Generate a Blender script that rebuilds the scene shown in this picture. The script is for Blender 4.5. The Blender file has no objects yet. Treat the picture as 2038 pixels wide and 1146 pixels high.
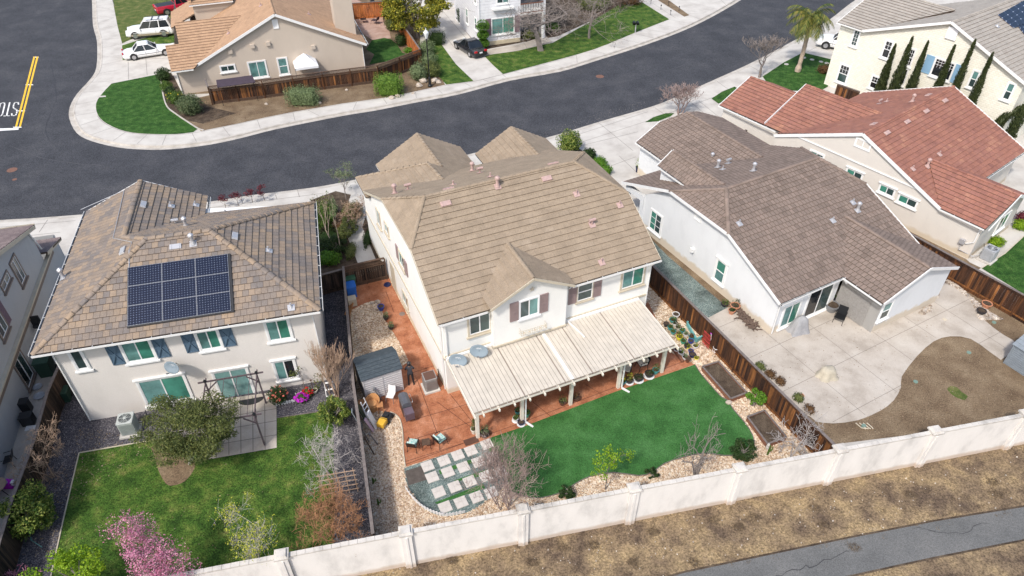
import bpy, bmesh, math, random
import numpy as np
from mathutils import Vector, Matrix
R=math.radians
sc=bpy.context.scene
COL=sc.collection
# ---------------- camera, sky, sun, exposure ----------------
CAMH=30.0; FPX=1418.0; TH=R(39.6); CX=1019.0; CY=573.0
cam=bpy.data.cameras.new('camera'); co=bpy.data.objects.new('camera',cam); COL.objects.link(co)
co.location=(0,0,CAMH); co.rotation_euler=(math.pi/2-TH,0,0)
cam.sensor_width=36; cam.lens=36*FPX/2038; cam.clip_end=3000; cam.clip_start=0.5
sc.camera=co
SUN_AZ=R(58); SUN_EL=R(50)      # direction the light travels over the ground (from +X towards +Y), height of the sun
w=bpy.data.worlds.new('World'); sc.world=w; w.use_nodes=True
nt=w.node_tree; bgn=nt.nodes['Background']; sky=nt.nodes.new('ShaderNodeTexSky')
sky.sky_type='NISHITA'; sky.sun_disc=False; sky.sun_elevation=SUN_EL
sdir=Vector((-math.cos(SUN_AZ)*math.cos(SUN_EL),-math.sin(SUN_AZ)*math.cos(SUN_EL),math.sin(SUN_EL)))
sky.sun_rotation=math.atan2(sdir.x,sdir.y)
sky.air_density=1.2; sky.dust_density=3.0; sky.ozone_density=1.0
nt.links.new(sky.outputs[0],bgn.inputs[0]); bgn.inputs[1].default_value=0.15
sl=bpy.data.lights.new('sun','SUN'); so=bpy.data.objects.new('sun',sl); COL.objects.link(so)
sl.energy=2.5; sl.angle=R(4.5); sl.color=(1.0,0.95,0.88)
so.rotation_euler=sdir.to_track_quat('Z','Y').to_euler(); so.location=(0,0,60)
vs=sc.view_settings; vs.view_transform='Standard'; vs.look='None'; vs.exposure=0.46; vs.gamma=1; vs.use_curve_mapping=False

# ---------------- helpers ----------------
rnd=random.Random(7)
def P(x,y,z=0.0):
    dx=(x-CX)/FPX; dy=(y-CY)/FPX
    d=Vector((dx,math.cos(TH)-dy*math.sin(TH),-(math.sin(TH)+dy*math.cos(TH))))
    t=(z-CAMH)/d.z
    return Vector((d.x*t,d.y*t,z))
def ray(x,y):
    dx=(x-CX)/FPX; dy=(y-CY)/FPX
    return Vector((0,0,CAMH)),Vector((dx,math.cos(TH)-dy*math.sin(TH),-(math.sin(TH)+dy*math.cos(TH)))).normalized()

# --- materials ---
def lin(c):
    return tuple(((x/255)/12.92 if x/255<=0.04045 else ((x/255+0.055)/1.055)**2.4) for x in c)
MATS={}
def newmat(name):
    m=bpy.data.materials.new(name); m.use_nodes=True; MATS[name]=m
    n=m.node_tree.nodes; return m,n,m.node_tree.links,n['Principled BSDF']
def ramp(n,cols,pos=None):
    r=n.new('ShaderNodeValToRGB'); e=r.color_ramp.elements
    k=len(cols)
    for i,c in enumerate(cols):
        p=pos[i] if pos else i/(k-1)
        if i<2: el=e[i]; el.position=p
        else: el=e.new(p)
        el.color=(*c,1)
    return r
def noise(n,l,scale,detail=6,coord='Object',rough=0.6,stretch=None):
    tc=n.new('ShaderNodeTexCoord'); t=n.new('ShaderNodeTexNoise'); t.inputs['Scale'].default_value=scale
    t.inputs['Detail'].default_value=detail; t.inputs['Roughness'].default_value=rough
    if stretch:
        mp=n.new('ShaderNodeMapping'); mp.inputs['Scale'].default_value=stretch
        l.new(tc.outputs[coord],mp.inputs[0]); l.new(mp.outputs[0],t.inputs[0])
    else: l.new(tc.outputs[coord],t.inputs[0])
    return t
def mixc(n,l,a,b,fac,mode='MIX'):
    m=n.new('ShaderNodeMix'); m.data_type='RGBA'; m.blend_type=mode
    for s,v in ((m.inputs[6],a),(m.inputs[7],b),(m.inputs[0],fac)):
        if hasattr(v,'is_linked') or hasattr(v,'links'): l.new(v,s)
        elif isinstance(v,tuple): s.default_value=(*v,1)
        else: s.default_value=v
    return m.outputs[2]
def plain(name,col,rough=0.6,metal=0.0,var=0.0,scale=3.0,bump=0.0,bscale=40.0,spec=0.5):
    if name in MATS: return MATS[name]
    m,n,l,b=newmat(name); b.inputs['Roughness'].default_value=rough; b.inputs['Metallic'].default_value=metal
    b.inputs['Specular IOR Level'].default_value=spec
    if var>0:
        t=noise(n,l,scale); r=ramp(n,[tuple(max(0,c*(1-var)) for c in col),tuple(min(1,c*(1+var)) for c in col)],[0.3,0.7])
        l.new(t.outputs[0],r.inputs[0]); l.new(r.outputs[0],b.inputs['Base Color'])
    else: b.inputs['Base Color'].default_value=(*col,1)
    if bump>0:
        t2=noise(n,l,bscale,4); bp=n.new('ShaderNodeBump'); bp.inputs['Strength'].default_value=bump; bp.inputs['Distance'].default_value=0.02
        l.new(t2.outputs[0],bp.inputs['Height']); l.new(bp.outputs[0],b.inputs['Normal'])
    return m
def multi(name,cols,pos=None,scale=1.0,fine=None,fscale=60.0,ffac=0.5,rough=0.9,bump=0.5,bdist=0.03,detail=8,stretch=None,spec=0.2,coord='Object'):
    """large noise through a ramp, broken up with a finer noise"""
    m,n,l,b=newmat(name); b.inputs['Roughness'].default_value=rough; b.inputs['Specular IOR Level'].default_value=spec
    t=noise(n,l,scale,detail,coord,stretch=stretch); r=ramp(n,cols,pos); l.new(t.outputs[0],r.inputs[0])
    out=r.outputs[0]; t2=noise(n,l,fscale,3,coord,0.7)
    if fine:
        r2=ramp(n,fine,[0.33,0.67]); l.new(t2.outputs[0],r2.inputs[0]); out=mixc(n,l,out,r2.outputs[0],ffac,'OVERLAY')
    l.new(out,b.inputs['Base Color'])
    if bump>0:
        bp=n.new('ShaderNodeBump'); bp.inputs['Strength'].default_value=bump; bp.inputs['Distance'].default_value=bdist
        l.new(t2.outputs[0],bp.inputs['Height']); l.new(bp.outputs[0],b.inputs['Normal'])
    return m
def stones(name,cols,pos,scale,rough=0.85,bump=1.0,bdist=0.04,dark=None,big=0.25):
    m,n,l,b=newmat(name); b.inputs['Roughness'].default_value=rough; b.inputs['Specular IOR Level'].default_value=0.25
    tc=n.new('ShaderNodeTexCoord'); v=n.new('ShaderNodeTexVoronoi'); v.inputs['Scale'].default_value=scale
    l.new(tc.outputs['Object'],v.inputs['Vector'])
    sp=n.new('ShaderNodeSeparateColor'); l.new(v.outputs['Color'],sp.inputs[0])
    r=ramp(n,cols,pos); l.new(sp.outputs[0],r.inputs[0])
    t=noise(n,l,0.8,4); rr=ramp(n,[(1-big,)*3,(1+big*0.3,)*3],[0.35,0.6]); l.new(t.outputs[0],rr.inputs[0])
    out=mixc(n,l,r.outputs[0],rr.outputs[0],1.0,'MULTIPLY')
    l.new(out,b.inputs['Base Color'])
    inv=n.new('ShaderNodeMath'); inv.operation='SUBTRACT'; inv.inputs[0].default_value=1; l.new(v.outputs['Distance'],inv.inputs[1])
    bp=n.new('ShaderNodeBump'); bp.inputs['Strength'].default_value=bump; bp.inputs['Distance'].default_value=bdist
    l.new(inv.outputs[0],bp.inputs['Height']); l.new(bp.outputs[0],b.inputs['Normal'])
    return m
def island(name,cols,pos=None,rough=0.7,spec=0.3,trans=0.0,streak=None,var=0.15):
    """colour picked at random for every leaf / board of the mesh"""
    m,n,l,b=newmat(name); b.inputs['Roughness'].default_value=rough; b.inputs['Specular IOR Level'].default_value=spec
    g=n.new('ShaderNodeNewGeometry'); r=ramp(n,cols,pos); l.new(g.outputs['Random Per Island'],r.inputs[0])
    out=r.outputs[0]
    if streak:
        t=noise(n,l,1.0,6,stretch=streak); r2=ramp(n,[(0.25,)*3,(0.8,)*3],[0.38,0.62]); l.new(t.outputs[0],r2.inputs[0])
        out=mixc(n,l,out,r2.outputs[0],0.75,'OVERLAY')
    elif var>0:
        t=noise(n,l,2.0,4); r2=ramp(n,[(0.5-var,)*3,(0.5+var,)*3],[0.35,0.65]); l.new(t.outputs[0],r2.inputs[0])
        out=mixc(n,l,out,r2.outputs[0],0.8,'OVERLAY')
    l.new(out,b.inputs['Base Color'])
    if trans>0:
        tr=n.new('ShaderNodeBsdfTranslucent'); l.new(out,tr.inputs[0]); ms=n.new('ShaderNodeMixShader'); ms.inputs[0].default_value=trans
        o=n['Material Output']; l.new(b.outputs[0],ms.inputs[1]); l.new(tr.outputs[0],ms.inputs[2]); l.new(ms.outputs[0],o.inputs[0])
    return m
def rooftile(name,cols,pos,tw=0.31,th=0.36,joint=0.5,blot=0.3,blotcols=None,rough=0.85,jw=0.012):
    m,n,l,b=newmat(name); b.inputs['Roughness'].default_value=rough; b.inputs['Specular IOR Level'].default_value=0.25
    uv=n.new('ShaderNodeUVMap'); uv.uv_map='UVMap'
    s=n.new('ShaderNodeSeparateXYZ'); l.new(uv.outputs[0],s.inputs[0])
    def M(op,a,bb=None,c=None):
        q=n.new('ShaderNodeMath'); q.operation=op
        for i,v in enumerate((a,bb,c)):
            if v is None: continue
            if isinstance(v,(int,float)): q.inputs[i].default_value=v
            else: l.new(v,q.inputs[i])
        return q.outputs[0]
    row=M('FLOOR',M('DIVIDE',s.outputs[1],th)); off=M('MULTIPLY',M('MODULO',row,2.0),0.5)
    rn=n.new('ShaderNodeTexWhiteNoise'); rn.noise_dimensions='1D'; l.new(row,rn.inputs['W'])
    x=M('ADD',M('ADD',M('DIVIDE',s.outputs[0],tw),off),M('MULTIPLY',rn.outputs[0],0.16)); colm=M('FLOOR',x); fx=M('FRACT',x)
    cb=n.new('ShaderNodeCombineXYZ'); l.new(colm,cb.inputs[0]); l.new(row,cb.inputs[1])
    wn=n.new('ShaderNodeTexWhiteNoise'); wn.noise_dimensions='2D'; l.new(cb.outputs[0],wn.inputs['Vector'])
    nb=noise(n,l,0.55,3,'Object'); 
    f=M('ADD',M('MULTIPLY',wn.outputs[0],1-blot),M('MULTIPLY',M('MULTIPLY_ADD',nb.outputs[0],2.6,-0.8),blot))
    r=ramp(n,cols,pos); l.new(f,r.inputs[0])
    nf=noise(n,l,22,4,'Object',0.7); r2=ramp(n,[(0.36,)*3,(0.64,)*3],[0.35,0.65]); l.new(nf.outputs[0],r2.inputs[0])
    out=mixc(n,l,r.outputs[0],r2.outputs[0],0.7,'OVERLAY')
    nd=noise(n,l,1.3,5,'Object',0.7); r3=ramp(n,[(0.40,)*3,(0.56,)*3],[0.34,0.62]); l.new(nd.outputs[0],r3.inputs[0])
    out=mixc(n,l,out,r3.outputs[0],0.6,'OVERLAY')
    jm=M('LESS_THAN',M('MULTIPLY',M('MINIMUM',fx,M('SUBTRACT',1.0,fx)),tw),jw)
    jf=M('MULTIPLY',jm,joint)
    dark=tuple(c*0.35 for c in cols[len(cols)//2])
    out=mixc(n,l,out,dark,jf)
    l.new(out,b.inputs['Base Color'])
    h=M('ADD',M('MULTIPLY',jm,-1.0),M('ADD',M('MULTIPLY',nf.outputs[0],0.5),M('MULTIPLY',wn.outputs[0],0.5)))
    bp=n.new('ShaderNodeBump'); bp.inputs['Strength'].default_value=0.5; bp.inputs['Distance'].default_value=0.015
    l.new(h,bp.inputs['Height']); l.new(bp.outputs[0],b.inputs['Normal'])
    return m
def stucco(name,col,var=0.07,stain=None,streak=True,sh=0.5,sf=0.6):
    m,n,l,b=newmat(name); b.inputs['Roughness'].default_value=0.92; b.inputs['Specular IOR Level'].default_value=0.15
    t=noise(n,l,1.2,8,stretch=(1,1,0.5) if streak else None); r=ramp(n,[tuple(c*(1-var*1.4) for c in col),col,tuple(min(1,c*(1+var*0.5)) for c in col)],[0.28,0.5,0.75])
    l.new(t.outputs[0],r.inputs[0]); out=r.outputs[0]
    tf=noise(n,l,30,4,rough=0.8); rf=ramp(n,[(0.42,)*3,(0.58,)*3],[0.35,0.65]); l.new(tf.outputs[0],rf.inputs[0])
    out=mixc(n,l,out,rf.outputs[0],0.6,'OVERLAY')
    if stain:
        tc=n.new('ShaderNodeTexCoord'); sp=n.new('ShaderNodeSeparateXYZ'); l.new(tc.outputs['Object'],sp.inputs[0])
        t3=noise(n,l,1.6,6); ad=n.new('ShaderNodeMath'); ad.operation='MULTIPLY_ADD'; l.new(t3.outputs[0],ad.inputs[0]); ad.inputs[1].default_value=-sh; l.new(sp.outputs[2],ad.inputs[2])
        r3=ramp(n,[(sf,)*3,(0,0,0)],[0.0,0.22]); l.new(ad.outputs[0],r3.inputs[0])
        out=mixc(n,l,out,stain,r3.outputs[0])
    l.new(out,b.inputs['Base Color'])
    bp=n.new('ShaderNodeBump'); bp.inputs['Strength'].default_value=0.35; bp.inputs['Distance'].default_value=0.02
    l.new(tf.outputs[0],bp.inputs['Height']); l.new(bp.outputs[0],b.inputs['Normal'])
    return m

# --- mesh builder ---
class MB:
    def __init__(s): s.v=[]; s.f=[]; s.mi=[]; s.uv=[]; s.smooth=False
    def quad(s,pts,mi=0,uv=None):
        k=len(s.v); s.v+= [tuple(p) for p in pts]; s.f.append(tuple(range(k,k+len(pts)))); s.mi.append(mi)
        s.uv.append(uv or [(0,0)]*len(pts)); return s
    def box(s,c,d,rz=0.0,mi=0,taper=1.0,M=None):
        x,y,z=d[0]/2,d[1]/2,d[2]/2; cr,sr=math.cos(rz),math.sin(rz); pts=[]
        for k in (-1,1):
            for a,b in ((-1,-1),(1,-1),(1,1),(-1,1)):
                q=taper if k>0 else 1
                px,py=a*x*q,b*y*q; p=Vector((px*cr-py*sr,px*sr+py*cr,k*z))
                if M: p=M@p
                pts.append((c[0]+p.x,c[1]+p.y,c[2]+p.z))
        k=len(s.v); s.v+=pts
        for f in ((0,3,2,1),(4,5,6,7),(0,1,5,4),(1,2,6,5),(2,3,7,6),(3,0,4,7)):
            s.f.append(tuple(k+i for i in f)); s.mi.append(mi); s.uv.append([(0,0)]*4)
        return s
    def bar(s,a,b,w,h=None,mi=0,up=(0,0,1)):
        """rectangular bar between two points"""
        h=h or w; a=Vector(a); b=Vector(b); d=b-a; L=d.length
        if L<1e-6: return s
        d/=L; upv=Vector(up)
        if abs(d.dot(upv))>0.98: upv=Vector((1,0,0))
        sd=d.cross(upv).normalized(); u2=sd.cross(d).normalized()
        M=Matrix((( d.x,sd.x,u2.x),(d.y,sd.y,u2.y),(d.z,sd.z,u2.z)))
        return s.box((a+b)/2,(L,w,h),0,mi,1.0,M)
    def tube(s,pts,rad,n=6,mi=0,cap=True):
        pts=[Vector(p) for p in pts]; k0=len(s.v); m=len(pts)
        if not hasattr(rad,'__len__'): rad=[rad]*m
        ref=None
        for i,p in enumerate(pts):
            d=(pts[min(i+1,m-1)]-pts[max(i-1,0)])
            if d.length<1e-9: d=Vector((0,0,1))
            d.normalize()
            if ref is None: ref=Vector((1,0,0)) if abs(d.x)<0.8 else Vector((0,1,0))
            a=d.cross(ref); 
            if a.length<1e-6: a=d.cross(Vector((0,1,0.3)))
            a.normalize(); b=d.cross(a)
            for j in range(n):
                t=2*math.pi*j/n; q=p+(a*math.cos(t)+b*math.sin(t))*rad[i]; s.v.append((q.x,q.y,q.z))
        for i in range(m-1):
            for j in range(n):
                A=k0+i*n+j; B=k0+i*n+(j+1)%n
                s.f.append((A,B,B+n,A+n)); s.mi.append(mi); s.uv.append([(0,0)]*4)
        if cap:
            s.f.append(tuple(k0+j for j in reversed(range(n)))); s.mi.append(mi); s.uv.append([(0,0)]*n)
            s.f.append(tuple(k0+(m-1)*n+j for j in range(n))); s.mi.append(mi); s.uv.append([(0,0)]*n)
        return s
    def lathe(s,prof,c=(0,0,0),n=16,mi=0,sx=1,sy=1):
        k0=len(s.v); m=len(prof)
        for r,z in prof:
            for j in range(n):
                t=2*math.pi*j/n; s.v.append((c[0]+r*sx*math.cos(t),c[1]+r*sy*math.sin(t),c[2]+z))
        for i in range(m-1):
            for j in range(n):
                A=k0+i*n+j; B=k0+i*n+(j+1)%n
                s.f.append((A,B,B+n,A+n)); s.mi.append(mi); s.uv.append([(0,0)]*4)
        s.f.append(tuple(k0+j for j in reversed(range(n)))); s.mi.append(mi); s.uv.append([(0,0)]*n)
        s.f.append(tuple(k0+(m-1)*n+j for j in range(n))); s.mi.append(mi); s.uv.append([(0,0)]*n)
        return s
    def prism(s,poly,z0,z1,mi=0,side=None):
        """poly: list of (x,y); top at z1"""
        a=sum(poly[i][0]*poly[(i+1)%len(poly)][1]-poly[(i+1)%len(poly)][0]*poly[i][1] for i in range(len(poly)))
        if a<0: poly=poly[::-1]
        n=len(poly); k=len(s.v)
        s.v+=[(p[0],p[1],z0) for p in poly]+[(p[0],p[1],z1) for p in poly]
        s.f.append(tuple(range(k+n,k+2*n))); s.mi.append(mi); s.uv.append([(0,0)]*n)
        s.f.append(tuple(reversed(range(k,k+n)))); s.mi.append(mi); s.uv.append([(0,0)]*n)
        for i in range(n):
            j=(i+1)%n; s.f.append((k+i,k+j,k+n+j,k+n+i)); s.mi.append(side if side is not None else mi); s.uv.append([(0,0)]*4)
        return s
    def arr(s,V,F,mi=0):
        k=len(s.v); s.v+=[tuple(p) for p in V]
        for f in F: s.f.append(tuple(int(i)+k for i in f)); s.mi.append(mi); s.uv.append([(0,0)]*len(f))
        return s
    def build(s,name,mats,parent=None,smooth=False,loc=None,rz=0.0,bevel=0.0):
        me=bpy.data.meshes.new(name); me.from_pydata(s.v,[],s.f)
        if not isinstance(mats,(list,tuple)): mats=[mats]
        for m in mats: me.materials.append(MATS[m] if isinstance(m,str) else m)
        if len(mats)>1: me.polygons.foreach_set('material_index',s.mi)
        uvl=me.uv_layers.new(name='UVMap'); flat=[c for f in s.uv for uv in f for c in uv]; uvl.data.foreach_set('uv',flat)
        if smooth: me.polygons.foreach_set('use_smooth',[True]*len(me.polygons))
        me.update()
        o=bpy.data.objects.new(name,me); COL.objects.link(o)
        if parent: o.parent=parent
        if loc is not None: o.location=loc
        if rz: o.rotation_euler=(0,0,rz)
        if bevel>0:
            b=o.modifiers.new('bevel','BEVEL'); b.width=bevel; b.segments=2; b.limit_method='ANGLE'
        return o
def T(name,label,cat,loc=(0,0,0),rz=0.0,group=None):
    o=bpy.data.objects.new(name,None); o.empty_display_size=0.3; COL.objects.link(o); o.location=loc; o.rotation_euler=(0,0,rz)
    o['label']=label; o['category']=cat
    if group: o['group']=group
    return o
def tag(o,label,cat,group=None,kind=None):
    o['label']=label; o['category']=cat
    if group: o['group']=group
    if kind: o['kind']=kind
    return o
def struct(o): o['kind']='structure'; return o
def sheet(name,px,z,mat,thick=None,z0=None,kind='structure'):
    """ground surface traced on the plan: pixel polygon -> world polygon; triangulated"""
    pts=[P(x,y,max(z,0)) if z<0.05 else P(x,y,z) for x,y in px]
    return wsheet(name,[(p.x,p.y) for p in pts],z,mat,thick,kind)
def wsheet(name,pts,z,mat,thick=None,kind='structure'):
    bm=bmesh.new(); vs_=[bm.verts.new((x,y,z)) for x,y in pts]; f=bm.faces.new(vs_); 
    bm.normal_update()
    if f.normal.z<0: f.normal_flip()
    if thick:
        r=bmesh.ops.extrude_face_region(bm,geom=[f]); 
        for e in r['geom']:
            if isinstance(e,bmesh.types.BMVert): e.co.z=z-thick
        bmesh.ops.recalc_face_normals(bm,faces=bm.faces)
    bmesh.ops.triangulate(bm,faces=[f for f in bm.faces if len(f.verts)>4])
    me=bpy.data.meshes.new(name); bm.to_mesh(me); bm.free(); me.materials.append(MATS[mat])
    o=bpy.data.objects.new(name,me); COL.objects.link(o)
    if kind: o['kind']=kind
    return o
def smoothpx(pts,n=4):
    """Catmull-Rom through an open list of pixels"""
    out=[]; m=len(pts)
    for i in range(m-1):
        p0=pts[max(i-1,0)];p1=pts[i];p2=pts[i+1];p3=pts[min(i+2,m-1)]
        for k in range(n):
            t=k/n; out.append(tuple(0.5*((2*p1[j])+(-p0[j]+p2[j])*t+(2*p0[j]-5*p1[j]+4*p2[j]-p3[j])*t*t+(-p0[j]+3*p1[j]-3*p2[j]+p3[j])*t**3) for j in (0,1)))
    out.append(pts[-1]); return out
# --- house frame ---
class Frame:
    def __init__(s,px,py,ang,root=None,z=0.0):
        s.o=P(px,py,z); s.a=R(ang); s.u=Vector((math.cos(s.a),math.sin(s.a),0)); s.v=Vector((-math.sin(s.a),math.cos(s.a),0))
    def l(s,x,y,z): q=P(x,y,z)-s.o; return q.dot(s.u),q.dot(s.v)
    def on(s,x,y,u=None,v=None):
        """pixel on the vertical plane u=const or v=const -> local (u,v,z)"""
        o,d=ray(x,y); o=o-s.o; ou,ov=o.dot(s.u),o.dot(s.v); du,dv=d.dot(s.u),d.dot(s.v)
        t=((u-ou)/du) if u is not None else ((v-ov)/dv)
        return Vector((ou+du*t,ov+dv*t,o.z+d.z*t+s.o.z))
    def plane(s,x,y,p0,slope,axis,sign):
        """pixel on a roof plane z=z0+slope*sign*(w-w0), axis 'u' or 'v'; p0=(w0,z0)"""
        o,d=ray(x,y); o2=o-s.o; o2.z=o.z; k=s.u if axis=='u' else s.v
        ow,dw=o2.dot(k),d.dot(k)
        t=(p0[1]+slope*sign*(ow-p0[0])-o2.z)/(d.z-slope*sign*dw)
        q=o2+d*t; return Vector((q.dot(s.u),q.dot(s.v),q.z))
def house(name,label,cat,fr): return T(name,label,cat,(fr.o.x,fr.o.y,0),fr.a)
def clip(poly,f):
    out=[]; n=len(poly)
    for i in range(n):
        a=poly[i]; b=poly[(i+1)%n]; fa,fb=f(a),f(b)
        if fa>=-1e-7: out.append(a)
        if (fa>1e-7 and fb<-1e-7) or (fa<-1e-7 and fb>1e-7):
            t=fa/(fa-fb); out.append(a.lerp(b,t))
    return out
def roof(root,planes,mat,course=0.36,step=0.05,thick=0.10,name='roof',edge='roof_edge'):
    """tile roof: every plane cut into real overlapping courses"""
    mb=MB()
    for pl in planes:
        pts=[Vector(p) for p in pl]; c=sum(pts,Vector())/len(pts); n=Vector()
        for i in range(len(pts)): n+=(pts[i]-c).cross(pts[(i+1)%len(pts)]-c)
        n.normalize()
        if n.z<0: n=-n; pts=pts[::-1]
        pts=[p-n*((p-c).dot(n)) for p in pts]
        h=Vector((0,0,1)).cross(n)
        if h.length<1e-4: h=Vector((1,0,0))
        h.normalize(); up=n.cross(h); 
        if up.z<0: up=-up
        ts=[p.dot(up) for p in pts]; t0=min(ts); t1=max(ts); k=0
        while t0+k*course<t1-1e-4:
            lo=t0+k*course; hi=min(lo+course,t1)
            b=clip(clip(pts,lambda p:p.dot(up)-lo),lambda p:hi-p.dot(up))
            k+=1
            if len(b)<3: continue
            q=[p+n*(step*(1-(p.dot(up)-lo)/course)) for p in b]
            uvs=[(p.dot(h),p.dot(up)-t0) for p in b]
            uvs=[(a,(k-0.999)*course+min(max(bb-(k-1)*course,0),course*0.998)) for a,bb in uvs]
            mb.quad(q,0,uvs)
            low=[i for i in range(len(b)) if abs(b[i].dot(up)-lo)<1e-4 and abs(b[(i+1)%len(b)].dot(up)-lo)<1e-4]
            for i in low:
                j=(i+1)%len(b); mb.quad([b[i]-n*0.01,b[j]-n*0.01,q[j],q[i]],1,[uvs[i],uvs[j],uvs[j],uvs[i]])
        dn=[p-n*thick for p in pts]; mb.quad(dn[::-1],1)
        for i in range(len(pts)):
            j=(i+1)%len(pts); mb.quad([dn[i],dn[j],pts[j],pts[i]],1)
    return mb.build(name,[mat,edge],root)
def caps(root,segs,mat,r=0.13,L=0.42,lift=0.02):
    mb=MB()
    for a,b in segs:
        a=Vector(a); b=Vector(b); d=b-a; n=max(1,int(d.length/L)); d/=n
        dn=d.normalized(); sd=dn.cross(Vector((0,0,1))).normalized(); u=sd.cross(dn)
        if u.z<0: u=-u
        for i in range(n):
            p=a+d*i; q=p+d*1.06
            for e in range(6):
                t0=math.pi*e/6; t1=math.pi*(e+1)/6
                def pt(o,t,rr,li): return o+sd*math.cos(t)*rr*1.15+u*(math.sin(t)*rr*0.75+li-0.03)
                mb.quad([pt(p,t0,r*0.88,lift),pt(p,t1,r*0.88,lift),pt(q,t1,r,lift+0.03),pt(q,t0,r,lift+0.03)],0,[(i*.3,0),(i*.3,.1),(i*.3+.2,.1),(i*.3+.2,0)])
                mb.quad([q-u*0.05,pt(q,t0,r,lift+0.03),pt(q,t1,r,lift+0.03)],0,[(0,0)]*3)
    return mb.build('ridge_cap',mat,root)
def trims(root,segs,mat,name='fascia',w=0.04,h=0.2,drop=0.1):
    for a,b in segs:
        mb=MB(); a=Vector(a);b=Vector(b); mb.bar((a.x,a.y,a.z-drop),(b.x,b.y,b.z-drop),w,h); mb.build(name,mat,root)
def gutters(root,segs,mat='gutter_white',w=0.13):
    """open trough along an eave, dark inside"""
    for a,b in segs:
        mb=MB(); a=Vector(a);b=Vector(b); d=(b-a).normalized(); sd=Vector((d.y,-d.x,0))
        o=sd*(w/2); z=Vector((0,0,0.11))
        mb.bar(a+o*2,b+o*2,0.018,0.12); mb.bar(a-Vector((0,0,0.055)),b-Vector((0,0,0.055)),0.015,0.02)
        mb.quad([a-Vector((0,0,.05)),b-Vector((0,0,.05)),b+o*2-Vector((0,0,.05)),a+o*2-Vector((0,0,.05))],1)
        n=int((b-a).length/0.9)
        for i in range(1,n): p=a+(b-a)*i/n; mb.bar(p+Vector((0,0,.05)),p+o*2+Vector((0,0,.05)),0.02,0.02,0,)
        mb.build('gutter',[mat,'gutter_dark'],root)
def walls(root,faces,mat,name='wall'):
    mb=MB()
    for f in faces: mb.quad(f)
    return mb.build(name,mat,root)
def wf(a,b,ta,tb=None,z0=0.0,mid=None):
    """wall face from (u,v) a to b, tops ta,tb, optional extra top points [(u,v,z),...] from b to a"""
    tb=ta if tb is None else tb
    pts=[(a[0],a[1],z0),(b[0],b[1],z0),(b[0],b[1],tb)]
    if mid: pts+=[tuple(m) for m in mid]
    pts.append((a[0],a[1],ta)); return pts
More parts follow.
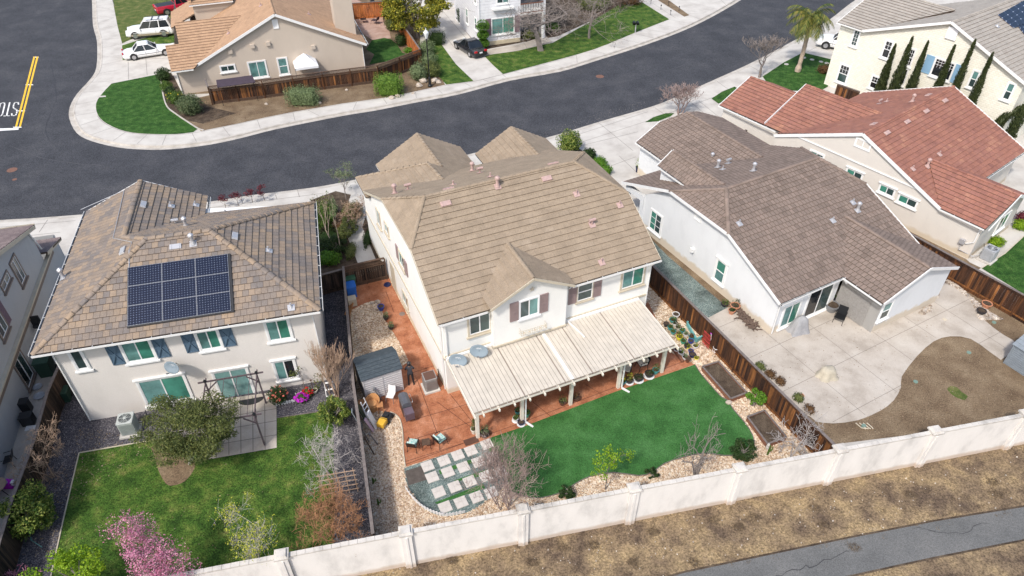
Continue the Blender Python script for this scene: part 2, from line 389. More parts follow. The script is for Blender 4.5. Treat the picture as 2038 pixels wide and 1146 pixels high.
class Wall:
    """a wall plane of a house: const u or const v, outward normal n"""
    def __init__(s,root,fr,u=None,v=None,out=-1):
        s.root=root; s.fr=fr; s.cu=u; s.cv=v; s.out=out
    def pt(s,a,z,d=0.0):
        return (s.cu+s.out*d,a,z) if s.cu is not None else (a,s.cv+s.out*d,z)
    def px(s,x,y):
        q=s.fr.on(x,y,u=s.cu,v=s.cv); return (q.y if s.cu is not None else q.x),q.z
    def b(s,mb,a0,a1,z0,z1,d0,d1,mi=0):
        p=s.pt(a0,z0,d0); q=s.pt(a1,z1,d1); c=[(p[i]+q[i])/2 for i in range(3)]; d=[abs(q[i]-p[i]) for i in range(3)]
        mb.box(c,d,0,mi)
    def rect(s,A,B):
        a,b=s.px(*A),s.px(*B); return min(a[0],b[0]),max(a[0],b[0]),min(a[1],b[1]),max(a[1],b[1])
    def window(s,A=None,B=None,rect=None,trim='trim_white',tw=0.11,sill=True,split='v',glass=('glass_dark','glass_green'),grid=None,shut=None,sw=0.42,xbrace=False,name='window',head=False):
        a0,a1,z0,z1=rect or s.rect(A,B)
        mb=MB()
        s.b(mb,a0-tw,a0,z0-tw,z1+tw,-0.02,0.06); s.b(mb,a1,a1+tw,z0-tw,z1+tw,-0.02,0.06)
        s.b(mb,a0,a1,z1,z1+tw,-0.02,0.058); s.b(mb,a0,a1,z0-tw,z0,-0.02,0.058)
        o=mb.build(name,trim,s.root)
        if sill:
            mb=MB(); s.b(mb,a0-tw-0.08,a1+tw+0.08,z0-tw-0.1,z0-tw-0.002,-0.02,0.12)
            mb.build('sill',trim,o)
            if head: mb=MB(); s.b(mb,a0-tw-0.08,a1+tw+0.08,z1+tw+0.002,z1+tw+0.08,-0.02,0.12); mb.build('lintel',trim,o)
        mb=MB(); e=0.045
        s.b(mb,a0,a0+e,z0,z1,0,0.045); s.b(mb,a1-e,a1,z0,z1,0,0.045); s.b(mb,a0+e,a1-e,z0,z0+e,0,0.043); s.b(mb,a0+e,a1-e,z1-e,z1,0,0.043)
        am=(a0+a1)/2; zm=(z0+z1)/2
        if split=='v': s.b(mb,am-0.03,am+0.03,z0+e,z1-e,0,0.041)
        if split=='h': s.b(mb,a0+e,a1-e,zm-0.03,zm+0.03,0,0.041)
        if grid:
            nx,ny,zz=grid
            zb=zm if zz else z0
            for i in range(1,nx): q=a0+(a1-a0)*i/nx; s.b(mb,q-0.012,q+0.012,zb,z1-e,0,0.035)
            for i in range(1,ny): q=zb+(z1-zb)*i/ny; s.b(mb,a0+e,a1-e,q-0.012,q+0.012,0,0.033)
        mb.build('frame','vinyl_white',o)
        panes=[(a0,am,z0,z1),(am,a1,z0,z1)] if split=='v' else ([(a0,a1,z0,zm),(a0,a1,zm,z1)] if split=='h' else [(a0,a1,z0,z1)])
        for i,(p0,p1,q0,q1) in enumerate(panes):
            mb=MB(); s.b(mb,p0+0.005,p1-0.005,q0+0.005,q1-0.005,0.004,0.02); mb.build('pane',glass[i%len(glass)],o)
        if shut:
            for side in (-1,1):
                if shut=='L' and side>0 or shut=='R' and side<0: continue
                c=(a0-tw-sw/2-0.02) if side<0 else (a1+tw+sw/2+0.02)
                mb=MB(); g=sw/2; za,zb=z0-0.05,z1+0.08
                s.b(mb,c-g,c+g,za,zb,-0.01,0.04)
                for q0,q1 in ((za+.06,zm-.03),(zm+.03,zb-.06)):
                    k=q0
                    while k<q1-.05 and not xbrace: s.b(mb,c-g+.05,c+g-.05,k,k+.035,0.04,0.055); k+=.06
                for q in (za,zm-.03,zb-.06): s.b(mb,c-g,c+g,q,q+.06,0.04,0.062)
                for q in (c-g,c+g-.05): s.b(mb,q,q+.05,za+.06,zb-.06,0.04,0.06)
                if xbrace:
                    mb.bar(s.pt(c-g+.03,za+.08,0.06),s.pt(c+g-.03,zb-.08,0.06),0.07,0.05); mb.bar(s.pt(c+g-.03,za+.08,0.055),s.pt(c-g+.03,zb-.08,0.055),0.07,0.05)
                mb.build('shutter','shutter_blue' if xbrace else s.shmat,s.root)
        return o
    shmat='shutter_mauve'
    def strip(s,name,a0,a1,z0,z1,d,mat): mb=MB(); s.b(mb,a0,a1,z0,z1,-0.02,d); return mb.build(name,mat,s.root)
def downspout(root,pts,mat='gutter_white',w=0.07):
    mb=MB()
    for a,b in zip(pts[:-1],pts[1:]): mb.bar(a,b,w,w*0.8)
    return mb.build('downspout',mat,root)
def vent(root,p,kind,mat,n=None,slope=None):
    """roof vents: 'pipe','cap','t','flat'; p on roof surface, slope=(axis vec, gradient)"""
    mb=MB(); x,y,z=p
    nrm=Vector((0,0,1)) if slope is None else Vector((-slope[0],-slope[1],1)).normalized()
    q=nrm.to_track_quat('Z','Y').to_matrix()
    def loc(a,b,c): v=q@Vector((a,b,c)); return (x+v.x,y+v.y,z+v.z)
    mb.box(loc(0,0,0.06),(0.36,0.36,0.02),0,0,1,q)
    if kind=='flat': mb=MB(); mb.box(loc(0,0,0.08),(0.62,0.32,0.07),0,0,0.92,q); mb.box(loc(-.2,0,.12),(.03,.3,.02),0,0,1,q); mb.box(loc(.2,0,.12),(.03,.3,.02),0,0,1,q)
    elif kind=='pipe': mb.tube([(x,y,z),(x,y,z+0.32)],0.045,8); mb.lathe([(0.11,0),(0.045,0.13)],(x,y,z+0.03),8)
    elif kind=='cap': mb.tube([(x,y,z),(x,y,z+0.55)],0.09,10); mb.lathe([(0.15,0.52),(0.15,0.62),(0.06,0.7)],(x,y,z),10); mb.lathe([(0.16,0),(0.09,0.2)],(x,y,z+0.03),10)
    elif kind=='t': mb.tube([(x,y,z),(x,y,z+0.32)],0.06,8); mb.tube([(x-.2,y,z+.36),(x+.2,y,z+.36)],0.09,8)
    mb.build('roof_vent',mat,root)
# ---------------- materials ----------------
def srgb(*c): return lin(c)
multi('asphalt',[(.043,.045,.052),(.053,.055,.063),(.072,.073,.080)],[0.34,0.5,0.7],scale=0.4,fine=[(.18,)*3,(.82,)*3],fscale=16,ffac=0.9,rough=0.85,bump=0.4,bdist=0.01,detail=10)
multi('asphalt_trail',[(.11,.112,.112),(.128,.13,.13),(.15,.15,.148)],[0.36,0.5,0.66],scale=0.5,fine=[(.3,)*3,(.7,)*3],fscale=22,ffac=0.75,rough=0.9,bump=0.4,bdist=0.01,detail=10)
multi('concrete',[(.40,.375,.345),(.50,.475,.44),(.56,.54,.50)],[0.3,0.5,0.7],scale=0.6,fine=[(.4,)*3,(.6,)*3],fscale=30,ffac=0.5,rough=0.9,bump=0.2,bdist=0.01,detail=10)
multi('concrete_kerb',[(.33,.30,.265),(.44,.41,.37),(.52,.49,.45)],[0.3,0.5,0.7],scale=1.2,fine=[(.38,)*3,(.62,)*3],fscale=30,ffac=0.5,rough=0.9,bump=0.2,bdist=0.01,detail=10)
multi('concrete_patio',[(.35,.31,.265),(.435,.39,.34),(.49,.45,.40)],[0.34,0.5,0.68],scale=0.7,fine=[(.4,)*3,(.6,)*3],fscale=26,ffac=0.5,rough=0.9,bump=0.2,bdist=0.01,detail=10)
plain('joint',(.16,.145,.13),0.95)
multi('terracotta_concrete',[(.26,.095,.05),(.36,.145,.075),(.43,.20,.12)],[0.34,0.5,0.66],scale=1.5,fine=[(.33,)*3,(.67,)*3],fscale=15,ffac=0.7,rough=0.75,bump=0.4,bdist=0.012,detail=10)
multi('terracotta_pale',[(.30,.19,.145),(.40,.27,.215),(.47,.34,.28)],[0.3,0.5,0.7],scale=1.0,fscale=16,rough=0.9)
plain('joint_terracotta',(.10,.035,.022),0.95)
multi('grass',[(.026,.062,.010),(.050,.105,.016),(.090,.140,.026),(.20,.19,.065)],[0.34,0.48,0.6,0.74],scale=1.3,fine=[(.12,)*3,(.88,)*3],fscale=14,ffac=0.9,rough=0.95,bump=1.0,bdist=0.06,detail=10)
multi('grass_lush',[(.018,.058,.010),(.033,.092,.016),(.060,.125,.028)],[0.36,0.5,0.66],scale=1.6,fine=[(.15,)*3,(.85,)*3],fscale=15,ffac=0.85,rough=0.95,bump=1.0,bdist=0.05)
multi('grass_dry',[(.05,.085,.02),(.10,.13,.035),(.19,.18,.07)],[0.3,0.5,0.7],scale=1.3,fine=[(.25,)*3,(.75,)*3],fscale=30,ffac=0.8,rough=0.95,bump=1.0,bdist=0.05)
multi('turf',[(.030,.100,.024),(.041,.128,.032),(.056,.155,.045)],[0.36,0.5,0.64],scale=0.8,fine=[(.2,)*3,(.8,)*3],fscale=20,ffac=0.8,rough=0.9,bump=0.8,bdist=0.03,detail=6)
multi('dry_ground',[(.10,.072,.052),(.165,.12,.078),(.225,.165,.10),(.285,.21,.118),(.29,.23,.16)],[0.34,0.44,0.53,0.62,0.74],scale=0.7,fine=[(.18,)*3,(.82,)*3],fscale=12,ffac=0.85,rough=0.98,bump=0.8,bdist=0.05,detail=14)
multi('bare_dirt',[(.12,.082,.052),(.18,.13,.083),(.25,.19,.125)],[0.3,0.5,0.72],scale=0.7,fine=[(.25,)*3,(.75,)*3],fscale=14,ffac=0.8,rough=0.98,bump=0.7,bdist=0.05,detail=12)
multi('dark_soil',[(.035,.025,.018),(.075,.055,.040),(.13,.10,.072)],[0.3,0.5,0.72],scale=1.8,fine=[(.25,)*3,(.75,)*3],fscale=18,ffac=0.8,rough=0.98,bump=0.8,bdist=0.05)
stones('pale_gravel',[(.28,.18,.11),(.48,.34,.22),(.66,.53,.39),(.78,.70,.58)],[0.0,0.3,0.65,1.0],13)
stones('dark_gravel',[(.035,.033,.042),(.075,.072,.085),(.14,.13,.14),(.26,.24,.24)],[0.0,0.5,0.85,1.0],24,bump=0.8,bdist=0.02)
stones('green_gravel',[(.07,.10,.095),(.12,.16,.15),(.19,.235,.22),(.30,.34,.31)],[0.0,0.45,0.8,1.0],30,bump=0.6,bdist=0.015,big=0.45)
stones('river_stones',[(.16,.12,.09),(.30,.25,.2),(.45,.40,.34),(.6,.55,.5)],[0.0,0.35,0.7,1.0],7,bump=1.0,bdist=0.08)
stucco('wall_boundary',(.71,.685,.66),0.16,stain=(.42,.29,.19),sh=.35,sf=.6)
stucco('wall_boundary_cap',(.54,.51,.47),0.28)
stucco('stucco_beige',(.68,.64,.60),0.04)
stucco('stucco_white',(.79,.785,.755),0.04,stain=(.55,.42,.22))
stucco('stucco_cool',(.69,.705,.72),0.05,stain=(.55,.43,.27),sh=.9,sf=.65)
stucco('stucco_sand',(.62,.58,.53),0.04,stain=(.5,.4,.26))
stucco('stucco_tan',(.53,.455,.38),0.04)
stucco('stucco_grey',(.44,.45,.46),0.05)
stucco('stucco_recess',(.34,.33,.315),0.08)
stucco('stucco_white_plain',(.76,.76,.77),0.03)
plain('trim_white',(.78,.78,.77),0.5,var=0.05,scale=4)
plain('trim_tan',(.52,.46,.36),0.6,var=0.08)
plain('trim_brown',(.20,.155,.13),0.6,var=0.1)
plain('vinyl_white',(.80,.80,.80),0.4)
plain('cover_cream',(.70,.65,.56),0.5,var=0.06,scale=5)
plain('cover_metal',(.54,.49,.42),0.42,var=0.10,scale=2.0)
plain('cover_groove',(.25,.205,.175),0.6)
plain('gutter_white',(.74,.74,.73),0.4)
plain('gutter_dark',(.03,.035,.04),0.6)
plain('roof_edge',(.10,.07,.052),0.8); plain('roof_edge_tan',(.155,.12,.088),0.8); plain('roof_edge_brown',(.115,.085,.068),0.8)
plain('shutter_mauve',(.27,.20,.195),0.6,var=0.08)
plain('shutter_blue',(.085,.14,.20),0.6,var=0.15,scale=9)
plain('shutter_sky',(.25,.42,.58),0.6)
plain('vent_pink',(.43,.30,.275),0.6,var=0.12,scale=9)
plain('vent_grey',(.50,.50,.52),0.35,metal=0.4)
plain('dish_grey',(.20,.25,.29),0.6,spec=.2)
plain('metal_dark',(.05,.05,.055),0.4,metal=0.5)
plain('metal_grey',(.30,.31,.33),0.4,metal=0.6)
plain('plastic_black',(.02,.02,.022),0.45)
plain('plastic_white',(.75,.75,.75),0.4)
plain('iron_black',(.012,.013,.015),0.45,metal=0.3)
for nm,c in (('glass_dark',(.035,.06,.06)),('glass_green',(.05,.20,.15)),('glass_teal',(.11,.23,.22)),('glass_black',(.015,.018,.022)),('glass_car',(.012,.016,.02))):
    plain(nm,c,0.06,spec=0.8,var=.45,scale=1.1)
plain('glass_dim',(.05,.085,.08),0.08,spec=.8)
plain('curtain_teal',(.16,.30,.29),0.15,var=0.15,scale=8,spec=0.8)
rooftile('tile_tan',[(.255,.20,.145),(.305,.24,.175),(.28,.22,.16),(.325,.26,.195)],[0,.4,.7,1],joint=0.28,tw=0.62,blot=0.25,jw=0.008)
rooftile('tile_blend',[(.175,.155,.145),(.225,.185,.155),(.27,.21,.16),(.33,.24,.16)],[0.15,.42,.68,1.0],joint=0.8,blot=0.4)
rooftile('tile_mauve',[(.15,.115,.095),(.20,.155,.13),(.235,.18,.15),(.175,.13,.108)],[0,.35,.75,1],joint=0.85,tw=0.3,blot=0.35,jw=0.022)
rooftile('tile_red',[(.22,.10,.080),(.31,.14,.10),(.27,.125,.098),(.40,.20,.13)],[0.1,.4,.7,1.0],joint=0.4,tw=0.36,blot=0.4,jw=0.012)
rooftile('tile_orange',[(.34,.215,.135),(.42,.27,.17),(.38,.24,.15)],[0,.5,1],joint=0.35,tw=0.34,blot=0.4,jw=0.008)
rooftile('tile_grey',[(.29,.265,.235),(.35,.32,.285),(.32,.285,.25)],[0,.5,1],joint=0.2,tw=0.34,blot=0.35,jw=0.008)
rooftile('tile_plum',[(.15,.115,.115),(.20,.155,.15),(.24,.19,.18)],[0,.5,1],joint=0.4,tw=0.34,blot=0.3)
wood_cols=[(.022,.011,.008),(.055,.024,.012),(.105,.042,.016),(.23,.095,.03)]
island('fence_wood',wood_cols,[0,.45,.8,1.0],rough=0.85,streak=(9,9,0.9))
island('fence_dark',[(.018,.014,.012),(.045,.03,.022),(.08,.05,.035)],rough=0.9,streak=(9,9,0.9))
island('fence_red',[(.28,.085,.025),(.38,.13,.04),(.33,.11,.03)],rough=0.85,streak=(9,9,1.2))
plain('rail_weathered',(.16,.135,.125),0.9,var=0.25,scale=6,bump=0.3)
plain('rail_brown',(.085,.05,.032),0.9,var=0.3,scale=6)
plain('wood_orange',(.42,.19,.075),0.7,var=0.2,scale=8)
plain('wood_planter',(.20,.085,.05),0.8,var=0.25,scale=5)
plain('paint_white_road',(.75,.75,.73),0.8,var=0.1,scale=8)
plain('paint_yellow_road',(.75,.45,.03),0.8,var=0.15,scale=6)
plain('bark_grey',(.20,.17,.155),0.9,var=0.3,scale=14,bump=0.6)
plain('bark_pale',(.42,.33,.26),0.9,var=0.25,scale=14,bump=0.5)
plain('bark_brown',(.13,.09,.07),0.9,var=0.3,scale=12,bump=0.6)
plain('twig_pinkish',(.27,.20,.18),0.9,var=0.2)
plain('twig_white',(.36,.33,.315),0.9,var=0.2)
plain('twig_orange',(.30,.15,.075),0.9,var=0.25)
plain('twig_tan',(.36,.25,.18),0.9,var=0.2)
L=lambda nm,c,tr=0.25: island(nm,c,None,rough=0.55,spec=0.25,trans=tr,var=0.0)
L('leaf_dark',[(.016,.035,.010),(.03,.06,.015),(.05,.085,.022)])
L('leaf_mid',[(.035,.075,.012),(.07,.13,.02),(.12,.19,.035)])
L('leaf_citrus',[(.03,.07,.012),(.07,.13,.02),(.17,.22,.035),(.34,.36,.09)])
L('leaf_lime',[(.10,.20,.01),(.20,.34,.015),(.33,.46,.03)],0.4)
L('leaf_olive',[(.05,.072,.022),(.105,.13,.037),(.19,.205,.06)])
L('leaf_yellowgreen',[(.05,.075,.01),(.14,.16,.02),(.30,.28,.03),(.42,.36,.04)])
L('leaf_sage',[(.07,.10,.045),(.15,.20,.09),(.24,.30,.15)])
L('leaf_bright',[(.05,.14,.012),(.09,.21,.02),(.16,.30,.03)])
L('leaf_cypress',[(.022,.036,.014),(.045,.062,.022),(.085,.095,.035)],0.1)
L('leaf_rust',[(.07,.035,.016),(.13,.07,.03),(.19,.11,.05)])
L('leaf_purple',[(.05,.008,.015),(.12,.018,.03),(.20,.04,.05)])
L('blossom_pink',[(.42,.10,.22),(.62,.24,.38),(.78,.45,.55)],0.3)
L('blossom_yellow',[(.40,.42,.04),(.55,.55,.08),(.28,.33,.03)],0.3)
L('flower_salmon',[(.75,.16,.12),(.85,.30,.22)],0.2)
L('flower_red',[(.50,.01,.02),(.70,.02,.04)],0.2)
L('flower_magenta',[(.50,.015,.50),(.65,.05,.70)],0.2)
L('flower_yellow',[(.80,.60,.02),(.9,.75,.05)],0.2)

# ---------------- ground, roads, kerbs ----------------
wsheet('ground',[(-700,-300),(700,-300),(700,1200),(-700,1200)],-0.8,'dry_ground')
# kerb lines (asphalt / gutter edge) in picture points
NK=smoothpx([(165,-150),(178,-60),(183,0),(185,50),(193,83),(192,133),(180,157),(153,187),(139,213),(138,236),(153,265),(183,281),(233,293),(283,297.5),(340,297),(417,288),(483,274),(550,257),(680,231),(747,220),(833,203),(913,188),(1013,161),(1113,143),(1180,123),(1280,91),(1360,61),(1418,33),(1468,4),(1500,-18),(1580,-80)],3)
SK=smoothpx([(-500,478),(-200,455),(0,438),(60,434.5),(154,427.5),(280,416),(412,402),(495,389),(617,374),(690,361),(800,338),(950,303),(1087,274),(1190,243),(1300,211),(1358,187),(1425,157),(1491,127),(1572,85),(1645,43),(1692,7),(1740,-25),(1830,-90)],3)
NS=smoothpx([(200,-150),(208,-60),(213,0),(233,50),(242,87),(244,120),(236,147),(220,167),(200,187),(190,207),(194,230),(213,248),(250,262.5),(293,267.5),(350,268),(400,262),(467,248),(533,234),(583,224),(680,207.5),(763,196),(827,183),(887,170),(943,162),(1000,148),(1080,128),(1180,100),(1263,67),(1333,39),(1430,-5),(1510,-60)],3)
nk=[P(*p,-.15) for p in NK]; sk=[P(*p,-.15) for p in SK]; ns=[P(*p) for p in NS]
def offs(line,d):
    out=[]
    for i,p in enumerate(line):
        t=(line[min(i+1,len(line)-1)]-line[max(i-1,0)]).normalized(); out.append(Vector((p.x-t.y*d,p.y+t.x*d,p.z)))
    return out
road=[(p.x,p.y) for p in offs(sk,-1.2)]+[(p.x,p.y) for p in offs(nk,1.2)][::-1]
# the road polygon: south kerb eastwards, north kerb back westwards, then out to the far left
wsheet('road',[(p.x,p.y) for p in offs(sk,-1.0)]+[(150,230),(130,260)]+[(p.x,p.y) for p in reversed(offs(nk,1.0))]+[(-75,230),(-150,230),(-150,30)],-0.15,'asphalt')
# blocks of raised ground behind the kerbs, gutter pan in front
nkk=offs(nk,0.45); skk=offs(sk,-0.45)
def strip_sheet(name,A,B,z,mat):
    mb=MB()
    for i in range(len(A)-1): mb.quad([(A[i].x,A[i].y,z),(B[i].x,B[i].y,z),(B[i+1].x,B[i+1].y,z),(A[i+1].x,A[i+1].y,z)])
    return struct(mb.build(name,mat))
strip_sheet('gutter_pan',[Vector(p) for p in nk],nkk,-0.143,'concrete_kerb')
strip_sheet('gutter_pan',skk,[Vector(p) for p in sk],-0.143,'concrete_kerb')
fars=[(150,230),(150,20),(60,15)]
# south block: back edge follows the boundary wall
W0=P(560,1104,1.9); W1=P(1863,857,1.9); wd=(W1-W0).normalized()
wa=W0-wd*60; wb=W1+wd*90
south=[(p.x,p.y) for p in skk]+[(160,200),(wb.x,wb.y+0.1),(wa.x,wa.y+0.1),(-90,10)]
wsheet('pavement',south,0.0,'concrete',0.85)
north=[(p.x,p.y) for p in nkk]+[(150,260),(60,400),(-120,400),(-60,240)]
wsheet('pavement',north,0.0,'concrete',0.3)
# kerb stones with a rounded top, standing between gutter and pavement
def kerb(name,line,side):
    mb=MB(); prof=[(0,-.15),(0.03,-.03),(0.07,0.0),(0.15,0.012),(0.17,0.0)]
    for i in range(len(line)-1):
        t=(line[i+1]-line[i]).normalized(); n=Vector((-t.y,t.x,0))*side
        i2=min(i+2,len(line)-1); t2=(line[i2]-line[i+1]); t2=t2.normalized() if t2.length>1e-6 else t; n2=Vector((-t2.y,t2.x,0))*side
        for (a,za),(b,zb) in zip(prof[:-1],prof[1:]):
            p=line[i]; q=line[i+1]
            mb.quad([(p.x+n.x*a,p.y+n.y*a,za+.003),(q.x+n2.x*a,q.y+n2.y*a,za+.003),(q.x+n2.x*b,q.y+n2.y*b,zb+.003),(p.x+n.x*b,p.y+n.y*b,zb+.003)])
    return struct(mb.build(name,'concrete_kerb'))
kerb('kerb',offs(nk,0.42),1); kerb('kerb',offs(sk,-0.42),-1)
def joints(name,segs,mat='joint',w=0.035,z=0.006):
    mb=MB()
    for a,b in segs:
        a=P(*a);b=P(*b); d=(b-a).normalized(); n=Vector((-d.y,d.x,0))*w/2
        mb.quad([(a.x-n.x,a.y-n.y,z),(b.x-n.x,b.y-n.y,z),(b.x+n.x,b.y+n.y,z),(a.x+n.x,a.y+n.y,z)])
    return struct(mb.build(name,mat))
# score joints across the pavements, every 1.8 m or so
mb=MB()
def cross(A,B,step,z=0.006,w=0.03):
    acc=0
    for i in range(1,len(A)-1):
        acc+=(A[i]-A[i-1]).length
        if acc>step:
            acc=0; j=min(range(len(B)),key=lambda k:(B[k]-A[i]).length_squared); a=A[i];b=B[j]
            if (a-b).length>4: continue
            d=(b-a).normalized(); n=Vector((-d.y,d.x,0))*w/2
            mb.quad([(a.x-n.x,a.y-n.y,z),(b.x-n.x,b.y-n.y,z),(b.x+n.x,b.y+n.y,z),(a.x+n.x,a.y+n.y,z)])
cross([Vector((p.x,p.y,0)) for p in offs(nkk,0.18)],[Vector((p.x,p.y,0)) for p in ns],2.0)
struct(mb.build('pavement_joint','joint'))
# traffic paint and iron covers on the road
def flat(name,px,z,mat): return sheet(name,px,z,mat)
def rsheet(name,px,mat,z=-0.146):
    pts=[P(x,y,-.15) for x,y in px]; return wsheet(name,[(p.x,p.y) for p in pts],z,mat)
rsheet('road_marking',[(66.5,112.5),(70.2,112.5),(33.5,254),(29.7,254)],'paint_yellow_road')
rsheet('road_marking',[(72.8,112.5),(76.5,112.5),(41,254),(37.2,254)],'paint_yellow_road')
rsheet('road_marking',[(-60,257),(37,254.5),(37,258),(-60,264)],'paint_white_road')
def road_letters():
    # the word STOP, read by traffic coming towards the camera's left: tall strokes
    mb=MB(); O=P(32,230,-.15); X=(P(0,232,-.15)-P(36,231,-.15)); X.z=0; X.normalize(); Y=(P(30,204,-.15)-P(24,231,-.15)); Y.z=0; H=Y.length*0.98; Y.normalize()
    def st(x0,y0,x1,y1,w=0.12):
        a=O+X*x0+Y*(y0*H); b=O+X*x1+Y*(y1*H); d=(b-a).normalized(); n=Vector((-d.y,d.x,0))*w/2; a=a-d*w/2; b=b+d*w/2
        mb.quad([(p.x,p.y,-.145) for p in (a-n,b-n,b+n,a+n)])
    W=0.44; g=0.2
    x=0
    # letters appear upside down in the photograph, S first from the right
    S=[(0,.85,W*.15,1),(W*.15,1,W*.85,1),(W*.85,1,W,.85),(W,.85,W,.68),(W,.68,W*.8,.54),(W*.8,.54,W*.2,.46),(W*.2,.46,0,.32),(0,.32,0,.15),(0,.15,W*.15,0),(W*.15,0,W*.85,0),(W*.85,0,W,.15)]
    for a in S: st(x+W-a[0],1-a[1],x+W-a[2],1-a[3])
    x+=W+g
    st(x,1-1+0,x+W,0); st(x+W/2,0,x+W/2,1)
    x+=W+g
    for a in [(0,.15,0,.85),(0,.85,W*.2,1),(W*.2,1,W*.8,1),(W*.8,1,W,.85),(W,.85,W,.15),(W,.15,W*.8,0),(W*.8,0,W*.2,0),(W*.2,0,0,.15)]: st(x+a[0],a[1],x+a[2],a[3])
    x+=W+g
    for a in [(0,1,0,0),(0,0,W*.8,0),(W*.8,0,W,.12),(W,.12,W,.4),(W,.4,W*.8,.52),(W*.8,.52,0,.52)]: st(x+a[0],a[1],x+a[2],a[3])
    return struct(mb.build('road_lettering','paint_white_road'))
road_letters()
def disc(name,px,py,r,mat,z): 
    c=P(px,py,max(z,-.15)); mb=MB(); mb.lathe([(r,0),(r,.006)],(0,0,0),24); return struct(mb.build(name,mat,loc=(c.x,c.y,z)))
plain('rust_iron',(.17,.085,.06),0.8,var=0.3,scale=9)
disc('manhole_cover',1194,152,0.42,'rust_iron',-0.147)
disc('manhole_cover',24,338,0.40,'rust_iron',-0.147); disc('manhole_cover',29,357,0.18,'rust_iron',-0.147)
# trail outside the wall
tr=[(-200,1700),(0,1442),(0,1430)]
def osheet(name,px,z,mat):
    pts=[P(x,y,-.8) for x,y in px]; return wsheet(name,[(p.x,p.y) for p in pts],z,mat)
up_=[P(x,y,-.8) for x,y in [(1100,1216),(1240,1178),(1358,1141),(1500,1111),(1692,1071),(1860,1038),(2038,1009),(2300,958)]]
lo_=[P(x,y,-.8) for x,y in [(1180,1290),(1340,1240),(1500,1196),(1681,1147),(1860,1108),(2038,1073),(2300,1014)]]
dl=(up_[1]-up_[0]).normalized()*90; dr_=(up_[-1]-up_[-2]).normalized()*90
up_=[up_[0]-dl]+up_+[up_[-1]+dr_]; lo_=[lo_[0]-dl]+lo_+[lo_[-1]+dr_]
wsheet('trail',[(p.x,p.y) for p in up_]+[(p.x,p.y) for p in lo_[::-1]],-0.79,'asphalt_trail')
for e_,sg_ in ((up_,1),(lo_,-1)):
    strip_sheet('trail_edge',e_,offs(e_,.09*sg_),-.786,'dark_soil')
# ---------------- yards ----------------
Z=0.006
# north side of the street
sheet('lawn',smoothpx([(222,166),(205,184),(191.5,205),(195,229),(214,246.5),(250,261),(293,266),(350,266.5),(385,262.5)],3)+[(393,256),(375,244),(350,227),(333,213),(325,190),(322,167),(317,147)],0.02,'grass_lush')
sheet('planting_bed',[(317,145),(322,167),(325,190),(333,213),(350,227),(375,244),(394,256),(400,260.5),(467,247),(533,232.5),(583,222.5),(680,206),(763,194.5),(827,181.5),(886,168.5),(860,120),(835,112),(413,190),(390,195),(364,188),(345,150)],0.012,'bare_dirt')
sheet('planting_bed',[(317,145),(322,167),(325,190),(333,213),(350,227),(375,240),(404,246),(470,225),(415,212),(395,195),(364,188),(341,145)],0.016,'dark_soil')
sheet('lawn',[(234,52),(243,86),(300,60),(352,44),(400,30),(420,-30),(222,-30),(226,10)],0.015,'grass_dry')
sheet('lawn',[(243,90),(244,119),(252,118),(300,92),(350,84),(352,66),(300,72)],0.015,'grass')
sheet('backyard_ground',[(364,188),(413,186),(500,178),(640,164),(762,148),(838,119),(835,60),(800,-40),(560,-40),(560,130)],0.010,'bare_dirt')
sheet('backyard_lawn',[(729,98),(740,80),(765,75),(778,78),(790,88),(801,105),(812,108),(780,120),(735,128),(745,108)],0.02,'grass_lush')
sheet('backyard_patio',[(640,-30),(759,20),(764,45),(775,62),(778,76),(740,79),(700,50),(640,20)],0.015,'terracotta_pale')
sheet('lawn',[(862,68),(880,90),(907,127),(942.5,161),(888,168),(862,140),(842,110),(848,85)],0.018,'grass')
sheet('lawn',smoothpx([(965,112),(980,128),(1001,147)],3)+smoothpx([(1001,147),(1080,126.5),(1180,98.5),(1262,65.5),(1332,38)],3)+[(1300,18),(1278,4),(1240,5),(1180,40),(1100,85),(970,110)],0.018,'grass')
sheet('planting_bed',[(925,60),(953,95),(962,99),(1040,84),(1110,72),(1190,35),(1250,0),(1250,-40),(1000,-40),(920,-40),(920,20)],0.014,'dark_soil')
sheet('garden_path',[(958,101),(1035,88),(1085,70),(1100,84),(1030,101),(965,110)],0.022,'concrete_patio')
sheet('gravel_strip',[(1300,-6),(1320,-8),(1372,30),(1362,33)],0.010,'bare_dirt')
joints('driveway_joint',[((877,17),(935,85)),((862,40),(905,96)),((866,19),(1010,10)),((943,162),(1000,148)),((1289,0),(1345,36)),((1262,-2),(1290,12))])
joints('pavement_seam',[(NS[i],NS[i+1]) for i in range(30,len(NS)-14)],w=0.04,z=0.005)
joints('driveway_joint',[((242,87),(350,62)),((243,120),(336,115)),((255,165),(345,145)),((255,122),(256,158)),((290,114),(293,150)),((234,50),(352,20))])
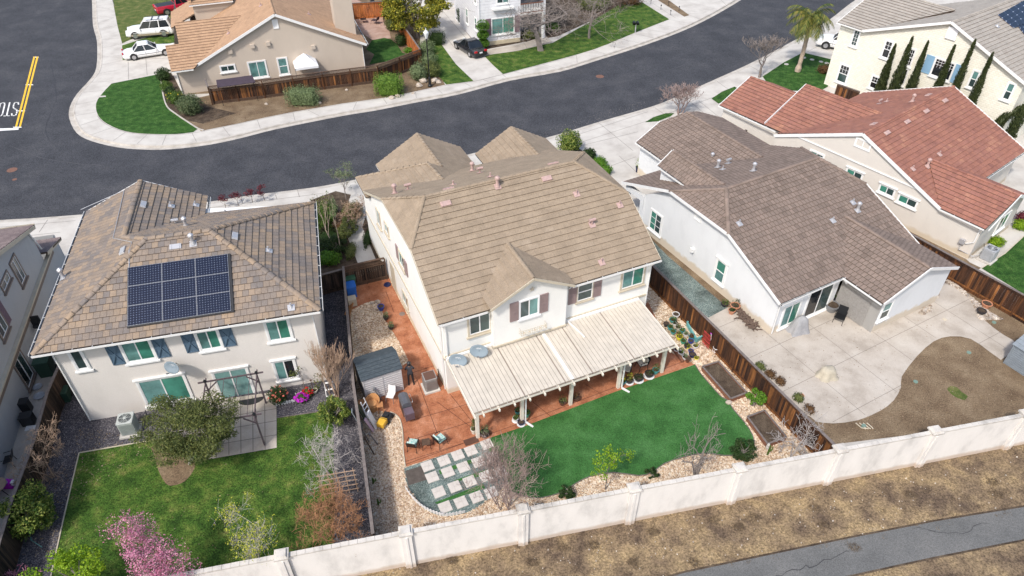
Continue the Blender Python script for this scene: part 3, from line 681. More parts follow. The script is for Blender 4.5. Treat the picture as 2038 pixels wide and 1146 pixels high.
# south side of the street
joints('driveway_joint',[((1150,268),(1290,222)),((1115,300),(1270,262)),((1190,243),(1260,300)),((1300,212),(1370,260)),((1216,330),(1265,312)),((1358,190),(1420,240)),((1425,160),(1480,200)),((1491,130),(1530,152)),((1232,310),(1275,350)),((1390,200),(1440,240)),((1150,285),(1290,240)),((1290,240),(1480,172)),((1480,172),(1640,85))])
joints('driveway_joint',[((0,452),(150,439)),((41,452),(20,470)),((50,475),(38,505)),((0,475),(120,462)),((95,437),(78,462))])
joints('driveway_joint',[((412,414),(640,385)),((480,393),(483,404)),((547,383),(551,396)),((592,378),(596,392))])
sheet('planting_bed',[(1284,243),(1300,233),(1325,225),(1342,225),(1335,231),(1310,241)],0.02,'grass_lush')
sheet('planting_bed',[(1416,196),(1437,182),(1462,172),(1476,180),(1450,196),(1430,206)],0.02,'grass_lush')
sheet('lawn',[(1518,152),(1560,124),(1598,104),(1655,118),(1660,130),(1648,172),(1630,182),(1575,180),(1530,170)],0.02,'grass_lush')
sheet('planting_bed',[(1112,310),(1140,288),(1160,300),(1190,322),(1217,338),(1212,352),(1190,348),(1150,320),(1130,320)],0.016,'dark_soil')
# front garden between the left and centre houses
sheet('planting_bed',[(618,398),(668,380),(718,392),(722,420),(745,470),(762,520),(690,540),(640,560),(630,480)],0.016,'dark_soil')
sheet('garden_path',[(682,440),(703,425),(694,400),(700,383),(716,386),(725,410),(727,432),(721,452),(748,516),(712,523),(691,470)],0.024,'concrete')
# yard of the left house
sheet('side_gravel',[(94,790),(150,690),(640,560),(655,530),(682,532),(697,691),(703,764),(720,882),(743,1072),(560,1104),(0,1250),(-40,1300),(-10,1100),(25,990),(66,880)],0.010,'dark_gravel')
lawn0=sheet('lawn',[(158,902),(307,876),(404,860),(404,916),(551,891),(551,832),(641,819),(663,843),(666,981),(664,1086),(560,1106),(250,1185),(85,1225),(103,1143),(130,1020)],0.024,'grass')
sheet('mulch_patch',smoothpx([(300,890),(308,908),(315,935),(330,962),(345,966),(367,958),(384,938),(388,920),(380,905),(365,890),(330,880),(300,890)],3)[:-1],0.032,'bare_dirt')
for i,sg in enumerate([((158,902),(307,876.5)),((551,832),(641,819)),((158,902),(130,1020)),((130,1020),(103,1143)),((103,1143),(92,1200))]):
    pass
sheet('patio_slab',[(403.6,915.7),(550.6,890.8),(550,795),(545,780),(395,800)],0.034,'concrete_patio')
joints('patio_joint',[((430,800),(431,911)),((455,798),(456,906)),((479,792),(480,902)),((503,790),(504,898)),((527,788),(528,894)),((404,890),(550.6,866)),((404,862),(550.6,838)),((404,838),(550,814))],z=0.040)
# yard of the centre house
sheet('yard_gravel',[(682,528),(780,520),(892,784),(1250,640),(1290,530),(1327,600),(1395,667),(1464,740),(1521,797),(1625,901),(1467,932),(1260,970),(1038,1012),(808,1057),(743,1074),(720,884),(703,766),(697,693)],0.010,'pale_gravel')
sheet('patio_slab',smoothpx([(806.8,929),(802.5,895),(801.8,864),(796.8,837.5),(787,826),(776.8,821)],2)+[(740,815),(718,800),(707,740),(697,655),(692,560),(768,530),(780,567),(892,784),(905,735),(1250,630),(1290,600),(1338,703),(1382.5,725),(1227,779.5),(1134,815),(1037,851),(972,873),(930,889.5)],0.022,'terracotta_concrete')
sheet('side_gravel',smoothpx([(697,618),(725,604),(751,598),(760,615),(764,634),(779,656),(794,680),(812,716),(806,724)],2)+[(790,735),(725,808),(712,800),(700,700)],0.034,'pale_gravel')
joints('patio_joint',[((829,752),(870,862)),((870,800),(950,860)),((805,841),(930,805)),((815,877),(938,840)),((896,785),(962,868)),((962,868),(806.8,925)),((1060,800),(1096,829)),((1165,765),(1200,787)),((768,580),(784,622)),((812,745),(871,726)),((806.8,919),(930,880)),((930,880),(1037,842)),((1037,842),(1227,770)),((1227,770),(1370,716))],mat='joint_terracotta',z=0.028,w=0.03)
sheet('paver_bed',smoothpx([(805,931),(805,945),(811,965),(830,995),(853,1017),(870,1024),(890,1027),(926,1021),(962,1004),(985,985)],2)+[(1012,958),(1010,944),(981.8,892),(970,874),(930,889.5)],0.016,'green_gravel')
plain('slate_dark',(.085,.07,.06),0.85,var=0.25,scale=5)
sheet('slate_slab',[(806.5,937),(838,927),(850,954.5),(813,966)],0.028,'slate_dark')
sheet('turf_lawn',[(974,871.5),(1037,850.5),(1227,778.5),(1382.5,725.5)]+smoothpx([(1382.5,725.5),(1395,745),(1415,768),(1435,790),(1448,797),(1458,814),(1481.5,841),(1498,867.5),(1499,890.8),(1474.8,904),(1441.5,907.5),(1401.5,902.5),(1357.5,910.8),(1320.7,924),(1297.5,941),(1270.8,947.5),(1220.8,941),(1174,949),(1144,964),(1117,981),(1080.6,990.8),(1054,990.8),(1014,978)],2)[1:]+[(1012,958),(1000,930),(982,893)],0.034,'turf')
for s_ in ([(873,936),(956,908),(958,915),(876,944)],[(903,956),(968,934),(971,945),(908,958)],[(865,1000),(962,962),(965,972),(870,1003)],[(965,885),(988,884),(992,896),(975,899)]):
    sheet('turf_strip',s_,0.030,'turf')
# turf edging, patio edging
def edging(name,px,mat,w=0.05,h=0.09,label=None):
    mb=MB(); pts=[P(*p) for p in px]
    for a,b in zip(pts[:-1],pts[1:]): mb.bar((a.x,a.y,h/2),(b.x,b.y,h/2),w,h)
    return struct(mb.build(name,mat))
edging('lawn_edging',smoothpx([(1382.5,725.5),(1395,745),(1415,768),(1435,790),(1448,797),(1458,814),(1481.5,841),(1498,867.5),(1499,890.8),(1474.8,904),(1441.5,907.5),(1401.5,902.5),(1357.5,910.8),(1320.7,924),(1297.5,941),(1270.8,947.5),(1220.8,941),(1174,949),(1144,964),(1117,981),(1080.6,990.8),(1054,990.8),(1014,978)],2),'rail_weathered',0.03,0.07)
edging('patio_edging',smoothpx([(806.8,929),(802.5,895),(801.8,864),(796.8,837.5),(787,826),(776.8,821)],3),'trim_tan',0.05,0.08)
edging('lawn_edging',[(92,1200),(103,1143),(130,1020),(158,902),(307,876),(404,860)],'trim_tan',0.05,0.06)
edging('lawn_edging',[(551,832),(641,819)],'rail_weathered',0.04,0.05)
edging('lawn_edging',smoothpx([(317,147),(322,167),(325,190),(333,213),(350,227),(375,244),(394,256),(406,260)],3),'concrete_kerb',0.12,0.08)
# yard of the right house
sheet('yard_dirt',[(1288,470),(1330,540),(1412,634),(1565,790),(1660,884),(1863,859),(2038,823),(2300,770),(2300,740),(2038,640),(1800,462),(1700,380)],0.008,'bare_dirt')
sheet('side_gravel',[(1240,430),(1290,470),(1330,510),(1448,612),(1409.7,632),(1395,620),(1275,500)],0.014,'green_gravel')
sheet('patio_slab',[(1409.7,632),(1448,612),(1500,600),(1700,560),(1800,530),(1872,555)]+smoothpx([(1875,560.7),(1908.5,575.7),(1931.8,595.7),(1939,612),(1958.5,636),(1991.8,662.5),(2015,676)],2)+[(2030,690),(1992,716)]+smoothpx([(1991.8,715.8),(1968.5,699),(1931.7,674),(1891.7,669),(1858.5,679),(1824.8,709),(1794.8,749),(1793,771),(1778,797.5),(1751.5,817.5),(1708,836),(1658,842.5),(1624.8,839)],2)+[(1564.8,790.8),(1475,700)],0.020,'concrete_patio')

def grid_joints(name,area,o,ang,step_u,step_v,z,w,mat='joint',off=(0,0)):
    poly=[P(*q) for q in area]; o=P(*o); U=Vector((math.cos(ang),math.sin(ang),0)); Vv=Vector((-U.y,U.x,0)); mb=MB()
    def inside(x,y):
        c=False
        for i in range(len(poly)):
            a,b=poly[i],poly[i-1]
            if (a.y>y)!=(b.y>y) and x<(b.x-a.x)*(y-a.y)/(b.y-a.y)+a.x: c=not c
        return c
    for A_,B_,st,of in ((U,Vv,step_v,off[1]),(Vv,U,step_u,off[0])):
        for k in range(-12,13):
            base=o+B_*(k*st+of); run=None; t=-30
            while t<=30:
                q=base+A_*t; i_=inside(q.x,q.y)
                if i_ and run is None: run=t
                if not i_ and run is not None:
                    p=base+A_*run; n=B_*(w/2)
                    if t-run>.3: mb.quad([(p.x-n.x,p.y-n.y,z),(q.x-n.x,q.y-n.y,z),(q.x+n.x,q.y+n.y,z),(p.x+n.x,p.y+n.y,z)])
                    run=None
                t+=.12
    return struct(mb.build(name,mat))
grid_joints('patio_joint',[(1412,632),(1447,612),(1500,600),(1700,560),(1800,530),(1872,556),(1908,576),(1938,612),(1958,636),(1991,663),(2013,677),(1992,714),(1968,698),(1931,673),(1891,668),(1858,678),(1824,708),(1794,748),(1793,770),(1777,796),(1751,816),(1708,834),(1658,841),(1626,837),(1566,790),(1475,699)],(1532,666),R(29),2.9,2.9,.026,.022,off=(-.1,-.9))

sheet('stone_strip',[(1872,550),(1885,551),(1970,620),(2000,636),(1960,637)]+[(1939,612),(1931.8,596),(1908.5,575.7),(1880,562)],0.024,'river_stones')
sheet('side_gravel',[(1800,455),(1924,516),(1930,522),(1953,533),(1930,545),(1800,470)],0.013,'bare_dirt')
sheet('lawn',[(1954,534),(2000,505),(2038,470),(2200,340),(2400,500),(2200,680),(2038,585)],0.020,'grass_lush')
edging('lawn_edging',[(1954,534),(2000,505),(2038,470)],'trim_tan',0.05,0.07)
sheet('grass_patch',smoothpx([(1885,774),(1892,768),(1905,771),(1914,780),(1926,788),(1920,796),(1906,792),(1893,784),(1885,774)],2)[:-1],0.016,'grass_dry')
# path beside the far left house
sheet('side_path',[(118,530),(130,640),(94,781),(66,880),(25,990),(0,1072),(-60,1300),(-200,1300),(-100,900),(40,600)],0.016,'concrete_patio')
def siding(name,c1,c2,h=0.2,shingle=False):
    m,n,l,b=newmat(name); b.inputs['Roughness'].default_value=.7
    tc=n.new('ShaderNodeTexCoord'); s=n.new('ShaderNodeSeparateXYZ'); l.new(tc.outputs['Object'],s.inputs[0])
    def M(op,a,b_):
        q=n.new('ShaderNodeMath'); q.operation=op
        for i,v in enumerate((a,b_)):
            if isinstance(v,(int,float)): q.inputs[i].default_value=v
            else: l.new(v,q.inputs[i])
        return q.outputs[0]
    zr_=M('DIVIDE',s.outputs[2],h); fr=M('FRACT',zr_,0); row=M('FLOOR',zr_,0); hor=M('ADD',s.outputs[0],s.outputs[1])
    col=c1
    t=noise(n,l,3,5); r=ramp(n,[c2,c1],[.35,.6]); l.new(t.outputs[0],r.inputs[0]); out=r.outputs[0]
    lapm=M('LESS_THAN',fr,.10)
    if shingle:
        hx=M('ADD',M('DIVIDE',hor,.28),M('MULTIPLY',row,.37)); cb=n.new('ShaderNodeCombineXYZ'); l.new(M('FLOOR',hx,0),cb.inputs[0]); l.new(row,cb.inputs[1])
        wn=n.new('ShaderNodeTexWhiteNoise'); wn.noise_dimensions='2D'; l.new(cb.outputs[0],wn.inputs['Vector'])
        rr=ramp(n,[(.46,.46,.46),(.55,.55,.55)]); l.new(wn.outputs[0],rr.inputs[0]); out=mixc(n,l,out,rr.outputs[0],.8,'OVERLAY')
        lapm=M('MAXIMUM',lapm,M('LESS_THAN',M('FRACT',hx,0),.09))
    out=mixc(n,l,out,tuple(c*.55 for c in c1),M('MULTIPLY',lapm,.45)); l.new(out,b.inputs['Base Color'])
    bp=n.new('ShaderNodeBump'); bp.inputs['Strength'].default_value=.7; bp.inputs['Distance'].default_value=.03; l.new(M('SUBTRACT',1.0,fr),bp.inputs['Height']); l.new(bp.outputs[0],b.inputs['Normal'])
siding('cream_shingle',(.74,.715,.62),(.69,.66,.57),.17,True)
siding('white_siding',(.72,.72,.74),(.62,.62,.65),.3)
plain('porch_grey',(.22,.22,.24),.8,var=.1); plain('foundation_tan',(.55,.47,.33),.8,var=.1)

# cracks sealed with tar, tyre-worn paler lanes are in the asphalt itself
def crack(name,px,z,w,mat,seed,zp=-.15):
    r=random.Random(seed); pts=[P(x,y,zp) for x,y in smoothpx(px,5)]; mb=MB(); pts=[p+Vector((r.uniform(-.09,.09),r.uniform(-.09,.09),0)) for p in pts]
    for a,b in zip(pts[:-1],pts[1:]):
        d=(b-a).normalized(); n=Vector((-d.y,d.x,0))*w*r.uniform(.5,1)/2; a=a-d*w*.3; b=b+d*w*.3
        mb.quad([(a.x-n.x,a.y-n.y,z),(b.x-n.x,b.y-n.y,z),(b.x+n.x,b.y+n.y,z),(a.x+n.x,a.y+n.y,z)])
    return struct(mb.build(name,mat))
plain('tar',(.022,.022,.026),.6); plain('tar_pale',(.085,.085,.092),.9)
for i,c in enumerate([[(0,330),(60,345),(140,338),(260,360)],[(200,400),(330,380),(480,352),(640,318),(760,300)],[(640,300),(800,268),(980,235),(1150,190),(1330,140),(1480,80),(1600,10)],[(100,120),(112,190),(90,260),(120,300)],[(1480,20),(1430,60),(1440,100)],[(10,380),(120,372),(170,395)]]): crack('road_crack',c,-.145,.05,'tar',i)
for i,c in enumerate([[(1110,190),(1230,165),(1360,130)],[(20,290),(90,315),(200,330)]]): crack('road_crack',c,-.1455,.05,'tar_pale',20+i)
crack('trail_crack',[(1540,1150),(1590,1132),(1630,1122),(1690,1095)],-.784,.035,'tar',31,-.8); crack('trail_crack',[(1820,1050),(1900,1062),(1960,1040)],-.784,.03,'tar',32,-.8)
# pale grit washed against the kerb

for i,c in enumerate([[(66,113.5),(77,113.5)],[(51,168.5),(66,168.5)],[(35,220.5),(50,220.5)],[(26,253),(43,253)]]):
    (x0,y0),(x1,y1)=c; rsheet('road_stud',[(x0,y0-.8),(x1,y0-.8),(x1,y0+.8),(x0,y0+.8)],'paint_white_road',-.1465+.0002*i)
sheet('lawn_marker',[(197,190.5),(210,190),(211,192.5),(198,193.5)],.024,'concrete')
plain('panel_frame',(.30,.31,.33),.4,metal=.3)
plain('screen_grey',(.33,.315,.30),.9,var=.15,scale=8)
# ================= centre house =================
F1=Frame(892,784,24.3); H1=house('house','two storey white stucco house with plain tan tile roof behind the long patio cover','house',F1)
zr=9.15; rv=6.0; ze=5.62
S1=(zr-ze)/(rv+.3); N1=.47
def zs(v): return ze+S1*(v+.3)
def zn(v): return zr-N1*(v-rv)
jS=3.55; jz=zs(jS); jN=rv+(zr-jz)/N1
uw,ue=-.3,12.98; rw,re_=1.38,10.6
roof(H1,[
 [(uw,-.3,ze),(ue,-.3,ze),(ue,jS,jz),(re_,rv,zr),(rw,rv,zr),(uw,jS,jz)],
 [(uw,jN,jz),(rw,rv,zr),(re_,rv,zr),(ue,jN,jz),(ue,14.1,zn(14.1)),(uw,14.1,zn(14.1))],
 [(uw,jS,jz),(rw,rv,zr),(uw,jN,jz)],
 [(ue,jS,jz),(re_,rv,zr),(ue,jN,jz)],
 # dormer gable over the middle window
 [(2.4,-.75,6.0),(4.82,-.75,7.25),(4.82,(7.25-ze)/S1-.3,7.25),(2.4,(6.0-ze)/S1-.3,6.0)],
 [(4.82,-.75,7.25),(7.24,-.75,6.0),(7.24,(6.0-ze)/S1-.3,6.0),(4.82,(7.25-ze)/S1-.3,7.25)],
 # street side gables
 [(1.7,18.55,4.5),(4.88,18.55,6.3),(4.88,11.5,6.3),(1.7,11.5,4.5)],
 [(4.88,18.55,6.3),(8.06,18.55,4.5),(8.06,11.5,4.5),(4.88,11.5,6.3)],
 [(8.7,17.1,4.5),(11.55,17.1,6.1),(11.55,11.6,6.1),(8.7,11.6,4.5)],
 [(11.55,17.1,6.1),(14.4,17.1,4.5),(14.4,11.6,4.5),(11.55,11.6,6.1)],
 [(-.3,16.3,5.15),(3.95,13.35,6.8),(4.15,10.8,6.8),(-.3,13.6,5.15)],
 [(3.95,13.35,6.8),(-.3,16.3,5.15),(4.2,16.2,5.15)],
 [(3.95,13.35,6.8),(8.0,13.35,4.6),(8.0,10.8,4.6),(4.15,10.8,6.8)],
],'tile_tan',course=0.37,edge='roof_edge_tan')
caps(H1,[((uw,jS,jz),(rw,rv,zr)),((rw,rv,zr),(re_,rv,zr)),((uw,jN,jz),(rw,rv,zr)),((ue,jS,jz),(re_,rv,zr)),((ue,jN,jz),(re_,rv,zr)),((4.82,-.7,7.25),(4.82,2.5,7.25)),((4.88,18.5,6.3),(4.88,13.4,6.3)),((11.55,17.0,6.1),(11.55,12.5,6.1)),((3.95,13.35,6.8),(4.15,11.0,6.8)),((-.25,16.25,5.17),(3.95,13.35,6.8))],'tile_tan',r=0.11)
trims(H1,[((uw-.02,-.3,ze-.02),(uw-.02,jS,jz-.02)),((uw-.02,jS,jz-.02),(uw-.02,jN,jz-.02)),((uw-.02,jN,jz-.02),(uw-.02,14.1,zn(14.1)-.02)),((ue+.02,-.3,ze-.02),(ue+.02,jS,jz-.02)),((2.38,-.77,5.98),(4.82,-.77,7.25)),((4.82,-.77,7.25),(7.26,-.77,5.98))],'trim_tan',drop=0.04,h=0.14)
gutters(H1,[((uw,-.32,ze-.02),(2.35,-.32,ze-.02)),((7.3,-.32,ze-.02),(ue,-.32,ze-.02)),((8.08,18.5,4.5),(8.08,13.2,4.5)),((14.42,17.1,4.5),(14.42,13.8,4.5))])
gutters(H1,[((1.68,16.6,4.5),(1.68,18.55,4.5)),((8.66,15.6,4.5),(8.66,17.1,4.5)),((-.32,13.7,5.1),(-.32,16.3,5.1))])
W_=12.68
walls(H1,[wf((0,0),(W_,0),5.5),wf((W_,0),(W_,13.8),5.5,5.2,mid=[(W_,jN,jz-.2),(W_,jS,jz-.2)]),wf((W_,13.8),(0,13.8),5.2),
 wf((0,13.8),(0,0),5.2,5.5,mid=[(0,jS,jz-.2),(0,jN,jz-.2)]),
 wf((0,13.8),(0,15.9),5.0),wf((0,15.9),(4,15.9),5.0),
 wf((2,18.2),(2,13.5),4.4),wf((7.8,13.5),(7.8,18.2),4.4),wf((7.8,18.2),(2,18.2),4.4,4.4,mid=[(4.88,18.2,6.0)]),
 wf((9,16.8),(9,13.5),4.4),wf((14.1,12.5),(14.1,16.8),4.4),wf((14.1,16.8),(9,16.8),4.4,4.4,mid=[(11.55,16.8,5.8)])],'stucco_white')
walls(H1,[[(2.65,-.42,2.95),(7.0,-.42,2.95),(7.0,-.42,5.95),(4.82,-.42,7.08),(2.65,-.42,5.95)],[(2.65,0,2.95),(2.65,-.42,2.95),(2.65,-.42,5.95),(2.65,.3,5.95)],[(7.0,-.42,2.95),(7.0,0,2.95),(7.0,.3,5.95),(7.0,-.42,5.95)]],'stucco_white','bay_wall')
ws=Wall(H1,F1,v=0,out=-1); wd_=Wall(H1,F1,v=-.42,out=-1); ww=Wall(H1,F1,u=0,out=-1)
ws.window((933,631.6),(975,654),trim='trim_tan',glass=('glass_dark','glass_dim')); ws.window((1240.6,538.8),(1277.5,562),trim='trim_tan',glass=('glass_teal','glass_green'))
ws.window((1150.5,566),(1177,590.5),trim='trim_tan',split='h',tw=0.05,shut=True,sw=0.5,glass=('glass_dark','glass_dark'))
wd_.window((1034.4,600.6),(1070.4,622),trim='stucco_white_plain',tw=0.06,shut=True,sw=0.5,glass=('glass_dark','glass_teal'))
ww.window((749.3,413.7),(759.6,454.3),trim='trim_tan',tw=.08); ww.window((766,441),(775,470),trim='trim_tan',tw=.08)
ww.window((794,497),(806.8,539),trim='trim_tan',tw=.08,shut=True,sw=.5); ww.window((801.5,577),(813.3,615),trim='trim_tan',tw=.08)
ws.strip('belt_course',0.0,2.6,2.86,3.02,0.05,'trim_tan'); ws.strip('belt_course',7.05,W_,2.86,3.02,0.05,'trim_tan'); wd_.strip('belt_course',2.6,7.05,2.9,3.02,0.06,'trim_tan')
ww.strip('belt_course',0.0,15.8,2.66,2.78,0.05,'trim_tan')
ww.strip('side_door',9.5,10.5,0.05,2.15,0.03,'trim_tan')
downspout(H1,[(0.12,-.36,5.5),(0.12,-.06,5.15),(0.12,-.06,2.5)]); downspout(H1,[(7.2,-.42,5.6),(7.2,-.08,5.2),(7.2,-.08,3.0),(7.4,-.5,2.85),(7.6,-1.6,2.8)]); downspout(H1,[(W_-.1,-.36,5.5),(W_-.1,-.06,5.1),(W_-.1,-.06,.2)]); downspout(H1,[(-.06,.3,5.4),(-.06,.3,.15)])
# star and window grille on the bay
mb=MB(); c=F1.on(1058.5,574,v=-.42); pts=[]
for k in range(10):
    r_=(.2 if k%2==0 else .08); t=math.pi/2+k*math.pi/5; pts.append((c.x+r_*math.cos(t),-.47,c.z+r_*math.sin(t)))
for k in range(10): mb.quad([(c.x,-.52,c.z),pts[k],pts[(k+1)%10]])
mb.build('wall_star','trim_tan',H1)
mb=MB(); a=F1.on(1033,661,v=-.42); b=F1.on(1083,641,v=-.42); z=a.z-.02
for zz in (z,z+.16,z+.32): mb.bar((a.x,-.74,zz),(b.x,-.74,zz),.018); mb.bar((a.x,-.44,zz),(a.x,-.74,zz),.018); mb.bar((b.x,-.44,zz),(b.x,-.74,zz),.018)
n=14
for k in range(n+1):
    x=a.x+(b.x-a.x)*k/n; mb.bar((x,-.74,z),(x,-.74,z+.32),.014)
    if k<n and k%3==1: mb.lathe([(.075,-.01),(.075,.01)],(x+.05,-.74,z+.16),8)
mb.build('balconette','trim_tan',H1)
for (x,y,k) in ((990,372,'cap'),(1147,387,'pipe'),(1233,409,'pipe'),(1178,448,'t'),(1197,523,'pipe')):
    vent(H1,F1.plane(x,y,(-.3,ze),S1,'v',1),k,'vent_pink',slope=(0,S1))
for (x,y) in ((1088,356),(887,406)): vent(H1,F1.plane(x,y,(-.3,ze),S1,'v',1),'flat','vent_pink',slope=(0,S1))
for (x,y,k) in ((940,341,'cap'),(955,345,'t'),(976,353,'pipe'),(786,386,'cap'),(812,378,'t'),(902,369,'pipe')):
    q=F1.plane(x,y,(rv,zr),N1,'v',-1); vent(H1,q,k,'vent_pink',slope=(0,-N1))
q=F1.plane(893,377,(rv,zr),N1,'v',-1); vent(H1,q,'flat','vent_pink',slope=(0,-N1)); q=F1.plane(1101,327,(rv,zr),N1,'v',-1); vent(H1,q,'flat','vent_pink',slope=(0,-N1))
def dish(root,p,n,r=0.42,text=True,face=(-.5,-.85,.45)):
    mb=MB(); f=Vector(face).normalized(); q=f.to_track_quat('Z','Y').to_matrix(); c=Vector(p)+Vector(n)*.55+Vector((0,0,.25))
    k0=len(mb.v); N=18
    for ri in range(5):
        rr=ri/4
        for j in range(N):
            t=2*math.pi*j/N; v=q@Vector((r*1.15*rr*math.cos(t),r*.85*rr*math.sin(t),.12*rr*rr)); mb.v.append(tuple(c+v))
    for ri in range(4):
        for j in range(N):
            A=k0+ri*N+j;B=k0+ri*N+(j+1)%N; mb.f.append((A,B,B+N,A+N)); mb.mi.append(0); mb.uv.append([(0,0)]*4)
    o=mb.build('satellite_dish','dish_grey',root,smooth=True)
    s=o.modifiers.new('solid','SOLIDIFY'); s.thickness=.02
    mb=MB(); mb.tube([Vector(p),Vector(p)+Vector(n)*.5,c-f*.05],.025,6); e=c+f*.42+q@Vector((0,-.22,0)); mb.tube([c-q@Vector((0,r*.8,0)),e],.014,5); mb.box(tuple(e),(.12,.06,.06)); mb.build('dish_arm','metal_grey',o)
    if text:
        mb=MB()
        xs=-.17
        for k,(wch) in enumerate((.028,.012,.028,.022,.028,.028,.03)):   # small pale maker's lettering across the bowl
            a=c+q@Vector((xs,.10,.035)); mb.bar(a,c+q@Vector((xs,.16,.045)),.012,.012); 
            mb.bar(c+q@Vector((xs,.16 if k%2 else .10,.045)),c+q@Vector((xs+wch,.16 if k%2 else .10,.045)),.012,.012); xs+=wch+.02
        mb.build('dish_lettering','plastic_white',o)
dish(H1,(0.55,0,2.75),(0,-1,0),.44); dish(H1,(1.75,0,2.95),(0,-1,0),.44)
# ---- patio cover: a thing of its own on five posts
PC=T('patio_cover','long cream louvred patio cover on five square posts behind the white house','patio cover',(F1.o.x,F1.o.y,0),F1.a)
zo,zi=2.55,2.83; vo=-3.95; L0,L1=0.05,12.02
def pcz(v): return zi+(zo-zi)*(-v)/3.95
x=L0; gaps=(2.75,5.1,5.62,6.75,9.35)
mb=MB(); mg=MB(); n=0
pw=.232
while x<L1-.05:
    x2=min(x+pw,L1); g=.022
    if any(abs(x-q_)<pw/2 for q_ in gaps): g=.075
    a=[(x+g,-.12,pcz(-.12)+.03),(x2,-.12,pcz(-.12)+.03),(x2,vo,zo+.03),(x+g,vo,zo+.03)]
    lo=[(p[0],p[1],p[2]-.06) for p in a]
    mb.quad(a[::-1]); mb.quad([a[0],lo[0],lo[3],a[3]]); mb.quad([a[1],a[2],lo[2],lo[1]][::-1]); mb.quad([a[3],a[2],lo[2],lo[3]]); mb.quad(lo)
    x=x2
mb.build('cover_panel','cover_metal',PC)
mb=MB(); mb.quad([(L0,-.1,pcz(-.1)-.005),(L1,-.1,pcz(-.1)-.005),(L1,vo,zo-.005),(L0,vo,zo-.005)][::-1]); mb.quad([(L0,-.1,pcz(-.1)-.04),(L1,-.1,pcz(-.1)-.04),(L1,vo,zo-.04),(L0,vo,zo-.04)]); mb.build('cover_pan','cover_groove',PC)
mb=MB()
mb.bar((5.62,-.1,pcz(-.1)+.045),(5.62,vo,zo+.045),.18,.02)
mb.build('cover_seam','gutter_white',PC)
mb=MB(); mb.bar((L0,-.06,zi+.06),(L1,-.06,zi+.06),.28,.1); mb.build('wall_flashing','gutter_white',PC)
gutters(PC,[((L0-.05,vo-.02,zo-.02),(L1+.05,vo-.02,zo-.02))],'cover_cream')
mb=MB(); mb.bar((L0,-3.5,zo-.16),(L1,-3.5,zo-.16),.1,.2); mb.build('beam','cover_cream',PC)
for k in range(14):
    xx=L0+.45+k*(L1-L0-.9)/13; mb=MB(); mb.bar((xx,-.1,pcz(-.1)-.12),(xx,vo-.28,zo-.14),.07,.14); mb.build('rafter','cover_cream',PC)
mb=MB(); mb.bar((L0-.03,-.1,zi-.08),(L0-.03,vo-.3,zo-.1),.06,.2); mb.build('rafter','cover_cream',PC)
mb=MB(); mb.bar((L1+.03,-.1,zi-.08),(L1+.03,vo-.3,zo-.1),.06,.2); mb.build('rafter','cover_cream',PC)
for xx in (.36,2.92,5.86,8.9,11.8):
    mb=MB(); mb.box((xx,-3.5,1.2),(.17,.17,2.4)); mb.build('post','cover_cream',PC)
for xx in (2.92+.14,8.9+.14):
    mb=MB(); mb.bar((xx,-3.66,2.4),(xx,-3.66,.12),.07,.06); mb.bar((xx,-3.66,.1),(xx+.25,-4.1,.04),.1,.07); mb.build('downspout','plastic_white',PC)

# ================= left house =================
F0=Frame(177,850,13.85); H0=house('house','two storey beige stucco house with solar panels on a mottled brown hipped roof','house',F0)
e0=5.65; s0=.46; a0,a1=-.55,13.05; b0,b1=-.1,10.45
rz0=8.05; rvv=5.05; r0,r1=a0+(rz0-e0)/s0,a1-(rz0-e0)/s0
ru=3.05; rz2=e0+s0*(ru-a0); rv2=rvv+(r0-ru)
nE=e0+s0*(ru-a0)-(6.55-ru)*s0
roof(H0,[
 [(a0,b0,e0),(a1,b0,e0),(r1,rvv,rz0),(r0,rvv,rz0)],
 [(a1,b0,e0),(a1,b1,e0-.02),(r1,rvv,rz0)],
 [(a1,b1,e0-.02),(6.55,10.9,e0-.05),(ru,rv2,rz2),(r0,rvv,rz0),(r1,rvv,rz0)],
 [(a0,b0,e0),(r0,rvv,rz0),(ru,rv2,rz2),(ru,12.75,rz2),(a0,12.75,e0)],
 [(ru,rv2-.3,rz2),(ru,12.75,rz2),(6.55,12.75,rz2-(6.55-ru)*s0),(6.55,10.5,rz2-(6.55-ru)*s0)],
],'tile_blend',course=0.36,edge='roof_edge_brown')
caps(H0,[((a0,b0,e0),(r0,rvv,rz0)),((a1,b0,e0),(r1,rvv,rz0)),((r0,rvv,rz0),(r1,rvv,rz0)),((r0,rvv,rz0),(ru,rv2,rz2)),((ru,rv2,rz2),(ru,12.7,rz2)),((a1,b1,e0),(r1,rvv,rz0))],'tile_blend',r=.14)
gutters(H0,[((a0,b0-.02,e0-.02),(a1,b0-.02,e0-.02)),((a1+.02,b0,e0-.02),(a1+.02,b1,e0-.02)),((a0-.02,12.75,e0-.02),(a0-.02,b0,e0-.02)),((6.57,10.9,e0-.1),(6.57,12.75,e0-.1))])
trims(H0,[((a0,12.77,e0-.02),(ru,12.77,rz2)),((ru,12.77,rz2),(6.55,12.77,e0-.05))],'trim_white',drop=.04,h=.16)
W0_=12.6
walls(H0,[wf((0,.45),(W0_,.45),5.55),wf((W0_,.45),(W0_,10),5.55),wf((W0_,10),(6.2,10),5.5),wf((6.2,10),(6.2,12.4),5.5),wf((6.2,12.4),(0,12.4),5.5,5.5,mid=[(ru,12.4,rz2-.15)]),wf((0,12.4),(0,.45),5.55)],'stucco_beige')
s_=Wall(H0,F0,v=.45,out=-1)
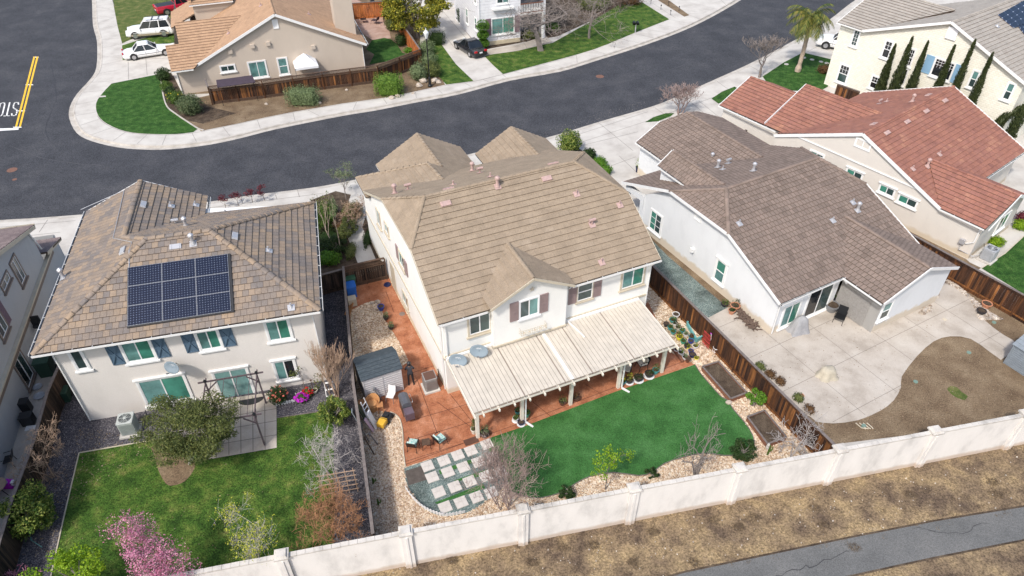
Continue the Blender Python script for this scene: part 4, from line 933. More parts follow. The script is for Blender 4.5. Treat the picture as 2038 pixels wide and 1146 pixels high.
# soffit closes the overhang
mb=MB(); mb.quad([(a0,b0,e0-.12),(a0,12.7,e0-.12),(a1,12.7-2.3,e0-.12),(a1,b0,e0-.12)]); mb.build('soffit','trim_white',H0)
gk=('glass_teal','glass_green')
s_.window((136.7,699),(176.8,731),split=None,glass=('glass_dark',),head=False)
Wall.shmat='shutter_mauve'
s_.window((238.6,684),(310.3,711),shut=True,sw=.6,xbrace=True,glass=gk); s_.window((388.7,661.6),(442,689),shut=True,sw=.6,xbrace=True,glass=gk)
s_.window((527,641),(580.6,670.6),glass=gk); s_.window((544,720.7),(592,749),glass=('glass_teal','glass_black'),head=True)
s_.window((423.5,741.6),(508,788),glass=('curtain_teal','curtain_teal'),head=True,sill=True); s_.window((273.6,760),(382,790),glass=('glass_teal','glass_green'),head=True)
downspout(H0,[(0.04,.38,5.4),(0.04,.38,.1)]); downspout(H0,[(W0_-.05,.38,5.4),(W0_-.05,.38,.1)])
dish(H0,tuple(F0.on(350,722,v=.45)),(0,-1,0),.40)
# nine solar panels on the back slope
nn=Vector((0,-s0,1)).normalized(); upv=Vector((0,1,s0)).normalized()
def sl0(u,t): 
    return Vector((u,b0,e0))+upv*t+nn*.12
U0,U1=3.80,8.72; T0,T1=.68,4.02
mb=MB(); q=[sl0(U0-.03,T0-.06),sl0(U1+.12,T0-.06),sl0(U1+.12,T1+.02),sl0(U0-.03,T1+.02)]; lo=[p-nn*.14 for p in q]
for i in range(4): mb.quad([lo[i],lo[(i+1)%4],q[(i+1)%4],q[i]])
mb.quad(q); mb.build('panel_rail','plastic_black',H0)
def solarmat():
    m,n,l,b=newmat('solar_cell'); b.inputs['Roughness'].default_value=.12; b.inputs['Specular IOR Level'].default_value=.7
    uv=n.new('ShaderNodeUVMap'); uv.uv_map='UVMap'; s=n.new('ShaderNodeSeparateXYZ'); l.new(uv.outputs[0],s.inputs[0])
    def M(op,a,b_=None):
        q=n.new('ShaderNodeMath'); q.operation=op
        for i,v in enumerate((a,b_)):
            if v is None: continue
            if isinstance(v,(int,float)): q.inputs[i].default_value=v
            else: l.new(v,q.inputs[i])
        return q.outputs[0]
    fx=M('ABSOLUTE',M('SUBTRACT',M('FRACT',s.outputs[0]),.5)); fy=M('ABSOLUTE',M('SUBTRACT',M('FRACT',s.outputs[1]),.5))
    line=M('GREATER_THAN',M('MAXIMUM',fx,fy),.475); diam=M('GREATER_THAN',M('ADD',fx,fy),.89)
    c=mixc(n,l,(.003,.006,.020),(.04,.055,.11),line); c=mixc(n,l,c,(.34,.38,.48),diam); l.new(c,b.inputs['Base Color'])
solarmat()
for i in range(3):
    for j in range(3):
        ua=U0+(U1-U0)*i/3+.008; ub=U0+(U1-U0)*(i+1)/3-.008; ta=T0+(T1-T0)*j/3+.006; tb=T0+(T1-T0)*(j+1)/3-.006
        z_=nn*.035
        mb=MB(); q=[sl0(ua,ta)+z_,sl0(ub,ta)+z_,sl0(ub,tb)+z_,sl0(ua,tb)+z_]; lo=[p-z_ for p in q]
        for k in range(4): mb.quad([lo[k],lo[(k+1)%4],q[(k+1)%4],q[k]])
        mb.quad(q); o=mb.build('solar_panel','panel_frame',H0)
        e=.014; mb=MB(); zz=nn*.038; mb.quad([sl0(ua+e,ta+e)+zz,sl0(ub-e,ta+e)+zz,sl0(ub-e,tb-e)+zz,sl0(ua+e,tb-e)+zz],0,[(0,0),(12,0),(12,8),(0,8)]); mb.build('solar_cells','solar_cell',o)
# conduit over the roof
mb=MB(); cpts=[F0.plane(x,y,(a0,e0),s0,'u',1)+Vector((0,0,.08)) for x,y in ((162,419),(248,381),(226,476),(263,484))]+[F0.plane(258,500,(b0,e0),s0,'v',1)+Vector((0,0,.08)),F0.plane(258,538,(b0,e0),s0,'v',1)+Vector((0,0,.08))]
mb.tube(cpts,.022,5); mb.build('conduit','vent_grey',H0)
for x,y,k in ((385,486,'cap'),(580,613,'pipe')): vent(H0,F0.plane(x,y,(b0,e0),s0,'v',1),k,'vent_grey',slope=(0,s0))
vent(H0,F0.plane(350,492,(b0,e0),s0,'v',1),'flat','vent_grey',slope=(0,s0))
vent(H0,F0.plane(127,554,(a0,e0),s0,'u',1),'cap','vent_grey',slope=(s0,0)); vent(H0,F0.plane(246,500,(a0,e0),s0,'u',1),'flat','vent_grey',slope=(s0,0))
for x,y,k in ((467,471,'flat'),(535,500,'pipe')): vent(H0,F0.plane(x,y,(a1,e0),s0,'u',-1),k,'vent_grey',slope=(-s0,0))
for x,y,k in ((351,448,'t'),(371,452,'cap'),(450,426,'pipe')): vent(H0,F0.plane(x,y,(rvv,rz0),s0,'v',-1),k,'vent_grey',slope=(0,-s0))
for x,y,k in ((285,408,'flat'),(341,411,'pipe'),(390,409,'pipe')): vent(H0,F0.plane(x,y,(ru,rz2),s0,'u',-1),k,'vent_grey',slope=(-s0,0))

# ================= right house =================
F2=Frame(1532,665.6,29); H2=house('house','single storey white stucco house with mauve brown tile roof beside the concrete patio','house',F2)
s2=.39; e2=2.85; R2=5.85; rv=7.45
def z2s(v): return e2+s2*(v+.3)
def z2n(v): return R2-s2*(v-rv)
uL,uR=-.35,11.8; jv=4.6; jz=z2s(jv); jn=2*rv-jv
rA,rB=1.75,10.0
wz=4.15; wu=8.4; sw_=(wz-2.83)/(wu-4.92)
roof(H2,[
 [(uL,-.3,e2),(uR,-.3,e2),(uR,jv,jz),(rB,rv,R2),(rA,rv,R2),(uL,jv,jz)],
 [(uL,jn,jz),(rA,rv,R2),(rB,rv,R2),(uR,jn,jz),(uR,15.3,z2n(15.3)),(uL,15.3,z2n(15.3))],
 [(uL,jv,jz),(rA,rv,R2),(uL,jn,jz)],[(uR,jv,jz),(rB,rv,R2),(uR,jn,jz)],
 [(4.92,-3.2,2.83),(wu,-3.2,wz),(wu,3.4,wz),(4.92,-.2,2.83)],
 [(wu,-3.2,wz),(11.88,-3.1,2.83),(11.88,.4,2.83),(wu,3.4,wz)],
 [(4.2,19.7,2.8),(6.75,20.1,2.8+s2*2.55),(8.65,19.3,4.52),(8.65,10.9,4.52),(4.2,10.9,2.8)],
 [(8.65,19.3,4.52),(10.6,20.1,2.8+s2*2.5),(13.1,19.7,2.8),(13.1,10.9,2.8),(8.65,10.9,4.52)],
 [(6.75,20.1,2.8+s2*2.55),(10.6,20.1,2.8+s2*2.5),(8.65,19.3,4.52)],
 [(1.1,13.4,4.72),(2.27,13.4,5.6),(2.27,8.1,5.6),(1.1,10.3,4.72)],
 [(2.27,13.4,5.6),(3.44,13.4,4.72),(3.44,10.3,4.72),(2.27,8.1,5.6)],
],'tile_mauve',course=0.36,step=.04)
caps(H2,[((uL,jv,jz),(rA,rv,R2)),((rA,rv,R2),(rB,rv,R2)),((rA,rv,R2),(uL,jn,jz)),((rB,rv,R2),(uR,jv,jz)),((rB,rv,R2),(uR,jn,jz)),((wu,-3.1,wz),(wu,3.3,wz)),((8.65,19.3,4.52),(8.65,11,4.52)),((2.27,13.3,5.6),(2.27,8.2,5.6))],'tile_mauve',r=.12)
gutters(H2,[((uL,-.32,e2-.02),(4.9,-.32,e2-.02)),((4.9,-.35,2.81),(4.9,-3.2,2.81)),((4.18,19.7,2.78),(4.18,14,2.78)),((1.08,13.4,4.7),(1.08,10.4,4.7))])
trims(H2,[((uL-.03,-.3,e2),(uL-.03,jv,jz)),((uL-.03,jv,jz),(uL-.03,jn,jz)),((uL-.03,jn,jz),(uL-.03,15.3,z2n(15.3))),((4.92,-3.23,2.83),(wu,-3.23,wz)),((wu,-3.23,wz),(11.9,-3.13,2.83)),((uR+.03,-.3,e2),(uR+.03,jv,jz)),((uR+.03,jv,jz),(uR+.03,jn,jz)),((4.2,19.73,2.8),(6.75,20.13,3.8)),((1.1,13.43,4.72),(2.27,13.43,5.6)),((2.27,13.43,5.6),(3.44,13.43,4.72))],'trim_white',drop=.04,h=.2)
walls(H2,[wf((0,0),(5.25,0),2.8),wf((11.5,0),(11.5,15),2.8,2.8,mid=[(11.5,jn,jz-.15),(11.5,jv,jz-.15)]),wf((11.5,15),(4.5,15),2.75),
 wf((0,13.0),(0,0),2.9,2.8,mid=[(0,jv,jz-.15),(0,jn,jz-.15)]),
 wf((5.5,-2.9),(11.55,-2.9),2.75,2.75,mid=[(wu,-2.9,wz-.12)]),wf((11.55,-2.9),(11.55,0),2.8),
 wf((4.5,19.5),(4.5,13),2.75),wf((12.8,13),(12.8,19.5),2.75),wf((12.8,19.5),(4.5,19.5),2.75,2.75,mid=[(10.6,19.5,3.7),(6.7,19.5,3.7)]),
 wf((1.3,13.2),(1.3,10.3),4.6,z0=3.2),wf((3.3,10.3),(3.3,13.2),4.6,z0=3.2),wf((3.3,13.2),(1.3,13.2),4.6,4.6,z0=3.2,mid=[(2.27,13.2,5.5)]),
 wf((0,13),(4.5,13),2.6)],'stucco_cool')
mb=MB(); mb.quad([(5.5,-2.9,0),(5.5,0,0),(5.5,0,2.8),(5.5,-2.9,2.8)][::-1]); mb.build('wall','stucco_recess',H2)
# porch wall with an opening
mb=MB()
for a,b,z0,z1 in ((13,13.35,0,2.75),(14.75,15.1,0,2.6),(13.35,14.75,2.25,2.7)): mb.box((-.0,(a+b)/2,(z0+z1)/2),(.25,b-a,z1-z0))
mb.build('porch_wall','stucco_cool',H2)
mb=MB()
for k in range(9): mb.box((.1,13.5+k*.15,.55),(.05,.05,.9))
mb.box((.1,14.1,1.03),(.08,1.4,.06)); mb.build('porch_railing','trim_white',H2)
w2=Wall(H2,F2,u=0,out=-1); v2=Wall(H2,F2,v=0,out=-1); g2=Wall(H2,F2,v=-2.9,out=-1)
w2.window((1298,417),(1312.5,467),grid=(2,3,False),split='v'); w2.window((1430,515),(1437.5,565),split='h',glass=('glass_teal','glass_green'),head=True)
q=F2.on(1390,430,u=0); w2.window(rect=(q.y-.28,q.y+.28,q.z-.3,q.z+.3),glass=('trim_white',),tw=.05,sill=False,grid=(4,1,False))
v2.window((1563,612),(1580.5,638),glass=('glass_teal','glass_green')); v2.window((1614,582),(1642,612),glass=('glass_black','glass_dark'),tw=.1)
g2.window((1761,606),(1764,629),tw=.09,split='h',glass=('glass_dark','glass_teal'))
downspout(H2,[(.06,-.06,2.7),(.06,-.06,.1)]); 
mb=MB(); mb.box((-.12,7.5,1.6),(.2,.25,.3)); mb.build('wall_box','trim_white',H2)
for z_ in (0,): 
    mb=MB(); mb.box((5.35,-.25,2.35),(.25,.12,.1)); mb.tube([(5.3,-.3,2.32),(5.3,-.42,2.2)],.06,8); mb.tube([(5.42,-.3,2.32),(5.42,-.42,2.2)],.06,8); mb.build('flood_light','plastic_white',H2)
# reed screen hung in the recess
mb=MB()
for k in range(40): mb.box((5.42,-2.2+k*.05,1.3),(.03,.035,2.5))
mb.build('reed_screen','screen_grey',H2)
for x,y,k in ((1657,440,'pipe'),(1697,404,'pipe'),(1706,420,'cap'),(1471,446,'pipe')): vent(H2,F2.plane(x,y,(-.3,e2),s2,'v',1),k,'vent_grey',slope=(0,s2))
for x,y,k in ((1416,320,'cap'),(1428,334,'cap'),(1449,326,'t'),(1499,341,'cap'),(1438,338,'pipe')): vent(H2,F2.plane(x,y,(rv,R2),s2,'v',-1),k,'vent_grey',slope=(0,-s2))

# ================= red roofed house =================
F3=Frame(1924,516.5,38); H3=house('house','single storey sand stucco house under a blotchy red tile roof','house',F3)
s3=.43; e3=2.75; R3=5.65; rv=9.75; vS=2.9; vN=16.7
m3=e3+.43*3.4
roof(H3,[
 [(-.05,vS,e3),(13.2,vS,e3),(13.2,rv,R3),(-.05,rv,R3)],
 [(-.05,rv,R3),(13.2,rv,R3),(13.2,vN,e3-.1),(.5,vN,e3-.1)],
 [(-.2,-.2,e3),(3.15,-.4,4.2),(3.15,6.0,4.2),(-.1,vS,e3)],
 [(3.15,-.4,4.2),(6.5,-.4,e3),(6.5,vS,e3),(3.15,6.0,4.2)],
 [(.75,22.9,e3),(4.5,22.9,e3+s3*3.7),(4.5,16.0,e3+s3*3.7),(.75,16.0,e3)],
 [(4.5,22.9,e3+s3*3.7),(8.2,22.9,e3),(8.2,16.0,e3),(4.5,16.0,e3+s3*3.7)],
 [(.75,18.2,e3),(5.6,18.2,4.95),(5.6,11.0,4.95),(.75,11.0,e3)],
 [(5.6,18.2,4.95),(10.4,18.2,e3),(10.4,11.0,e3),(5.6,11.0,4.95)],
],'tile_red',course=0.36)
caps(H3,[((-.05,rv,R3),(13.2,rv,R3)),((3.15,-.4,4.2),(3.15,6,4.2)),((4.5,22.9,4.35),(4.5,18.2,4.35)),((5.6,18.2,4.95),(5.6,11.4,4.95))],'tile_red',r=.11)
gutters(H3,[((.73,22.9,e3-.02),(.6,16.9,e3-.02)),((-.12,vS,e3-.02),(-.22,-.2,e3-.02)),((6.6,vS-.02,e3-.02),(13.2,vS-.02,e3-.02))])
trims(H3,[((-.09,vS,e3),(-.09,rv,R3)),((-.09,rv,R3),(-.0,vN,e3-.08)),((-.2,-.43,e3),(3.15,-.43,4.2)),((3.15,-.43,4.2),(6.5,-.43,e3)),((.75,22.93,e3),(4.5,22.93,4.34)),((13.23,vS,e3),(13.23,rv,R3)),((13.23,rv,R3),(13.23,vN,e3-.1)),((.75,18.23,2.9),(5.6,18.23,4.95)),((5.6,18.23,4.95),(10.4,18.23,e3))],'trim_white',drop=.05,h=.24)
walls(H3,[wf((.1,0),(6.2,0),2.7,2.7,mid=[(3.15,0,4.1)]),wf((6.2,0),(6.2,3.2),2.7),wf((6.2,3.2),(12.9,3.2),2.7),wf((12.9,3.2),(12.9,16.4),2.7,2.6,mid=[(12.9,rv,R3-.15)]),
 wf((.1,16.6),(.1,3.0),2.65,2.7,mid=[(.1,rv,R3-.15)]),wf((.1,3),(.1,0),2.7),wf((1.0,22.6),(1.0,16.5),2.7),wf((8,22.6),(1,22.6),2.7,2.7,mid=[(4.5,22.6,4.2)]),wf((8,16),(8,22.6),2.7)],'stucco_sand')
w3=Wall(H3,F3,u=.1,out=-1)
gd=('glass_dark','glass_green')
w3.window((1615,299),(1638,315),glass=gd); 
for A_,B_,hh in (((1688,334),(1716,350),.75),((1754,366),(1781,380),.55),((1792,386),(1826,402),.55)):
    qa,qb=w3.px(*A_),w3.px(*B_); w3.window(rect=(min(qa[0],qb[0]),max(qa[0],qb[0]),qa[1]-hh,qa[1]),glass=gd,head=True,tw=.09)
q=F3.on(1718,287,u=.1); w3.window(rect=(q.y-.55,q.y+.55,q.z-.28,q.z+.28),glass=('stucco_sand',),tw=.09,sill=False)
mb=MB(); mb.bar((.06,rv+5.0,3.35),(.06,rv-5.2,3.3),.06,.08); mb.build('gable_trim','trim_white',H3)
g3=Wall(H3,F3,v=0,out=-1); g3.window(rect=(3.2,4.6,.9,2.1),glass=gd)
downspout(H3,[(.02,.1,2.6),(.02,.1,1.4),(-.02,.5,1.1)])
mb=MB(); mb.box((-.03,.75,1.15),(.2,.35,.35)); mb.tube([(-.0,.75,1.0),(-.05,.75,.5),(.2,-.2,.3),(.9,-.5,.4)],.03,6); mb.build('electric_box','vent_grey',H3)
for x,y,k in ((1880,201,'flat'),(1843,222,'flat'),(1805,243,'flat'),(1765,265,'flat'),(1845,332,'cap'),(1869,308,'pipe'),(1816,337,'pipe')): vent(H3,F3.plane(x,y,(vS,e3),s3,'v',1),k,'vent_pink',slope=(0,s3))
for x,y,k in ((1750,207,'t'),(1815,203,'cap'),(1848,190,'flat'),(1739,248,'flat'),(1764,203,'pipe')): vent(H3,F3.plane(x,y,(rv,R3),s3,'v',-1),k,'vent_pink',slope=(0,-s3))
dish(H3,tuple(F3.on(1463,262,u=1.0)),(-1,0,0),.40,face=(-.7,-.6,.4))

# ================= cream house with the cypresses =================
F4=Frame(1648,170,35.4); H4=house('house','tall cream shingled house with grey tile roof and blue shutters behind the cypresses','house',F4)
s4=.39; e4=6.15; R4=9.05; rv=-9.35
roof(H4,[
 [(-.3,-16.8,e4),(12,-16.8,e4),(12,rv,R4),(-.3,rv,R4)],
 [(-.3,rv,R4),(12,rv,R4),(12,-1.95,e4),(-.3,-1.95,e4)],
 [(-.3,-2.1,e4),(5.2,-6.9,8.3),(5.2,.75,8.3),(-.3,.75,e4)],
 [(5.2,-6.9,8.3),(10.7,-3,6.2),(10.7,.75,6.2),(5.2,.75,8.3)],
 [(4.2,-16.9,6.1),(9.0,-16.9,8.0),(9,-12.2,8.0),(4.2,-16.5,6.1)],
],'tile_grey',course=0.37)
caps(H4,[((-.3,rv,R4),(12,rv,R4)),((5.2,-6.9,8.3),(5.2,.7,8.3))],'tile_grey',r=.11)
trims(H4,[((-.33,-16.8,e4),(-.33,rv,R4)),((-.33,rv,R4),(-.33,-1.95,e4)),((-.3,.77,e4),(5.2,.77,8.3))],'trim_white',drop=.05,h=.22)
gutters(H4,[((-.32,.75,e4-.02),(-.32,-2.0,e4-.02))])
walls(H4,[wf((0,.5),(0,-16.5),6.1,6.1,mid=[(0,rv,R4-.15),(0,-2,6.1)]),wf((0,-16.5),(11.7,-16.5),6.1),wf((11.7,-16.5),(11.7,.4),6.1),wf((11.7,.4),(0,.5),6.1,6.1,mid=[(5.2,.4,8.1)])],'cream_shingle')
w4=Wall(H4,F4,u=0,out=-1); Wall.shmat='shutter_sky'
gb=('glass_black','glass_black')
w4.window((1702.5,59),(1703.5,92),split=None,grid=(2,4,False),glass=('glass_dark',)); w4.window((1765,80.5),(1767,116),split='h',grid=(2,2,True),glass=gb)
w4.window((1813.8,97),(1811,131.5),split='h',grid=(2,4,False),glass=gb); w4.window((1800,136),(1797,169),split=None,glass=gb)
w4.window((1864.6,115.5),(1888,160),split='v',grid=(6,3,True),glass=('glass_black','glass_black'),shut=True,sw=.75)
w4.window((1939,140),(1937,174.5),split='h',glass=('glass_dark','glass_teal')); w4.window((2009,164.5),(2007,199),split='h',glass=('glass_dark','glass_teal'))
w4.window((1675,127.5),(1682,166),split='h',grid=(3,2,True),glass=('glass_dark','glass_black')); w4.window((1737.7,150.5),(1745.5,178),split='h',grid=(3,2,True),glass=gb)
mb=MB(); q=F4.on(1896,66,u=0); mb.box((-.06,q.y,q.z),(.12,.9,1.0)); mb.build('gable_vent','stucco_white_plain',H4)
Wall.shmat='shutter_mauve'
mb=MB(); nn4=Vector((0,-s4,1)).normalized()
def p4(x,y): return F4.plane(x,y,(-16.8,e4),s4,'v',1)+nn4*.12
for qd in ([(1985,31),(2048,-4),(2078,40),(2016,57)],[(2024,52),(2060,40),(2072,66),(2042,76)]):
    A,B,C,D=[p4(*p) for p in qd]; pn=MB(); pn.quad([A,B,C,D][::-1] if (B-A).cross(D-A).z<0 else [A,B,C,D],0,[(0,0),(6,0),(6,4),(0,4)])
    o=pn.build('solar_panel','solar_cell',H4); m=o.modifiers.new('s','SOLIDIFY'); m.thickness=.05; m.offset=-1
vent(H4,F4.plane(1984,53,(-16.8,e4),s4,'v',1),'pipe','vent_grey',slope=(0,s4))

# ================= tan house across the street =================
F5=Frame(364,188,20.3); H5=house('house','single storey tan stucco house with orange tile roof and wide gable across the street','house',F5)
s5=.475; e5=2.7; R5=6.7; ru=10.1
roof(H5,[
 [(1.7,-.35,e5),(ru,-.35,R5),(ru,22,R5),(1.7,22,e5)],
 [(ru,-.35,R5),(18.5,-.35,e5),(18.5,22,e5),(ru,22,R5)],
 [(-.3,-.9,e5),(1.7,-.9,e5),(7.1,4.9,5.3),(.75,4.9,5.3),(.8,2.25,4.12),(-.45,2.25,4.12)],
 [(.75,4.9,5.3),(7.1,4.9,5.3),(5.0,9.3,3.4),(.75,9.3,3.4)],
 [(2.2,9.5,5.4),(6.6,9.5,5.4),(6.6,12.6,6.8),(2.2,12.6,6.8)],
 [(-.3,11.5,e5),(3,11.5,4.2),(3,17,4.2),(-.3,17,e5)],
],'tile_orange',course=0.37)
caps(H5,[((ru,-.3,R5),(ru,22,R5))],'tile_orange',r=.12)
trims(H5,[((1.7,-.38,e5),(ru,-.38,R5)),((ru,-.38,R5),(18.5,-.38,e5))],'trim_white',drop=.06,h=.24)
gutters(H5,[((-.3,-.92,e5-.02),(1.7,-.92,e5-.02)),((18.52,-.35,e5-.02),(18.52,10,e5-.02)),((2.2,9.48,5.38),(6.6,9.48,5.38))])
walls(H5,[wf((0,0),(18.1,0),2.7,2.7,mid=[(ru,0,6.5),(1.7,0,2.7)]),wf((18.1,0),(18.1,21),2.7),wf((0,21),(0,0),2.7),wf((2.5,9.8),(6.5,9.8),5.4,z0=2.5),wf((2.5,12.5),(2.5,9.8),5.4,6.7,z0=2.5)],'stucco_tan')
w5=Wall(H5,F5,v=0,out=-1)
w5.window((438.5,132.5),(468,139),glass=('glass_dark','glass_dark')); w5.window((493.5,125),(533,150),glass=('glass_teal','glass_teal')); w5.window((552,117),(575,145),split='h',glass=('glass_teal','glass_teal'))
q=F5.on(548,47.5,v=0); w5.window(rect=(q.x-.22,q.x+.22,q.z-.4,q.z+.4),split=None,glass=('trim_white',),tw=.05,sill=False)
for x,y in ((458,102),(502,91),(533,86),(623,93)):
    q=F5.on(x,y,v=0); mb=MB(); mb.box((q.x,-.1,q.z),(.42,.2,.36)); mb.build('wall_vent','stucco_tan',H5)
mb=MB(); mb.box((16.9,2.6,5.0),(2.0,1.6,5.0)); mb.build('chimney','stucco_tan',H5,bevel=.03)
downspout(H5,[(.02,-.06,2.6),(.02,-.06,.1)]); downspout(H5,[(18.05,-.06,2.5),(18.05,-.06,.1)])
for x,y,k in ((455,67,'pipe'),(519,12,'pipe')): vent(H5,F5.plane(x,y,(1.7,e5),s5,'u',1),k,'vent_pink',slope=(s5,0))
vent(H5,F5.plane(615,29,(ru,R5),s5,'u',-1),'pipe','vent_pink',slope=(-s5,0))
mb=MB(); mb.box((-.02,1.6,1.15),(.06,2.3,2.1)); mb.build('garage_door','trim_white',H5)

# ================= white sided house =================
F6=Frame(953.5,93,19.7); H6=house('house','two storey white lap sided house with plum shutters and a balcony across the street','house',F6)
walls(H6,[wf((0,9.5),(0,0),6.2),wf((0,0),(4.9,0),6.2),wf((4.9,0),(4.9,1.6),6.2),wf((7.6,0),(7.9,0),6.2),wf((7.9,0),(7.9,9.5),6.2),wf((7.9,9.5),(0,9.5),6.2),wf((-1.6,13.7),(8,13.7),3.0),wf((-6,13.7),(-1.6,13.7),3.0)],'white_siding')
walls(H6,[[(4.9,1.6,0),(7.6,1.6,0),(7.6,1.6,6.2),(4.9,1.6,6.2)],[(7.6,1.6,0),(7.6,0,0),(7.6,0,6.2),(7.6,1.6,6.2)]],'porch_grey')
mb=MB(); mb.box((6.25,.75,3.0),(2.7,1.6,.2)); mb.box((6.25,.75,6.3),(2.9,1.8,.2)); mb.build('balcony','trim_white',H6)
mb=MB()
for k in range(14): mb.box((4.98+k*.195,.0,3.6),(.06,.05,.9))
mb.build('balcony_railing','trim_white',H6)
mb=MB(); mb.box((6.25,.0,4.1),(2.7,.09,.08)); mb.box((6.25,.0,3.14),(2.7,.09,.1)); mb.build('balcony_rail','wood_planter',H6)
mb=MB(); mb.box((7.6,.02,1.5),(.22,.22,3)); mb.build('porch_post','trim_white',H6)
roof(H6,[[(-.4,-.5,6.3),(8.3,-.5,6.3),(8.3,4.7,8.6),(-.4,4.7,8.6)],[(-.4,4.7,8.6),(8.3,4.7,8.6),(8.3,10,6.3),(-.4,10,6.3)],[(-6.2,13.4,3.1),(8.2,13.4,3.1),(8.2,18,5),(-6.2,18,5)]],'tile_plum')
trims(H6,[((-6.1,13.3,3.1),(8.2,13.3,3.1))],'trim_white',h=.2)
w6=Wall(H6,F6,v=0,out=-1); wl6=Wall(H6,F6,u=0,out=-1); Wall.shmat='shutter_plum'
plain('shutter_plum',(.20,.13,.16),.6,var=.1)
r6=w6.rect((978.6,38),(1022.6,63)); w6.window(rect=r6,glass=('glass_teal','glass_green'),tw=.08,shut=True,sw=.6)
w6.window((989,-12),(1012,4),glass=('glass_dark','glass_teal'),tw=.08)
q=w6.px(1000,14); w6.strip('planter_ledge',q[0]-1.2,q[0]+1.2,q[1]-.15,q[1]+.05,.45,'trim_white')
wl6.window((927.5,15.5),(932,48),split='h',tw=.06); wl6.window((945,34),(949,60),split='h',tw=.06); wl6.window((944,-12),(948,8),split='h',tw=.06)
downspout(H6,[(.12,-.05,6.1),(.12,-.05,.1)])
w6.strip('foundation',0,4.9,-.0,.45,.04,'foundation_tan')
g6=Wall(H6,F6,v=13.7,out=-1); g6.strip('garage_door',-5.2,-1.9,.02,2.2,.04,'trim_white')

# ================= far left house =================
F7=Frame(0,975,15.9); H7=house('house','grey stucco house with brown window trim at the left edge','house',F7)
walls(H7,[wf((0,-6),(0,15.6),7.0,5.1,mid=[(0,11,6.7)]),wf((0,15.6),(-9,15.6),5.1),wf((0.0,15.6),(0,18.6),2.7),wf((0,18.6),(-4,18.6),2.7),wf((-9,-6),(0,-6),7)],'stucco_grey')
roof(H7,[[(.25,16.0,5.1),(.25,10.0,7.1),(-9,10.0,7.1),(-9,16.0,5.1)]],'tile_plum')
roof(H7,[[(.35,15.7,3.25),(.55,18.0,2.75),(-1.3,18.0,2.75),(-1.3,15.7,3.25)]],'tile_plum',name='porch_roof')
e7=Wall(H7,F7,u=0,out=1)
e7.strip('belt_ledge',-6,17.2,2.62,2.74,.22,'trim_tan'); e7.strip('belt_course',-6,17.2,2.2,2.6,.08,'trim_brown')
gd=('glass_black','glass_dark')
e7.window((27,508.5),(42.5,567),trim='trim_brown',glass=gd,tw=.12); e7.window((12,541),(7.5,580),trim='trim_brown',glass=gd,tw=.1)
e7.window((-10,610),(5,675),trim='trim_brown',glass=gd,tw=.12,shut='R',sw=.5); e7.window((37.5,698),(55.5,773),trim='trim_brown',glass=gd,tw=.1)
trims(H7,[((.27,16.0,5.08),(.27,10.0,7.08)),((.5,18.03,2.75),(.35,15.7,3.25))],'trim_tan',h=.22)
gutters(H7,[((.25,16.02,5.08),(-6,16.02,5.08))],'trim_tan')
downspout(H7,[(.06,15.3,5.0),(.06,15.9,3.4)]); 
mb=MB(); mb.box((.25,10.5,1.9),(.5,.08,.9)); mb.tube([(.1,10.2,1.8),(.6,10.2,1.75)],.07,8); mb.build('wall_lamp','plastic_black',H7)
# ---------------- boundary wall ----------------
cap_px=[(560,1104),(808,1056),(1038,1011),(1260,969),(1467,930),(1669,890),(1863,857)]
BW=T('boundary_wall','long pale stucco boundary wall with square capped pillars between the yards and the dry strip','wall',(0,0,-.8))
A=P(*cap_px[0],1.9); B=P(*cap_px[-1],1.9); d=(B-A).normalized(); sp=(B-A).length/6; nrm=Vector((-d.y,d.x,0))
cent=[A+d*sp*k for k in range(-7,12)]
for k,c in enumerate(cent): c.z=0
wallH=2.55
for k in range(len(cent)-1):
    a=cent[k]+d*.24; b=cent[k+1]-d*.24; mb=MB(); n=6; jit=[rnd.uniform(-.006,.006) for _ in range(n+1)]
    mb.bar((a.x,a.y,wallH/2),(b.x,b.y,wallH/2),.16,wallH); mb.build('wall_panel','wall_boundary',BW)
    mb=MB(); m=13; L_=(b-a).length/m
    for i in range(m):
        p=a+d*(L_*i+.006); q=a+d*(L_*(i+1)-.006); h=wallH+.045+rnd.uniform(-.006,.01); mb.bar((p.x,p.y,h),(q.x,q.y,h),.21,.09)
    mb.build('coping','wall_boundary_cap',BW)
for k,c in enumerate(cent):
    mb=MB(); mb.box((c.x,c.y,1.33),(.46,.40,2.66),math.atan2(d.y,d.x)); mb.box((c.x-nrm.x*.215,c.y-nrm.y*.215,1.25),(.10,.05,2.5),math.atan2(d.y,d.x)); o=mb.build('pillar','wall_boundary',BW)
    mb=MB(); mb.box((c.x,c.y,2.71),(.60,.54,.09),math.atan2(d.y,d.x)); mb.box((c.x,c.y,2.80),(.50,.44,.09),math.atan2(d.y,d.x),0,.8); mb.build('pillar_cap','wall_boundary_cap',o)

